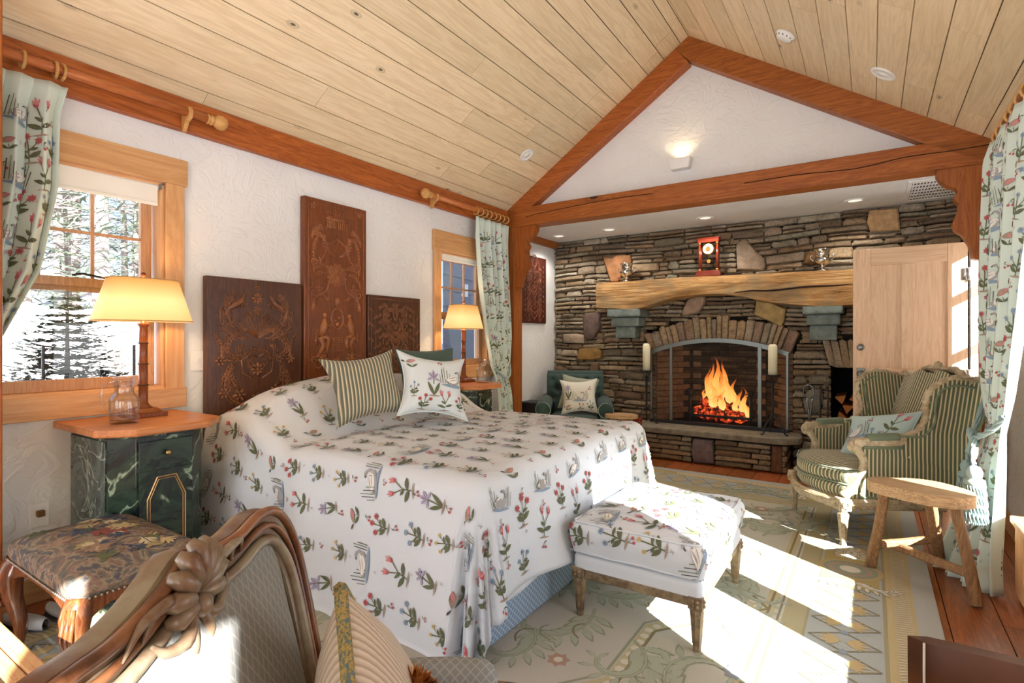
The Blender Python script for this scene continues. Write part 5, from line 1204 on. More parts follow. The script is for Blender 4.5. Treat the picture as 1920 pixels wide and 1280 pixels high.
# ================================================================ CURTAINS
CUR = fabric('curtain_cloth', (204, 216, 204), scale=600, bump=.05)
RODM = wood('rod_wood', (196, 120, 66), (160, 84, 42), 'y', 1.0, .3, var=.02, bump=.02)
FINM = wood('finial_wood', (206, 158, 96), (176, 126, 68), 'y', 1.0, .35, var=.02, bump=.02)
def curtain(name, label, rows, nf, width, motifs=True, amp=.035, nu=90, nv=60, toward=(1, 0), seed=5, kk=1.0, loc=None):
    """rows: (z, x0, y0, x1, y1, ampk). cloth runs from (x0,y0) to (x1,y1) with nf folds"""
    rows = sorted(rows, key=lambda r: -r[0]); zs = [-r[0] for r in rows]; T = [[(-r[0], r[i]) for r in rows] for i in range(1, 6)]
    ztop, zbot = rows[0][0], rows[-1][0]
    def P(u, z):
        x0, y0, x1, y1, a = [tab(q, -z) for q in T]; n = Vector((-(y1 - y0), x1 - x0)); n.normalize()
        if n.x * toward[0] + n.y * toward[1] < 0: n = -n
        ph = u * nf * 2 * PI; w_ = math.sin(ph + .6 * noise.noise(Vector((u * 4, z * 1.2, seed)))) + .25 * math.sin(ph * .5 + 1)
        q = amp * a * w_; ux = u + .25 / nf * math.sin(2 * ph) * .2
        return Vector((lerp(x0, x1, ux) + n.x * q, lerp(y0, y1, ux) + n.y * q, z))
    root = thing(name, label, 'curtain', loc or (rows[-1][1], rows[-1][2], 0))
    c_ = MB().grid(lambda u, v: P(u, lerp(ztop, zbot, v)), nu, nv).build('drape', CUR, root, True, world=True)
    s_ = c_.modifiers.new('s', 'SOLIDIFY'); s_.thickness = .003
    if motifs:
        F = with_off(lambda s, t_: P(s / width, t_), .002)
        def F2(s, t_, off):
            p = F(max(0, min(width, s)), max(zbot, min(ztop, t_)), 0); q = F(max(.001, min(width - .004, s)), max(zbot + .001, min(ztop - .003, t_)), .004) - F(max(.001, min(width - .004, s)), max(zbot + .001, min(ztop - .003, t_)), 0)
            d = q.normalized() if q.length else Vector((toward[0], toward[1], 0))
            if d.x * toward[0] + d.y * toward[1] < 0: d = -d
            return p + d * (off + .002)
        mb = scatter(MB(), F2, .03, width - .03, zbot + .08, ztop - .1, .155, 0, .004, seed=seed, k=kk)
        e = mb.build('embroidery', THREAD, c_, world=True); e['kind'] = 'stuff'
    return root, P
def rings(root, ys, x, z, mat=FINM, r=.036, tilt=.25):
    for i, y in enumerate(ys):
        a = tilt * ((i * 37 % 10) / 10 - .3); MB().tube([(x + r * math.cos(q), y + r * math.sin(a) * math.cos(q), z + r * math.sin(q) - .008) for q in [2 * PI * k / 18 for k in range(18)]], .0075, 7, closed=True).build('curtain_ring', mat, root, True, world=True)
def rod(name, label, x, y0, y1, z, fin0, fin1, brk, wallx):
    rd = thing(name, label, 'curtain rod', (x, (y0 + y1) / 2, z), group='wooden curtain rods')
    MB().tube([(x, y0, z), (x, y1, z)], .024, 14).build('pole', RODM, rd, True, world=True)
    for on, ye, s in ((fin0, y0, -1), (fin1, y1, 1)):
        if on: MB().lathe([(.024, 0), (.03, .006), (.024, .014), (.03, .022), (.03, .03), (.02, .036), (.03, .046), (.042, .066), (.043, .086), (.034, .108), (.014, .122), (.004, .126)], 18, (x, ye, z), rot=Matrix.Rotation(R(-90 * s), 3, 'X')).build('finial', FINM, rd, True, world=True)
    for yb in brk:
        sg = 1 if x > wallx else -1
        pr = [(wallx, z - .10), (wallx + sg * .02, z - .095), (wallx + sg * .045, z - .05), (x - sg * .01, z - .045), (x + sg * .022, z - .03), (x + sg * .03, z + .01), (x + sg * .018, z + .03), (x, z - .01), (x - sg * .02, z - .0), (wallx + sg * .03, z - .01), (wallx, z + .02)]
        m = MB(); m.prism([(a, b) for a, b in pr], yb - .012, yb + .012, 'y').build('bracket', FINM, rd, world=True, bevel=.003)
    return rd
rod('curtain_rod', 'wooden curtain rod over the snowy window', -3.265, .30, 1.66, 2.575, False, True, [1.56], XL + .05)
rod('curtain_rod', 'wooden curtain rod over the small window', -3.265, 3.62, 4.86, 2.555, True, False, [3.68], XL + .05)
rod('curtain_rod', 'wooden curtain rod over the sunny window row', .625, -1.2, 4.25, 2.46, False, False, [0, 2.0, 4.15], XR - .05)
c1, P1 = curtain('window_curtain', 'pale green embroidered curtain swept aside at the snowy window', [(2.50, -3.262, .50, -3.262, 1.0, .35), (2.36, -3.262, .50, -3.262, .97, .9), (2.0, -3.25, .48, -3.25, .96, 1.1), (1.6, -3.24, .46, -3.24, .89, 1), (1.3, -3.23, .46, -3.23, .76, .8), (1.0, -3.22, .45, -3.22, .60, .4), (.5, -3.22, .44, -3.22, .66, .8), (.02, -3.22, .42, -3.22, .68, .9)], 5, .95, toward=(1, 0), kk=1.0)
rings(c1, [.52, .66, .83, .95, .975], -3.265, 2.575)
c2, P2 = curtain('window_curtain', 'pale embroidered curtain tied back by the oak post and small window', [(2.49, -3.262, 4.26, -3.262, 4.84, .5), (2.3, -3.262, 4.25, -3.262, 4.83, .8), (1.8, -3.25, 4.28, -3.25, 4.84, 1.0), (1.3, -3.23, 4.36, -3.23, 4.84, .9), (1.0, -3.22, 4.44, -3.22, 4.80, .7), (.88, -3.2, 4.50, -3.2, 4.74, .3), (.7, -3.22, 4.58, -3.22, 4.84, .7), (.02, -3.22, 4.62, -3.22, 4.90, .9)], 6, 1.0, toward=(1, 0), seed=9, kk=.9)
rings(c2, [4.27 + .075 * k for k in range(8)], -3.265, 2.555)
TIE = fabric('tieback_cord', (150, 172, 168), .7, scale=300)
def rope(root, pts, r, name='tieback'):
    m = MB(); ps = bez(pts, 8)
    for ph in (0, 2.1, 4.2): m.tube([p + Vector((math.cos(i * .55 + ph), math.sin(i * .55 + ph) * .3, math.sin(i * .55 + ph))) * r * .6 for i, p in enumerate(ps)], r * .65, 5)
    m.build(name, TIE, root, True, world=True)
rope(c2, [(-3.17, 4.46, .97), (-3.13, 4.58, .88), (-3.15, 4.70, .90), (-3.22, 4.80, 1.0)], .012)
c3, P3 = curtain('window_curtain', 'long mint embroidered curtain tied back at the window seat', [(2.42, .60, 4.20, .61, 3.3, .5), (2.30, .575, 4.17, .60, 3.3, .8), (1.9, .565, 4.12, .585, 3.28, 1.0), (1.4, .56, 4.12, .57, 3.36, 1), (1.0, .565, 4.10, .55, 3.5, .9), (.80, .57, 4.05, .545, 3.62, .6), (.66, .56, 4.05, .535, 3.62, .9), (.40, .50, 4.02, .52, 3.60, 1.2), (.15, .40, 3.92, .50, 3.56, 1.5), (.012, .345, 3.84, .50, 3.52, 1.7)], 6, 1.5, toward=(-1, -.25), nu=120, nv=70, seed=13, amp=.035)
rings(c3, [3.35 + .12 * k for k in range(8)], .625, 2.46)
def tassel(root, x, y, z, r, L, nstr=22):
    MB().lathe([(.006, .0), (r * .45, -.01), (r * .62, -.035), (r * .55, -.06), (r * .5, -.065), (r * .78, -.075), (r * .8, -.095), (r * .72, -.1)], 14, (x, y, z)).build('tassel_head', TIE, root, True, world=True)
    m = MB()
    for k in range(nstr):
        a = 2 * PI * k / nstr; rr = r * .7; 
        for ph in (0, PI): m.tube([(x + (rr * (1 + .35 * j / 16)) * math.cos(a) + .004 * math.cos(j * .8 + ph), y + rr * (1 + .35 * j / 16) * math.sin(a) + .004 * math.sin(j * .8 + ph), z - .1 - (L - .1) * j / 16) for j in range(17)], .0042, 4)
    o = m.build('fringe', TIE, root, True, world=True); o['kind'] = 'stuff'
rope(c3, [(.56, 4.12, .98), (.50, 4.02, .80), (.46, 3.86, .72), (.46, 3.72, .76), (.50, 3.58, .82), (.54, 3.5, .9)], .013)
rope(c3, [(.47, 3.78, .76), (.44, 3.76, .79), (.44, 3.72, .76), (.46, 3.73, .72), (.47, 3.8, .74), (.44, 3.84, .66)], .013, 'knot')
rope(c3, [(.46, 3.86, .74), (.45, 3.90, .66), (.45, 3.93, .60)], .010, 'cord'); rope(c3, [(.455, 3.72, .76), (.44, 3.66, .70), (.44, 3.64, .63)], .010, 'cord')
tassel(c3, .45, 3.95, .60, .055, .27); tassel(c3, .44, 3.62, .63, .058, .29)

# ================================================================ RUG
def rugmat():
    t = NT('rug_wool'); a = t.n('Attribute', p_attribute_name='Col'); v = t.coords((1, 1, 1), False); n = t.n('TexNoise', Vector=v, Scale=420.0, Detail=1.0); n2 = t.n('TexNoise', Vector=v, Scale=3.0, Detail=4.0)
    c = t.mix(t.math('MULTIPLY', n.outputs[0], .22), a.outputs['Color'], (.12, .11, .09, 1)); c = t.mix(t.math('MULTIPLY', n2.outputs[0], .22), c, hexa(168, 152, 124)); t.base(c, .95, .05); t.bump(n.outputs[0], .3, .002); return t.m
RUGM = rugmat()
RX0, RX1, RY0, RY1 = -3.12, .26, .30, 5.26
def rcol(*c): return lin(c)
cx_, cy_ = (RX0 + RX1) / 2, (RY0 + RY1) / 2; hw_, hl_ = (RX1 - RX0) / 2, (RY1 - RY0) / 2
def rr_poly(inset, n=10, wav=0, rad=.35):
    a, b = hw_ - inset, hl_ - inset; r = max(.02, rad - inset); pts = []
    for qx, qy, a0 in ((1, 1, 0), (-1, 1, 90), (-1, -1, 180), (1, -1, 270)):
        for k in range(n + 1):
            q = R(a0 + 90 * k / n); pts.append((cx_ + qx * (a - r) + r * math.cos(q), cy_ + qy * (b - r) + r * math.sin(q)))
    return pts
rug = thing('area_rug', 'large faded sage and gold floral rug with scrolled border', 'rug', (cx_, cy_, 0))
m = MB(); m.cur = rcol(168, 168, 160); m.prism(rr_poly(0), 0.001, .008, 'z')
LV = [(.09, (184, 164, 118)), (.20, (150, 140, 106)), (.215, (162, 166, 160)), (.50, (150, 140, 106)), (.51, (166, 156, 120)), (.60, (186, 184, 168))]
for i, (ins_, c) in enumerate(LV):
    m.cur = rcol(*c); q = rr_poly(ins_); m.add([(x, y, .0083 + .0003 * i) for x, y in q], [tuple(range(len(q)))])
base_z = .0083 + .0003 * len(LV)
ZC_ = [0]
def rp(poly, c, dz=0): m.cur = c; ZC_[0] += 1; m.add([(x, y, base_z + dz + ZC_[0] * 1.2e-7) for x, y in poly], [tuple(range(len(poly)))])
def rstroke(pts, w_, c, dz=0):
    for q in stroke(pts, w_): rp(q, c, dz)
OUT = rcol(126, 118, 90); SAGE = rcol(136, 144, 122); SAGE2 = rcol(166, 172, 152); CRM = rcol(208, 202, 186); BLU = rcol(132, 142, 152); ROSE = rcol(168, 138, 122); GOLD = rcol(178, 156, 108); ORG = rcol(184, 160, 112)
def racan(x, y, a, L, W, curl, c1, c2, n=9, dz=0):
    px, py, ang = x, y, a; pts = [(px, py)]
    for k in range(n): ang += curl * (.08 + .055 * k); px += math.cos(ang) * L / n; py += math.sin(ang) * L / n; pts.append((px, py))
    for k in range(1, n + 1):
        b = math.atan2(pts[k][1] - pts[k - 1][1], pts[k][0] - pts[k - 1][0])
        for s in (-1, 1):
            l2 = W * (1.05 - k / n * .6)
            for g, cc, d2 in ((1.18, c2, 0), (1.0, c1, .0002)):
                for q in leaf(pts[k][0], pts[k][1], b + s * .85, l2 * g, l2 * .36 * g, 3): rp(q, cc, dz + d2)
    rstroke(pts, .014, c2, dz + .0004); rstroke(pts, .007, c1, dz + .0005)
# fringe-like hatching on the gold band
per = rr_poly(.10, 10); per2 = rr_poly(.19, 10)
def along(poly, step):
    out = []; acc = 0
    for (x0, y0), (x1, y1) in zip(poly, poly[1:] + poly[:1]):
        L = math.hypot(x1 - x0, y1 - y0)
        while acc < L: f = acc / L; out.append((lerp(x0, x1, f), lerp(y0, y1, f), math.atan2(y1 - y0, x1 - x0))); acc += step
        acc -= L
    return out
for x, y, a in along(rr_poly(.105), .022): rstroke([(x, y), (x + math.cos(a + 1.9) * .07, y + math.sin(a + 1.9) * .07)], .005, OUT if int(x * 999) % 2 else CRM)
# lattice border
for i, (x, y, a) in enumerate(along(rr_poly(.357), .17)):
    n_ = a + PI / 2; tx, ty, nx, ny = math.cos(a), math.sin(a), math.cos(n_), math.sin(n_)
    if i % 12 in (0, 1, 2):
        if i % 12 == 1:
            for rad, c in ((.155, GOLD), (.13, SAGE), (.105, ROSE), (.085, SAGE), (.05, CRM)): rp([(x + rad * math.cos(q), y + rad * .9 * math.sin(q)) for q in [k * PI / 10 for k in range(20)]], c, .0001 * (20 - rad * 100))
            for s in (-1, 1):
                for s2 in (-1, 1): racan(x + tx * s * .15, y + ty * s * .15, a + (0 if s > 0 else PI) + s2 * .6, .24, .07, s2 * 1.0 * s * -1, CRM, OUT, 7)
        else: rp([(x - tx * .085 - nx * .13, y - ty * .085 - ny * .13), (x + tx * .085 - nx * .13, y + ty * .085 - ny * .13), (x + tx * .085 + nx * .13, y + ty * .085 + ny * .13), (x - tx * .085 + nx * .13, y - ty * .085 + ny * .13)], rcol(170, 152, 96), -.0001)
        continue
    for s in (-1, 1):
        rstroke([(x - tx * .085, y - ty * .085), (x + nx * .13 * s, y + ny * .13 * s), (x + tx * .085, y + ty * .085)], .009, OUT); 
        for dq in (-.75, -.4, 0, .4, .75):
            for q in leaf(x + nx * .012 * s, y + ny * .012 * s, (n_ if s > 0 else n_ + PI) + dq, .085 - .02 * abs(dq), .022, 3): rp(q, ORG)
    rp([(x - tx * .085 + .022 * math.cos(q), y - ty * .085 + .022 * math.sin(q)) for q in (0, PI / 2, PI, 3 * PI / 2)], BLU)
# field: inner frame, medallion corners, scrolls
fi = .72
def frame(inset, w_, c, dz=0):
    q = rr_poly(inset, 1, rad=inset + .02) ; q = [(cx_ + sx * (hw_ - inset), cy_ + sy * (hl_ - inset)) for sx, sy in ((1, 1), (-1, 1), (-1, -1), (1, -1))]; rstroke(q + [q[0]], w_, c, dz)
frame(.66, .05, rcol(186, 172, 130)); frame(.66, .012, OUT, .0002); frame(.615, .01, OUT)
dm = lambda k: [(cx_ + k * .95, cy_), (cx_ + k * .6, cy_ + k * .45), (cx_ + k * .6, cy_ + k * .9), (cx_ + k * .25, cy_ + k * 1.35), (cx_ - k * .25, cy_ + k * 1.35), (cx_ - k * .6, cy_ + k * .9), (cx_ - k * .6, cy_ + k * .45), (cx_ - k * .95, cy_), (cx_ - k * .6, cy_ - k * .45), (cx_ - k * .6, cy_ - k * .9), (cx_ - k * .25, cy_ - k * 1.35), (cx_ + k * .25, cy_ - k * 1.35), (cx_ + k * .6, cy_ - k * .9), (cx_ + k * .6, cy_ - k * .45)]
rp(dm(1.08), rcol(180, 172, 136)); q = dm(1.08); rstroke(q + [q[0]], .014, OUT, .0002); rp(dm(1.0), rcol(182, 178, 168), .0003); q = dm(.98); rstroke(q + [q[0]], .012, SAGE, .0005)
for x, y, a in along(dm(1.04), .055): rp([(x + .02 * math.cos(k), y + .02 * math.sin(k)) for k in (0, 1.05, 2.1, 3.14, 4.2, 5.2)], CRM, .0004)
rgr = random.Random(3)
for sx in (-1, 1):
    for sy in (-1, 1):
        for (x, y, a, L, W, c) in [(1.0, 2.0, 2.4, .7, .09, 1.0), (1.05, 1.9, 4.4, .8, .09, -.9), (.5, 1.75, 3.3, .6, .08, 1.1), (.85, .9, 4.0, .5, .08, 1.2), (.85, 1.0, 1.5, .6, .08, -1.0), (.35, .45, 1.2, .5, .08, 1.0), (.25, .3, .2, .45, .07, -1.1), (.95, .35, 3.9, .45, .07, 1.2), (.2, .75, .8, .4, .07, 1.3), (.3, 2.0, 0, .45, .07, .8), (.6, 1.3, 5.4, .5, .09, 1.2), (1.05, 1.2, 2.0, .5, .09, -1.2), (.6, .6, .6, .45, .08, 1.4), (1.0, .1, 2.6, .4, .08, 1.2), (.45, 1.45, .6, .45, .08, -1.3), (.1, .1, .7, .4, .08, 1.2)]:
            if sx < 0 and x > .6: pass
            racan(cx_ + sx * x, cy_ + sy * y, (a if sx > 0 else PI - a) * (1 if sy > 0 else -1), L * 1.1, W * 1.45, c * sx * sy, SAGE2, SAGE)
        for (x, y, r_, c) in [(.75, 1.6, .06, ROSE), (.95, 1.35, .05, BLU), (.4, .9, .05, ROSE), (1.0, .6, .05, BLU), (.55, 1.2, .04, GOLD), (.15, 1.1, .05, ROSE)]:
            rp([(cx_ + sx * x + r_ * (1 if k % 2 else .7) * math.cos(k * PI / 7), cy_ + sy * y + r_ * (1 if k % 2 else .7) * math.sin(k * PI / 7)) for k in range(14)], c, .0006); rp([(cx_ + sx * x + r_ * .4 * math.cos(k), cy_ + sy * y + r_ * .4 * math.sin(k)) for k in range(6)], CRM, .0007)
for k in range(60):
    x, y = rgr.uniform(RX0 + .75, RX1 - .75), rgr.uniform(RY0 + .75, RY1 - .75); a = rgr.uniform(0, 6.3)
    pts = [(x + .12 * j / 6 * math.cos(a + .25 * j), y + .12 * j / 6 * math.sin(a + .25 * j)) for j in range(7)]; rstroke(pts, .009, rgr.choice((SAGE, BLU, OUT)), .0008)
m.build('pile', RUGM, rug, world=True)

# ================================================================ BENCH AT THE BED FOOT
GIL = relief('distressed_gilt', (104, 84, 62), (150, 130, 100), scale=26)
bn = thing('upholstered_bench', 'embroidered foot-of-bed bench with fluted distressed legs', 'bench', (-.85, 2.615, 0))
bx0, bx1, by0, by1 = -1.115, -.59, 2.245, 2.985
for x in (bx0, bx1):
    for y in (by0, by1):
        MB().box(x, y, .212, .06, .06, .05).build('leg_block', GIL, bn, world=True, bevel=.004)
        l_ = MB().lathe([(.014, .008), (.016, .012), (.017, .03), (.015, .034), (.019, .038), (.0285, .165), (.031, .17), (.031, .18), (.026, .188)], 16, (x, y, .0), flute=.16).build('leg', GIL, bn, auto=True, world=True)
        for s_, ax in ((-1, 'x'), (1, 'x'), (-1, 'y'), (1, 'y')):
            mm = MB()
            for k in range(4):
                a = PI / 4 + k * PI / 2; dx = .013 * math.cos(a); dz = .013 * math.sin(a)
                mm.ball((x + (s_ * .031 if ax == 'x' else dx), y + (s_ * .031 if ax == 'y' else dx), .212 + dz), .008, 6, 5)
            o = mm.build('rosette', GIL, bn, True, world=True); o['kind'] = 'stuff'
for a in ((bx0 + .03, bx1 - .03, by0 - .02, by0 + .02), (bx0 + .03, bx1 - .03, by1 - .02, by1 + .02), (bx0 - .02, bx0 + .02, by0 + .03, by1 - .03), (bx1 - .02, bx1 + .02, by0 + .03, by1 - .03)):
    MB().bb(a[0], a[1], a[2], a[3], .192, .232).build('rail', GIL, bn, world=True, bevel=.005)
d1 = Drape(bx0 - .0, bx1 + .0, by0 + .0, by1 - .0, lambda x, y: .305, r=.025, amp=.0, flare=.0, floor=.0)
MB().grid(lambda u, v: d1.P(lerp(bx0 - .085, bx1 + .085, u), lerp(by0 - .085, by1 + .085, v)), 40, 50).build('seat_deck', CLOTH, bn, True, world=True)
def ctop(x, y): 
    a = (x - (bx0 + bx1) / 2) / .27; b = (y - (by0 + by1) / 2) / .38; return .448 + .028 * (1 - a * a) * (1 - b * b)
d2 = Drape(bx0 + .0, bx1 - .0, by0 + .0, by1 - .0, ctop, r=.03, amp=.0, flare=.0, floor=.308)
def d2P(a, b):
    p = d2.P(a, b); f = sst(.30, .38, p.z) * sst(.46, .40, p.z); c = Vector(((bx0 + bx1) / 2, (by0 + by1) / 2, 0)); o = (p - c); p.x += o.x * .05 * f; p.y += o.y * .03 * f
    p += Vector((.004, .004, 0)) * noise.noise(p * 9); return p
cu = MB().grid(lambda u, v: d2P(lerp(bx0 - .16, bx1 + .16, u), lerp(by0 - .16, by1 + .16, v)), 60, 70).build('cushion', CLOTH, bn, True, world=True)
e = scatter(MB(), with_off(lambda a, b: d2P(a, b)), bx0 - .15, bx1 + .15, by0 - .15, by1 + .15, .17, R(90), .004, seed=4).build('embroidery', THREAD, cu, world=True); e['kind'] = 'stuff'
for zz, gx in ((.442, .024), (.312, .028)):
    pr = [(bx0 - gx, by0 - gx), (bx1 + gx, by0 - gx), (bx1 + gx, by1 + gx), (bx0 - gx, by1 + gx)]; pp_ = []
    for (a, b), (c, d) in zip(pr, pr[1:] + pr[:1]):
        for k in range(8): f = .03 + .94 * k / 7; pp_.append((lerp(a, c, f), lerp(b, d, f), zz + .003 * math.sin(k * 2.0)))
    MB().tube(pp_, .0055, 6, closed=True).build('piping', CLOTH, bn, True, world=True)

# ================================================================ THREE-LEGGED STOOL
OLDW = wood('weathered_wood', (196, 164, 120), (132, 96, 60), 'x', 1.6, .75, knots=1.5, var=.05, bump=.5)
OLDZ = wood('weathered_leg', (164, 124, 82), (98, 68, 44), 'z', 1.6, .75, var=.1, bump=.5)
st = thing('wooden_stool', 'rustic kidney-seat wooden stool in front of the wing chair', 'stool', (.20, 3.55, 0))
seat = [(p.x, p.y) for p in bez([(-.02, 3.48, 0), (.00, 3.40, 0), (.10, 3.33, 0), (.22, 3.27, 0), (.33, 3.27, 0), (.41, 3.34, 0), (.415, 3.44, 0), (.36, 3.53, 0), (.27, 3.60, 0), (.17, 3.60, 0), (.10, 3.56, 0), (.03, 3.55, 0), (-.02, 3.48, 0)], 4)][:-1]
MB().prism(seat, .475, .53, 'z').build('seat', OLDW, st, world=True, bevel=.012)
def sq_leg(p, q, w0, w1): return MB().tube([p, Vector(p).lerp(Vector(q), .5) + Vector((.003, -.002, 0)), q], [w0, (w0 + w1) / 2 * .97, w1], prof=[(.9, .55), (.55, .9), (-.6, .9), (-.95, .5), (-.85, -.7), (-.4, -.95), (.6, -.85), (.95, -.4)])
legs3 = [((.07, 3.43, .48), (-.02, 3.63, .012)), ((.32, 3.36, .48), (.435, 3.39, .012)), ((.27, 3.53, .48), (.335, 3.86, .012))]
legs3 = [((.06, 3.45, .48), (-.005, 3.615, .01)), ((.335, 3.37, .48), (.42, 3.375, .01)), ((.25, 3.54, .48), (.32, 3.85, .01))]
for a, b in legs3: sq_leg(a, b, .026, .030).build('leg', OLDZ, st, world=True, bevel=.003)
L = lambda i, f: Vector(legs3[i][0]).lerp(Vector(legs3[i][1]), f)
mid = L(0, .72).lerp(L(2, .72), .35)
sq_leg(L(0, .70), L(2, .62), .02, .02).build('stretcher', OLDZ, st, world=True); sq_leg(mid, L(1, .70), .022, .022).build('stretcher', OLDZ, st, world=True)
# ================================================================ SEATING
def cushion_box(outline, z0, z1, dome=.02, bulge=1.03, seg=None):
    """soft box cushion from a 2-D outline; returns MB"""
    cx = sum(p[0] for p in outline) / len(outline); cy = sum(p[1] for p in outline) / len(outline); h = z1 - z0
    lv = [(.05, z0), (.90, z0), (.975, z0 + .08 * h), (bulge, z0 + .35 * h), (bulge, z0 + .65 * h), (.985, z0 + .9 * h), (.93, z1), (.75, z1 + dome * .55), (.45, z1 + dome * .9), (.05, z1 + dome)]
    m = MB(); n = len(outline); vs = []
    for s, z in lv: vs += [(cx + (x - cx) * s, cy + (y - cy) * s, z) for x, y in outline]
    fs = [(i * n + k, i * n + (k + 1) % n, (i + 1) * n + (k + 1) % n, (i + 1) * n + k) for i in range(len(lv) - 1) for k in range(n)]
    fs += [tuple(reversed(range(n))), tuple((len(lv) - 1) * n + k for k in range(n))]
    return m.add(vs, fs)
def rrect(x0, x1, y0, y1, r, n=5, bow=0):
    out = []
    for qx, qy, a0 in ((x1 - r, y1 - r, 0), (x0 + r, y1 - r, 90), (x0 + r, y0 + r, 180), (x1 - r, y0 + r, 270)):
        for k in range(n + 1): a = R(a0 + 90 * k / n); out.append((qx + r * math.cos(a), qy + r * math.sin(a)))
        if a0 == 180 and bow:
            for k in range(1, 8): f = k / 8; out.append((lerp(x0 + r, x1 - r, f), y0 - bow * math.sin(PI * f)))
        else:
            nx = {0: (x0 + r, y1), 90: (x0, y0 + r), 180: (x1 - r, y0), 270: (x1, y1 - r)}[a0]; l = out[-1]
            for k in range(1, 5): out.append((lerp(l[0], nx[0], k / 5), lerp(l[1], nx[1], k / 5)))
    if bow: out = [(x, y - (bow * .0)) for x, y in out]
    return out
GILW = relief('carved_whitewashed_wood', (146, 126, 96), (188, 170, 138), scale=30)
SX = striped('ticking_stripe_x', [(0, (92, 100, 70)), (.3, (104, 108, 80)), (.42, (70, 66, 48)), (.52, (198, 178, 138)), (.78, (212, 196, 158)), (.9, (120, 116, 84)), (1, (92, 100, 70))], 0, .0235)
SY = striped('ticking_stripe_y', [(0, (92, 100, 70)), (.3, (104, 108, 80)), (.42, (70, 66, 48)), (.52, (198, 178, 138)), (.78, (212, 196, 158)), (.9, (120, 116, 84)), (1, (92, 100, 70))], 1, .0235)
GIMP = fabric('green_gimp', (112, 122, 98), .8, scale=250, bump=.5)
wc = thing('wing_armchair', 'green and cream striped wing armchair with carved pale frame', 'armchair', (-.046, 4.343, 0), R(-61.5))
def seat_leg(x, y, front=True):
    m = MB().lathe([(.013, .0), (.02, .006), (.021, .02), (.016, .03), (.019, .04), (.02, .05), (.03, .17), (.034, .19), (.034, .205), (.024, .215), (.03, .225)], 16, (x, y, 0), flute=.13); m.build('leg', GILW, wc, auto=True)
    MB().box(x, y, .262, .072, .072, .075).build('leg_block', GILW, wc, bevel=.006)
    for dx, dy in ((0, -.037), (.037 if x > 0 else -.037, 0)):
        mm = MB()
        for k in range(8): a = k * PI / 4; mm.ball((x + dx + (.018 * math.cos(a) if dy else 0), y + dy + (.018 * math.cos(a) if dx else 0), .262 + .018 * math.sin(a)), .009, 6, 5)
        o = mm.build('rosette', GILW, wc, True); o['kind'] = 'stuff'
for x, y in ((-.345, -.30), (.345, -.30)): seat_leg(x, y)
for x, y in ((-.30, .27), (.30, .27)): MB().lathe([(.02, 0), (.022, .05), (.03, .2), (.034, .30)], 12, (x, y, 0)).build('leg', GILW, wc, auto=True)
RP = [(.5, -.62), (.9, -.3), (1, .2), (.6, .62), (-.6, .62), (-1, .2), (-.9, -.3), (-.5, -.62)]
MB().tube([(-.32 + .64 * k / 20, -.315 - .085 * math.sin(PI * k / 20), .255) for k in range(21)], .034, prof=RP).build('front_rail', GILW, wc, auto=True)
m = MB()
for k in range(60): f = k / 59; m.ball((-.31 + .62 * f, -.338 - .085 * math.sin(PI * f), .268), .006, 5, 4)
o = m.build('beading', GILW, wc, True); o['kind'] = 'stuff'
for s in (-1, 1):
    MB().tube([(s * .345, -.27 + .56 * k / 8, .262) for k in range(9)], .032, prof=RP).build('side_rail', GILW, wc, auto=True)
    m = MB()
    for k in range(44): m.ball((s * .376, -.26 + .52 * k / 43, .262), .006, 5, 4)
    o = m.build('beading', GILW, wc, True); o['kind'] = 'stuff'
MB().bb(-.3, .3, .24, .30, .23, .30).build('rear_rail', GILW, wc, bevel=.006)
cushion_box(rrect(-.335, .335, -.30, .26, .05, bow=.085), .285, .37, .0, 1.01).build('seat_deck', SX, wc, auto=True)
cushion_box(rrect(-.325, .325, -.295, .24, .06, bow=.10), .365, .465, .035, 1.02).build('seat_cushion', SX, wc, auto=True)
ol_ = rrect(-.325, .325, -.295, .24, .06, bow=.10)
for zz in (.375, .458): MB().tube([(x * 1.01, (y + .027) * 1.01 - .027, zz) for x, y in ol_], .006, 6, closed=True).build('piping', GIMP, wc, True)
def xo(z, y): return .345 + .07 * sst(.62, 1.02, z) + .02 * sst(.1, .4, y)
armfront = bez([(-.29, .30, 0), (-.235, .36, 0), (-.175, .45, 0), (-.165, .53, 0), (-.20, .59, 0), (-.235, .62, 0)], 5)
wingf = bez([(.03, .665, 0), (.125, .70, 0), (.175, .78, 0), (.165, .87, 0), (.165, .94, 0), (.215, 1.0, 0), (.29, 1.035, 0), (.40, 1.02, 0), (.50, .995, 0)], 5)
rear = [(.505, .985), (.44, .7), (.37, .45), (.30, .29)]
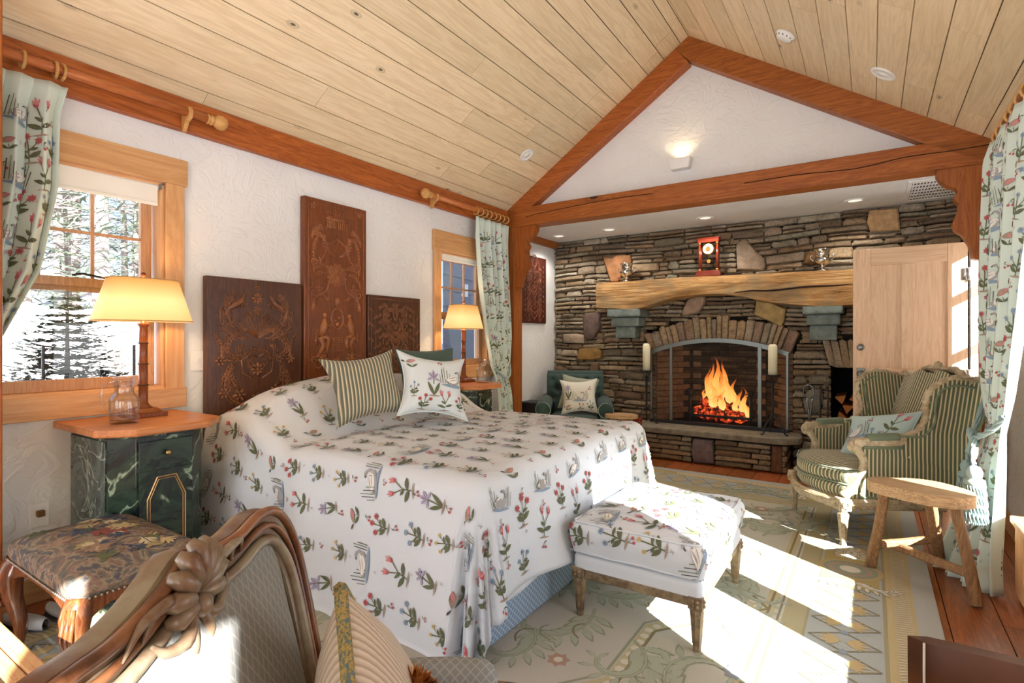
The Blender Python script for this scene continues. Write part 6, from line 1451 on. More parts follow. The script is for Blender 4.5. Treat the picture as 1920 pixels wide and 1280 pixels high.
for s in (-1, 1):
    poly = [(p.x, p.y) for p in armfront] + [(-.2, .625), (-.05, .625), (.0, .64)] + [(p.x, p.y) for p in wingf] + rear
    m = MB(); m.prism(poly, -.024, .024, 'x'); m.v = [((s * xo(z, y)) + x - s * .024, y, z) for x, y, z in m.v]
    m.build('side_panel', SY, wc, bevel=.006)
    fr = lambda pts, off=0: [(s * (xo(p.y, p.x) - .024), p.x, p.y) for p in pts]
    MB().tube(fr(armfront), [.034 - .008 * math.sin(PI * k / (len(armfront) - 1)) for k in range(len(armfront))], 10).build('arm_post', GILW, wc, True)
    m = MB(); c = (-.222, .612); m.tube([(s * (xo(.6, 0) - .024) + s * .0, c[0] + q[0], c[1] + q[1]) for q in [(lerp(.034, .006, k / 16) * math.cos(1.2 + k * .6), lerp(.034, .006, k / 16) * math.sin(1.2 + k * .6)) for k in range(17)]], .016, 7).build('arm_scroll', GILW, wc, True)
    MB().tube(bez([(s * .32, -.23, .632), (s * .325, -.12, .642), (s * .33, .0, .645), (s * .33, .06, .665)], 5), .03, prof=[(1, .5), (.7, .85), (-.7, .85), (-1, .5), (-1, -.5), (-.7, -.85), (.7, -.85), (1, -.5)]).build('arm_rail', GILW, wc, auto=True)
    MB().tube(bez([(s * .322, -.16, .662), (s * .328, -.05, .668), (s * .33, .04, .672)], 5), [.01] + [.03] * 9 + [.012], 10).build('arm_pad', GIMP, wc, True)
    MB().tube(fr(wingf), [.022 + .005 * math.sin(k * 1.9) for k in range(len(wingf))], 9).build('wing_frame', GILW, wc, True)
    gp = [Vector((.04, .685, 0))] + [p + Vector((.035 if i < 24 else .0, -.01 if i < 24 else -.034, 0)) for i, p in enumerate(wingf) if 3 < i < 36]
    for sd in (0, -.05): MB().tube([(s * (xo(p.y, p.x) + .003 + sd), p.x, p.y) for p in gp], .007, 5).build('gimp', GIMP, wc, True)
    MB().tube([(s * (xo(z, y) + .002), y, z) for y, z in rear], .010, 6).build('gimp', GIMP, wc, True)
    MB().tube([(s * (.348), -.2 + .48 * k / 10, .305 - .00 * k) for k in range(11)], .007, 5).build('gimp', GIMP, wc, True)
    MB().tube([(s * (.35), -.18 + .22 * k / 10, .612) for k in range(11)], .010, 5).build('gimp', GIMP, wc, True)
def backP(u, v, front=True):
    x = lerp(-.36, .36, u) * (1 - .10 * (1 - v)); zt = 1.0 + .062 * math.cos((u - .5) * PI * 1.0) - .015 * math.cos((u - .5) * PI * 6) ; z = lerp(.42, zt, v); y = lerp(.27, .50, v ** .9)
    b = .075 * math.sin(PI * min(1, max(0, u))) ** .5 * (1 - v * .3); return Vector((x, y - b - .02 if front else y + .03, z))
MB().grid(lambda u, v: backP(u, v), 24, 20).build('inner_back', SX, wc, True)
MB().grid(lambda u, v: backP(1 - u, v, False), 12, 8).build('outer_back', SX, wc, True)
crest = [backP(k / 40, 1, False) + Vector((0, -.035, .006)) for k in range(41)]
MB().tube(crest, [.024 + .004 * math.sin(k * 2.4) for k in range(41)], 9).build('crest_rail', GILW, wc, True)
def flower(parent, mat, c, r, rz=0, name='carved_flower'):
    m = MB(); c = Vector(c); ax = Vector((math.cos(rz), math.sin(rz), 0))
    for k in range(5): a = PI * .1 + k * PI * .2 * 1.0; m.tube([c, c + (ax * math.cos(a) + Vector((0, 0, math.sin(a)))) * r * .7, c + (ax * math.cos(a) + Vector((0, 0, math.sin(a)))) * r * 1.1 + Vector((0, 0, -.1 * r))], [r * .25, r * .32, r * .1], 7)
    m.ball(c + Vector((0, 0, r * .1)), r * .42, 8, 6)
    for s in (-1, 1): m.tube(bez([c, c + ax * s * r * 1.2 + Vector((0, 0, -.1 * r)), c + ax * s * r * 2.2 + Vector((0, 0, -.25 * r))], 4), [r * .3] * 5 + [r * .22, r * .15, r * .1, r * .05], 7)
    return m.build(name, mat, parent, True)
flower(wc, GILW, (0, .475, 1.085), .045); flower(wc, GILW, (-.345, .46, 1.02), .03, 0, 'carved_leaf'); flower(wc, GILW, (.345, .46, 1.02), .03, 0, 'carved_leaf')
wcs = Matrix.Translation((-.046, 4.343, 0)) @ Matrix.Rotation(R(-61.5), 4, 'Z')
p_ = wcs @ Vector((.07, .06, .50))
PILG = fabric('mint_pillow_cloth', (176, 196, 192), scale=600, bump=.05)
pillow('embroidered_cushion', 'mint embroidered cushion tucked in the wing armchair', (p_.x, p_.y, .455), R(-61.5 + 16), R(36), .48, .33, .14, PILG, [(-.25, -.02, .18, MO[2][0], 14), (.28, .16, .17, MO[5][0], -20), (.02, -.2, .17, MO[3][0], 0), (-.05, .25, .08, SMALL[0][0], 0), (.3, -.25, .12, MO[4][0], 0)], PILG, roll=R(-14), pinch=.14, lay_seed=9)

# ---- green tufted armchair in the alcove
VEL = fabric('teal_green_velvet', (54, 72, 66), .65, scale=300)
tc_ = thing('tufted_armchair', 'dark green button-tufted armchair in the alcove corner', 'armchair', (-2.78, 5.46, 0), R(26))
cushion_box(rrect(-.27, .27, -.34, .24, .05), .12, .30, 0).build('seat_base', VEL, tc_, auto=True)
cushion_box(rrect(-.26, .26, -.34, .18, .06), .30, .43, .03).build('seat_cushion', VEL, tc_, auto=True)
bt = [(x, z) for j, z in enumerate((.60, .70, .80)) for x in ([-.2, -.067, .067, .2] if j % 2 else [-.267, -.133, 0, .133, .267])]
def tuft(u, v):
    x, z = lerp(-.33, .33, u), lerp(.40, .865, v); d = min(math.hypot(x - a, (z - b) * 1.0) for a, b in bt); e = math.sin(PI * u) ** .35 * min(1, (1 - v) * 7) ** .5
    return Vector((x, .16 + .10 * (v) - .085 * e * min(1, d / .07) ** .6 * 1.0, z + .0))
MB().grid(tuft, 56, 40).build('backrest', VEL, tc_, True)
m = MB().grid(lambda u, v: Vector((lerp(.33, -.33, u), .30 + .08 * v + .02, lerp(.12, .865, v))), 8, 6); m.bb(-.33, .33, .22, .33, .12, .5); m.build('outer_back', VEL, tc_)
MB().tube([(lerp(-.325, .325, k / 12), .315, .845) for k in range(13)], .055, 10, ).build('top_roll', VEL, tc_, True)
for a, b in bt: MB().ball((a, .16 + .10 * (b - .4) / .465 - .004, b), .008, 7, 5).build('button', VEL, tc_, True)
for s in (-1, 1):
    MB().tube([(s * .33, -.345, .515), (s * .335, -.33, .52), (s * .335, 0, .53), (s * .33, .3, .55)], [.075, .085, .085, .08], 16).build('arm_roll', VEL, tc_, True)
    MB().bb(s * .335 - .055, s * .335 + .055, -.335, .3, .12, .5).build('arm_panel', VEL, tc_, bevel=.02)
    MB().tube([(s * .33 + .078 * math.cos(q), -.348, .515 + .078 * math.sin(q)) for q in [2 * PI * k / 18 for k in range(18)]], .006, 5, closed=True).build('piping', fabric('pale_piping', (120, 140, 132)), tc_, True)
for x in (-.3, .3):
    for y in (-.3, .26): MB().tube([(x, y, 0), (x, y, .125)], [.018, .026], 8).build('leg', BAMB, tc_, True)
q_ = Matrix.Translation((-2.78, 5.46, 0)) @ Matrix.Rotation(R(26), 4, 'Z')
p_ = q_ @ Vector((.04, .02, 0)); pillow('plain_cushion', 'plain sage cushion behind the embroidered one in the tufted armchair', (p_.x, p_.y, .44), R(26), R(16), .40, .38, .12, fabric('sage_cloth', (150, 152, 134)), roll=R(8), pinch=.12)
p_ = q_ @ Vector((.05, -.13, 0)); pillow('swan_cushion', 'cream swan cushion in the dark tufted armchair', (p_.x, p_.y, .44), R(26), R(18), .40, .38, .14, fabric('cream_cloth', (216, 212, 198)), [(.0, -.02, .17, MO[2][0], 0), (-.3, .12, .17, MO[1][0], 0), (.3, .2, .1, SMALL[0][0], 0), (.3, -.3, .12, MO[3][0], 0), (.02, -.36, .1, MO[5][0], 0), (-.3, -.33, .12, MO[4][0], 0)], roll=R(-3), pinch=.20, lay_seed=3)
sb = MB().bb(-3.34, -3.02, 5.16, 5.42, .0, .56).build('subwoofer', plain('black_vinyl', (22, 24, 30), .5, .4), bevel=.012); tag(sb, 'black speaker box on the floor beside the tufted armchair', 'speaker')
# little hearth stool and red box
ls = thing('milking_stool', 'small dark wooden stool between tufted armchair and hearth', 'stool', (-2.16, 5.30, 0), R(20))
MB().prism([(.17 * math.cos(q), .12 * math.sin(q)) for q in [2 * PI * k / 18 for k in range(18)]], .455, .495, 'z').build('seat', OLDW, ls, bevel=.008)
for x, y in ((-.12, -.08), (.12, -.08), (-.12, .08), (.12, .08)): MB().tube([(x * .8, y * .8, .46), (x * 1.35, y * 1.3, 0)], [.016, .014], 7).build('leg', OLDZ, ls, True)
kb = thing('kindling_box', 'red-brown wooden kindling box behind the small stool', 'box', (-2.20, 5.0, 0)); kb.location = (-2.36, 5.545, 0)
kb.location = (-2.16, 5.52, 0)
for z in (.0, .11, .22, .33): MB().bb(-.13, .13, -.045, .045, z + .01, z + .105).build('board', MAHO, kb, bevel=.004)

# ---- needlepoint footstool
t = NT('needlepoint'); v = t.coords((1, 1, 1), False); vo = t.n('TexVoronoi', Vector=t.n('Mapping', Vector=v).outputs[0], Scale=17.0); nz = t.n('TexNoise', Vector=v, Scale=7.0, Detail=6.0, Distortion=2.5)
n0 = t.n('TexNoise', Vector=v, Scale=13.0, Detail=3.0, Distortion=1.5)
c = t.ramp(nz.outputs[0], [(.32, hexa(44, 52, 78)), (.42, hexa(72, 74, 84)), (.48, hexa(142, 128, 104)), (.54, hexa(118, 88, 84)), (.6, hexa(84, 88, 78)), (.68, hexa(50, 56, 80))])
ln = t.math('ABSOLUTE', t.math('SUBTRACT', n0.outputs[0], .5)); c = t.mix(t.ramp(ln, [(0, (.9, .9, .9, 1)), (.018, (0, 0, 0, 1))]), c, hexa(40, 40, 50))
n9 = t.n('TexNoise', Vector=v, Scale=500.0); c = t.mix(t.math('MULTIPLY', n9.outputs[0], .4), c, hexa(150, 138, 118)); t.base(c, .95, .08); t.bump(n9.outputs[0], .5, .003); NP = t.m
sx0, sx1, sy0, sy1 = -2.90, -2.20, .68, 1.11
ns_ = thing('needlepoint_stool', 'needlepoint tapestry footstool on cabriole legs by the nightstand', 'footstool', ((sx0 + sx1) / 2, (sy0 + sy1) / 2, 0))
cushion_box(rrect(sx0, sx1, sy0, sy1, .06), .395, .475, .035, 1.012).build('seat', NP, ns_, auto=True, world=True)
m = MB(); rgn_ = random.Random(6); PAL = [_c(150, 134, 96), _c(176, 158, 116), _c(132, 76, 70), _c(96, 100, 70), _c(66, 76, 96), _c(140, 116, 98), _c(186, 174, 140)]
zt = lambda x, y: .4755 + .035 * (.55 * sst(.93, .75, max(abs(x - (sx0 + sx1) / 2) / .35, abs(y - .895) / .215)) + .35 * sst(.75, .45, max(abs(x + 2.55) / .35, abs(y - .895) / .215)) + .1 * sst(.45, .05, max(abs(x + 2.55) / .35, abs(y - .895) / .215)))
Fn = lambda s, t_, off: Vector((s, t_, zt(s, t_) + off))
for k in range(46):
    x, y = rgn_.uniform(sx0 + .06, sx1 - .06), rgn_.uniform(sy0 + .05, sy1 - .05); a = rgn_.uniform(0, 6.3); c1_ = rgn_.choice(PAL)
    if k % 4 == 0: mo = C_(c1_, star(0, 0, .5, 7, .7)) + C_(PAL[6], star(0, 0, .3, 6, .6)) + C_(PAL[5], star(0, 0, .14, 5))
    else: mo = C_(c1_, leaf(-.5, 0, 0, 1, .3) + leaf(-.2, 0, .8, .6, .22) + leaf(-.2, 0, -.8, .6, .22) + leaf(.1, 0, .7, .4, .16) + leaf(.1, 0, -.7, .4, .16)) + C_(PAL[4], stroke([(-.5, 0), (.5, 0)], .05))
    inside = lambda p: sx0 + .03 < p[0] < sx1 - .03 and sy0 + .03 < p[1] < sy1 - .03
    sz = rgn_.uniform(.07, .11); ca, sa = math.cos(a), math.sin(a)
    if inside((x + .05, y + .05)) and inside((x - .05, y - .05)): lay(m, Fn, x, y, a, sz, mo, .0015)
o = m.build('stitching', THREAD, ns_, world=True); o['kind'] = 'stuff'
WAL = wood('polished_walnut', (134, 78, 42), (74, 38, 20), 'z', 1.2, .22, var=.02, spec=.6)
nm_ = MB()
for (a, b), (c, d) in zip([(sx0, sy0), (sx1, sy0), (sx1, sy1), (sx0, sy1)], [(sx1, sy0), (sx1, sy1), (sx0, sy1), (sx0, sy0)]):
    n = int(math.hypot(c - a, d - b) / .017)
    for k in range(2, n - 1): nm_.ball((lerp(a, c, k / n), lerp(b, d, k / n), .402), .006, 6, 4)
o = nm_.build('nailheads', plain('pewter_nail', (140, 130, 118), .35, .5, .8), ns_, True, world=True); o['kind'] = 'stuff'
for x, y, dx, dy in ((sx0, sy0, -1, -1), (sx1, sy0, 1, -1), (sx1, sy1, 1, 1), (sx0, sy1, -1, 1)):
    ps = bez([(x - dx * .035, y - dy * .035, .395), (x - dx * .018, y - dy * .018, .34), (x - dx * .02, y - dy * .02, .25), (x - dx * .04, y - dy * .04, .13), (x - dx * .035, y - dy * .035, .05), (x - dx * .02, y - dy * .02, .012)], 5)
    MB().tube(ps, [tab([(0, .040), (.2, .047), (.45, .030), (.75, .018), (.92, .02), (1, .03)], k / (len(ps) - 1)) for k in range(len(ps))], 10).build('leg', WAL, ns_, True, world=True)
    m = MB()
    for q in (-.5, 0, .5): m.tube([(x + dx * .004 + q * .02 * -dy * dx, y + dy * .004 + q * .02, .385), (x + dx * .022 + q * .02 * -dy * dx, y + dy * .022 + q * .02, .30), (x + dx * .006, y + dy * .006, .21)], [.005, .008, .003], 6)
    m.ball((x + dx * .008, y + dy * .008, .215), .016, 7, 5).build('knee_carving', WAL, ns_, True, world=True)
for a in ((sx0 + .05, sx1 - .05, sy0 + .012, sy0 + .034, 1), (sx0 + .05, sx1 - .05, sy1 - .034, sy1 - .012, 1), (sx0 + .012, sx0 + .034, sy0 + .05, sy1 - .05, 0), (sx1 - .034, sx1 - .012, sy0 + .05, sy1 - .05, 0)):
    ln_ = (a[1] - a[0]) if a[4] else (a[3] - a[2]); st_ = a[0] if a[4] else a[2]
    lo_ = [(st_ + ln_ * k / 16, .372 - .055 * (abs(2 * k / 16 - 1) ** 3)) for k in range(17)]; pl_ = lo_ + [(st_ + ln_, .40), (st_, .40)]
    MB().prism(pl_, a[2] if a[4] else a[0], a[3] if a[4] else a[1], 'y' if a[4] else 'x').build('apron', WAL, ns_, world=True)
for i, (x, y, rz) in enumerate(((-3.12, .80, .3), (-3.08, .93, .15))):
    sl = thing('slipper', 'pale grey slipper on the floor, %s' % ('nearer the picture edge' if i == 0 else 'nearer the nightstand'), 'slipper', (x, y, .001), rz, 'pair of slippers by the wall')
    MB().grid(lambda u, v: Vector((lerp(-.13, .13, u), .045 * math.sin(v * 2 * PI) * (math.sin(PI * min(.98, max(.02, u))) ** .4), .03 + .026 * math.cos(v * 2 * PI) * (.6 + .5 * u))), 14, 12, cv=True).build('upper', fabric('slipper_felt', (196, 196, 194)), sl, True)
    MB().prism([(.135 * math.cos(q), .05 * math.sin(q)) for q in [2 * PI * k / 16 for k in range(16)]], .0, .012, 'z').build('sole', plain('slipper_sole', (90, 90, 92)), sl)

# ---- slatted luggage stand
LSM = wood('pale_beech', (214, 168, 118), (184, 134, 86), 'x', 1.0, .4, var=.03, bump=.03)
sl = thing('slatted_stand', 'slatted beech stand at the picture corner below the timber post', 'stand', (-1.95, .25, 0))
MB().bb(-2.4, -1.52, .425, .462, .465, .5).bb(-2.4, -1.52, .02, .06, .465, .5).build('side_rail', LSM, sl, world=True, bevel=.004)
for k in range(8): MB().bb(-2.34, -1.63, .395 - k * .047, .41 - k * .047 + .012, .477, .5).build('slat', LSM, sl, world=True, bevel=.003)
for x in (-2.4, -1.63): MB().bb(x, x + .11, .06, .425, .468, .5).build('end_rail', LSM, sl, world=True, bevel=.003)
for x in (-2.34, -1.60):
    for y in (.06, .42): MB().bb(x - .018, x + .018, y - .018, y + .018, 0, .466).build('leg', LSM, sl, world=True, bevel=.003)

# ---- foreground carved armchair
GILB = relief('bronze_painted_wood', (104, 70, 46), (136, 124, 102), .28, 9)
t = NT('grey_lattice'); tc = t.n('TexCoord'); s_ = t.n('SeparateXYZ', Vector=tc.outputs['Object']); 
c = lattice(t, t.math('MULTIPLY', s_.outputs[0], 1.0), t.math('MULTIPLY', s_.outputs[2], .62), .0185, hexa(128, 126, 119), hexa(150, 147, 139), .09); nz = t.n('TexNoise', Vector=tc.outputs['Object'], Scale=600.0); c = t.mix(t.math('MULTIPLY', nz.outputs[0], .25), c, hexa(90, 90, 86)); t.base(c, .9, .1); GLAT = t.m
t = NT('grey_lattice_y'); tc = t.n('TexCoord'); s_ = t.n('SeparateXYZ', Vector=tc.outputs['Object']); c = lattice(t, s_.outputs[1], t.math('MULTIPLY', t.math('ADD', s_.outputs[2], s_.outputs[0]), .7), .0185, hexa(134, 137, 138), hexa(158, 160, 158), .09); t.base(c, .9, .1); GLATY = t.m
fa = thing('carved_armchair', 'carved bronze-painted open armchair with grey lattice upholstery, shell crest', 'armchair', (-.580, .372, 0), R(128.5))
def by(z): return .0 + .12 * (z - .45) / .55
prof_b = bez([(0, 1.0, 0), (.055, .985, 0), (.12, .978, 0), (.19, .982, 0), (.245, .965, 0), (.278, .915, 0), (.285, .84, 0), (.275, .72, 0), (.262, .60, 0), (.255, .50, 0), (.25, .43, 0)], 5)
prof_b = [Vector((p.x * 1.12, p.y, 0)) for p in prof_b]
fr = [(-p.x, p.y) for p in reversed(prof_b)][:-1] + [(p.x, p.y) for p in prof_b]
PR = [(1.0, -.1), (.95, .45), (.6, .8), (.2, .62), (-.15, .75), (-.5, .62), (-.72, .85), (-1, .55), (-1, -.5), (-.4, -.8), (.4, -.8), (.9, -.6)]
fp = [Vector((x, by(z), z)) for x, z in fr]
m = MB(); cxm = Vector((0, .06, .72)); m_ = len(fp); vs = []
for i, p in enumerate(fp):
    tg = (fp[min(i + 1, m_ - 1)] - fp[max(i - 1, 0)]).normalized(); yv = Vector((0, -1, .0)); nn = tg.cross(yv).normalized()
    if nn.dot(p - cxm) < 0: nn = -nn
    w_ = .030 + .006 * math.exp(-((p.x) / .08) ** 2)
    for a, b in PR: vs.append(p + nn * a * w_ + yv * b * .024)
n = len(PR); m.add(vs, [(i * n + k, i * n + (k + 1) % n, (i + 1) * n + (k + 1) % n, (i + 1) * n + k) for i in range(m_ - 1) for k in range(n)])
m.build('back_frame', GILB, fa, auto=True)
GILD = relief('brown_worn_edge', (84, 48, 28), (140, 92, 58), .28, 12)
for off, rr_, nm__ in ((.82, .0075, 'outer_bead'), (.1, .005, 'middle_bead'), (-.62, .0085, 'inner_bead')):
    pts = []
    for i, p in enumerate(fp):
        tg = (fp[min(i + 1, m_ - 1)] - fp[max(i - 1, 0)]).normalized(); nn = tg.cross(Vector((0, -1, 0))).normalized()
        if nn.dot(p - cxm) < 0: nn = -nn
        pts.append(p + nn * off * .031 + Vector((0, -.021, 0)))
    MB().tube(pts, rr_, 7).build(nm__, GILD if off > 0 else GILB, fa, True)
def inner(u, v):
    zt = tab([(-p[0] if False else p[0], p[1]) for p in sorted([(x, z) for x, z in fr if z > .9])], lerp(-.29, .29, u)) - .018; z = lerp(.50, zt, v); x = lerp(-.29, .29, u) * (1 - .06 * (1 - v)); b = .035 * (math.sin(PI * u) ** .5) * (math.sin(PI * min(.97, max(.03, v))) ** .5)
    return Vector((x, by(z) - .008 - b, z))
MB().grid(inner, 24, 24).build('back_upholstery', GLAT, fa, True)
MB().grid(lambda u, v: inner(1 - u, v) * 1.0 + Vector((0, .045, 0)), 12, 12).build('outer_back', GLAT, fa, True)
# shell
m = MB(); sc_ = Vector((0, by(1.0) - .028, .985))
for k in range(9):
    a = R(-10 + 25 * k); L_ = .058 if k not in (0, 8) else .05
    m.tube([sc_, sc_ + Vector((math.cos(a) * L_ * .5, -.012, math.sin(a) * L_ * .5)), sc_ + Vector((math.cos(a) * L_ * .9, -.008, math.sin(a) * L_ * .9)), sc_ + Vector((math.cos(a) * L_ * 1.05, .002, math.sin(a) * L_ * 1.05))], [.004, .009, .0115, .006], 8)
m.ball(sc_ + Vector((0, -.01, -.012)), .014, 8, 6)
for s in (-1, 1):
    m.tube(bez([sc_ + Vector((0, 0, -.01)), sc_ + Vector((s * .03, -.01, -.035)), sc_ + Vector((s * .065, -.006, -.03)), sc_ + Vector((s * .085, -.002, -.012))], 4), [.008] * 6 + [.007, .0065, .006, .005, .004, .003, .002], 7)
    m.tube(bez([sc_ + Vector((s * .01, 0, -.015)), sc_ + Vector((s * .02, -.01, -.05)), sc_ + Vector((s * .008, -.004, -.075))], 4), [.007, .008, .009, .009, .008, .007, .005, .003, .002], 7)
    for q in (.10, .13): m.tube(bez([sc_ + Vector((s * .05, -.004, .018)), sc_ + Vector((s * q * .85, -.008, .022)), sc_ + Vector((s * q, -.002, -.002))], 4), [.006, .007, .007, .006, .005, .004, .003, .002, .001], 6)
o = m.build('shell_carving', GILB, fa, True)
cushion_box(rrect(-.27, .27, -.46, .04, .07, bow=.04), .36, .44, .03, 1.02).build('seat', GLAT, fa, auto=True)
MB().tube([(x, y, .345) for x, y in rrect(-.27, .27, -.46, .04, .07, bow=.04)], .028, prof=RP, closed=True).build('seat_rail', GILB, fa, auto=True)
for s in (-1, 1):
    ap = bez([(s * .285, .02, .62), (s * .32, -.08, .635), (s * .345, -.20, .625), (s * .345, -.30, .615), (s * .33, -.37, .605)], 5)
    MB().tube(ap, [.022 + .004 * k / 20 for k in range(len(ap))], prof=[(.8, .5), (.5, .9), (-.5, .9), (-.8, .5), (-.9, -.5), (-.5, -.85), (.5, -.85), (.9, -.5)]).build('arm', GILB, fa, True)
    m = MB(); e = ap[-1]; m.tube([e + Vector((0, -.02 - (lerp(.034, .006, k / 14)) * math.sin(.5 + k * .55), -.006 + (lerp(.034, .006, k / 14)) * math.cos(.5 + k * .55))) for k in range(15)], .02, 8).build('arm_scroll', GILB, fa, True)
    pp_ = bez([(s * .295, -.0, .65), (s * .325, -.10, .665), (s * .345, -.20, .655), (s * .343, -.28, .645)], 5)
    MB().tube(pp_, [.008, .026] + [.036] * (len(pp_) - 4) + [.028, .01], 12).build('arm_pad', GLATY, fa, True)
    MB().tube(bez([(s * .335, -.33, .59), (s * .34, -.26, .52), (s * .30, -.24, .45), (s * .28, -.27, .37)], 5), .02, 8).build('arm_support', GILB, fa, True)
    MB().tube(bez([(s * .26, -.43, .35), (s * .275, -.45, .25), (s * .25, -.43, .12), (s * .265, -.45, .012)], 5), [tab([(0, .034), (.3, .03), (.8, .016), (1, .022)], k / 15) for k in range(16)], 9).build('leg', GILB, fa, True)
    MB().tube(bez([(s * .23, .03, .40), (s * .235, .04, .25), (s * .24, .06, .012)], 5), [.028 - .001 * k for k in range(11)], 9).build('leg', GILB, fa, True)
# its cushion
fm = Matrix.Translation((-.58, .372, 0)) @ Matrix.Rotation(R(128.5), 4, 'Z'); p_ = fm @ Vector((.125, -.10, .475))
CORD = striped('corduroy_stripe', [(0, (186, 168, 148)), (.5, (214, 198, 180)), (.8, (160, 140, 120)), (1, (186, 168, 148))], 0, .007)
TRIMC = NT('woven_braid'); nz = TRIMC.n('TexNoise', Vector=TRIMC.coords(), Scale=160.0, Detail=2.0); TRIMC.base(TRIMC.ramp(nz.outputs[0], [(.35, hexa(96, 104, 84)), (.48, hexa(176, 146, 84)), (.56, hexa(122, 116, 82)), (.66, hexa(90, 110, 120))]), .9, .1); TRIMC.bump(nz.outputs[0], .8, .004)
fc = pillow('braided_cushion', 'corduroy cushion with yellow-green braid and woolly brown motif', (p_.x, p_.y, .445), R(128.5 + 6), R(12), .34, .34, .15, CORD, roll=R(44), pinch=.06, lay_seed=11)
for ch in fc.children:
    if ch.name.startswith('piping'): ch.data.materials[0] = TRIMC.m; ch.scale = (1.0, 1.0, 1.0); ch.name = 'braid_trim'
for o in list(fc.children):
    if o.name.startswith('braid_trim'):
        pts = [v_.co.copy() for v_ in o.data.vertices]
        for i in range(0, len(pts), 6):
            c = sum((pts[i + k] for k in range(6)), Vector()) / 6
            for k in range(6): o.data.vertices[i + k].co = c + (pts[i + k] - c) * 2.2
WOOL = NT('brown_wool'); nz = WOOL.n('TexNoise', Vector=WOOL.coords(), Scale=60.0, Detail=3.0); WOOL.base(WOOL.ramp(nz.outputs[0], [(.35, hexa(52, 26, 12)), (.5, hexa(140, 78, 34)), (.65, hexa(196, 134, 72))]), 1, .05)
rgw = random.Random(4); m = MB()
for c, r in (((.0, -.075, .27), .034), ((-.005, -.06, .31), .028), ((.0, -.08, .225), .034), ((-.01, -.05, .34), .018)):
    m.ball(c, r, 12, 9)
    for k in range(170):
        d = Vector((rgw.gauss(0, 1), rgw.gauss(0, 1) - .6, rgw.gauss(0, 1))).normalized(); p = Vector(c) + d * r * .9; e_ = p + d * .014 + Vector((rgw.gauss(0, .003), 0, rgw.gauss(0, .003))); sd = d.orthogonal() * .0028
        m.add([p - sd, p + sd, e_], [(0, 1, 2)])
m.build('woolly_motif', WOOL.m, fc, False)['kind'] = 'stuff'

# ---- leather chair at the corner
LEA = NT('brown_leather'); nz = LEA.n('TexNoise', Vector=LEA.coords(), Scale=120.0, Detail=3.0); n2 = LEA.n('TexNoise', Vector=LEA.coords(), Scale=5.0, Detail=4.0)
LEA.base(LEA.ramp(n2.outputs[0], [(.3, hexa(52, 28, 12)), (.7, hexa(104, 58, 26))]), .45, .3); LEA.bump(nz.outputs[0], .12, .001); LEA = LEA.m
lc = thing('leather_chair', 'dark brown stitched leather dining chair', 'chair', (.30, 1.24, 0), R(-6))
def lback(u, v, s): 
    x = lerp(-.23, .23, u); z = lerp(.40, .825, v); y = -.19 - .05 * (v) + .025 * math.cos((u - .5) * PI) * -1 * -1; return Vector((x, y + s * .024 * (min(1, 12 * min(u, 1 - u, 1.02 - v)) ** .5 if True else 1), z))
m = MB().grid(lambda u, v: lback(u, v, -1), 20, 12); m.grid(lambda u, v: lback(1 - u, v, 1), 20, 12)
m.grid(lambda u, v: lback(u, 1, lerp(-1, 1, v)), 20, 2).grid(lambda u, v: lback(0, u, lerp(1, -1, v)), 12, 2).grid(lambda u, v: lback(1, u, lerp(-1, 1, v)), 12, 2).build('backrest', LEA, lc, True)
for x in (.045, .955): MB().tube([lback(x, v / 10, -1) + Vector((0, -.002, 0)) for v in range(11)], .0016, 4).build('stitching', plain('cream_thread', (222, 210, 190)), lc)
cushion_box(rrect(-.23, .23, -.20, .24, .03), .38, .45, .01, 1.01).build('seat', LEA, lc, auto=True)
for x in (-.2, .2):
    for y in (-.18, .2): MB().bb(x - .02, x + .02, y - .02, y + .02, 0, .385).build('leg', WAL, lc, bevel=.003)

# ================================================================ CEILING AND WALL FITTINGS
dR = Vector((XR - XC, 0, ER - ZC)).normalized(); nR = Vector((dR.z, 0, -dR.x)); nR = -nR if nR.z > 0 else nR
dL = Vector((XC - XL, 0, ZC - EL)).normalized(); nL = Vector((dL.z, 0, -dL.x)); nL = nL if nL.z < 0 else -nL
def disc(name, label, cat, p, n, prof, ndot=0):
    root = thing(name, label, cat, tuple(p)); q = n.to_track_quat('Z', 'Y').to_matrix()
    MB().lathe(prof, 28, rot=q).build('housing', WHITE, root, True)
    return root, q
pS = Vector((XC, 0, ZC)) + dR * 1.038 + Vector((0, 4.26, 0))
sd, q = disc('smoke_detector', 'white smoke detector on the pine slope near the ridge', 'smoke detector', pS, nR, [(.07, 0), (.07, .012), (.062, .02), (.055, .034), (.03, .042)])
m = MB()
for k in range(12): a = 2 * PI * k / 12; m.box(*(q @ Vector((.058 * math.cos(a), .058 * math.sin(a), .026))), .006, .006, .012)
o = m.build('vents', plain('grey_slot', (120, 118, 112)), sd); o['kind'] = 'stuff'
pS = Vector((XC, 0, ZC)) + dR * 1.718 + Vector((0, 4.41, 0)); disc('ceiling_speaker', 'round white ceiling cover on the pine slope over the window row', 'speaker', pS, nR, [(.085, 0), (.085, .006), (.07, .012), (.066, .007), (.02, .008), (.018, .012), (.004, .012)])
pS = Vector((XL, 0, EL)) + dL * .723 + Vector((0, 4.44, 0)); disc('ceiling_speaker', 'round white ceiling cover on the pine slope over the bed', 'speaker', pS, nL, [(.075, 0), (.075, .006), (.06, .012), (.056, .007), (.02, .008), (.018, .012), (.004, .012)])
LED = emis('downlight_glow', (255, 244, 226), .9)
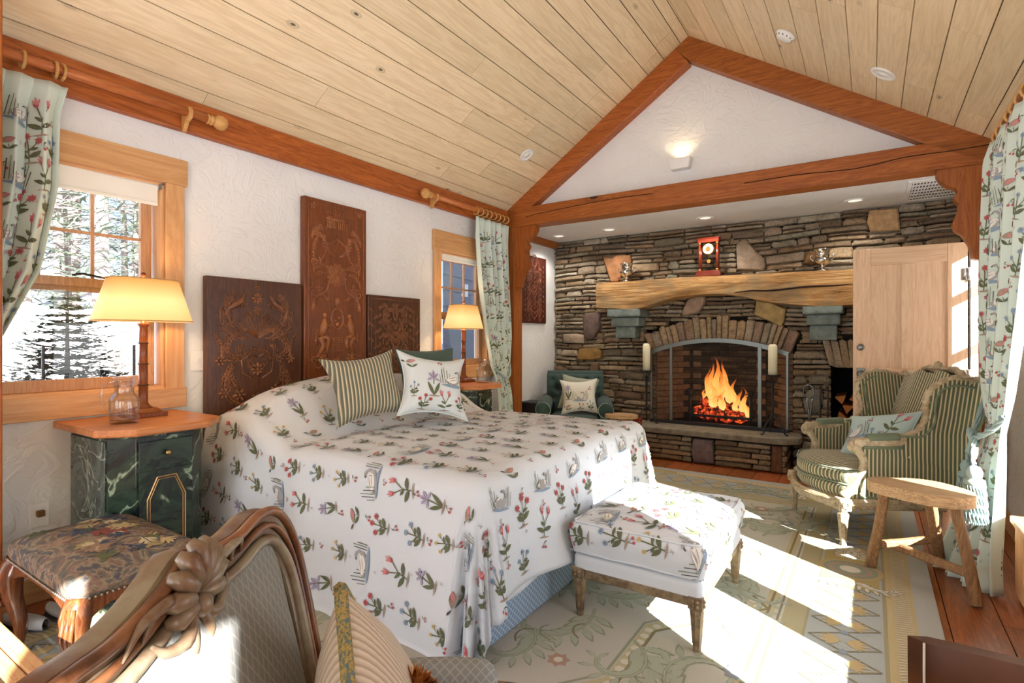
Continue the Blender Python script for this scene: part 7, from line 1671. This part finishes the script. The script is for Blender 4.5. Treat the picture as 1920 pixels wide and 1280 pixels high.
for i, (x, y, wh) in enumerate([(-3.1, 5.68, 'over the tufted armchair'), (-2.45, 5.66, 'between the urn and the armchair corner'), (-1.40, 5.64, 'above the mantel clock'), (-.12, 5.66, 'near the ceiling vent')]):
    dl = thing('recessed_light', 'round white recessed ceiling light %s' % wh, 'ceiling light', (x, y, 2.5), 0, 'recessed lights in the alcove ceiling')
    MB().lathe([(.085, 0), (.085, -.006), (.062, -.008), (.055, .0)], 28).build('trim_ring', WHITE, dl, True); MB().lathe([(.056, -.002), (.001, -.004)], 20).build('lens', LED, dl, True)
    light('downlight', 'SPOT', (x, y - .05, 2.47), 26, (1, .96, .9), direction=(0, .12, -1), size=.05, spot=130)
vt = thing('ceiling_vent', 'white slotted air vent in the alcove ceiling by the bracket', 'vent', (.45, 5.6, 2.5))
MB().bb(.24, .27, 5.2, 5.92, 2.488, 2.5).bb(.62, .65, 5.2, 5.92, 2.488, 2.5).bb(.27, .62, 5.2, 5.23, 2.488, 2.5).bb(.27, .62, 5.89, 5.92, 2.488, 2.5).build('frame', WHITE, vt, world=True, bevel=.003)
MB().bb(.27, .62, 5.23, 5.89, 2.4965, 2.4995).build('backing', plain('vent_dark', (60, 60, 60)), vt, world=True)
for k in range(6): MB().bb(.27, .62, 5.235 + .11 * k, 5.27 + .11 * k, 2.489, 2.496).build('bar', WHITE, vt, world=True)
m = MB()
for k in range(17): m.bb(.275 + .0205 * k, .283 + .0205 * k, 5.23, 5.89, 2.490, 2.495)
o = m.build('slots', WHITE, vt, world=True); o['kind'] = 'stuff'
gl = thing('wall_uplight', 'small white uplight on the gable plaster', 'wall light', (-1.46, 5.04, 2.88))
MB().prism([(-.085, -.05), (.085, -.05), (.10, .05), (-.10, .05)], -.085, 0, 'y').build('housing', WHITE, gl, bevel=.01)
MB().box(0, -.045, .049, .12, .05, .006).build('lens', emis('uplight_glow', (255, 214, 150), 2), gl)
light('uplight', 'SPOT', (-1.46, 4.985, 2.95), 2.4, (1, .74, .42), direction=(0, .25, 1), size=.03, spot=140)
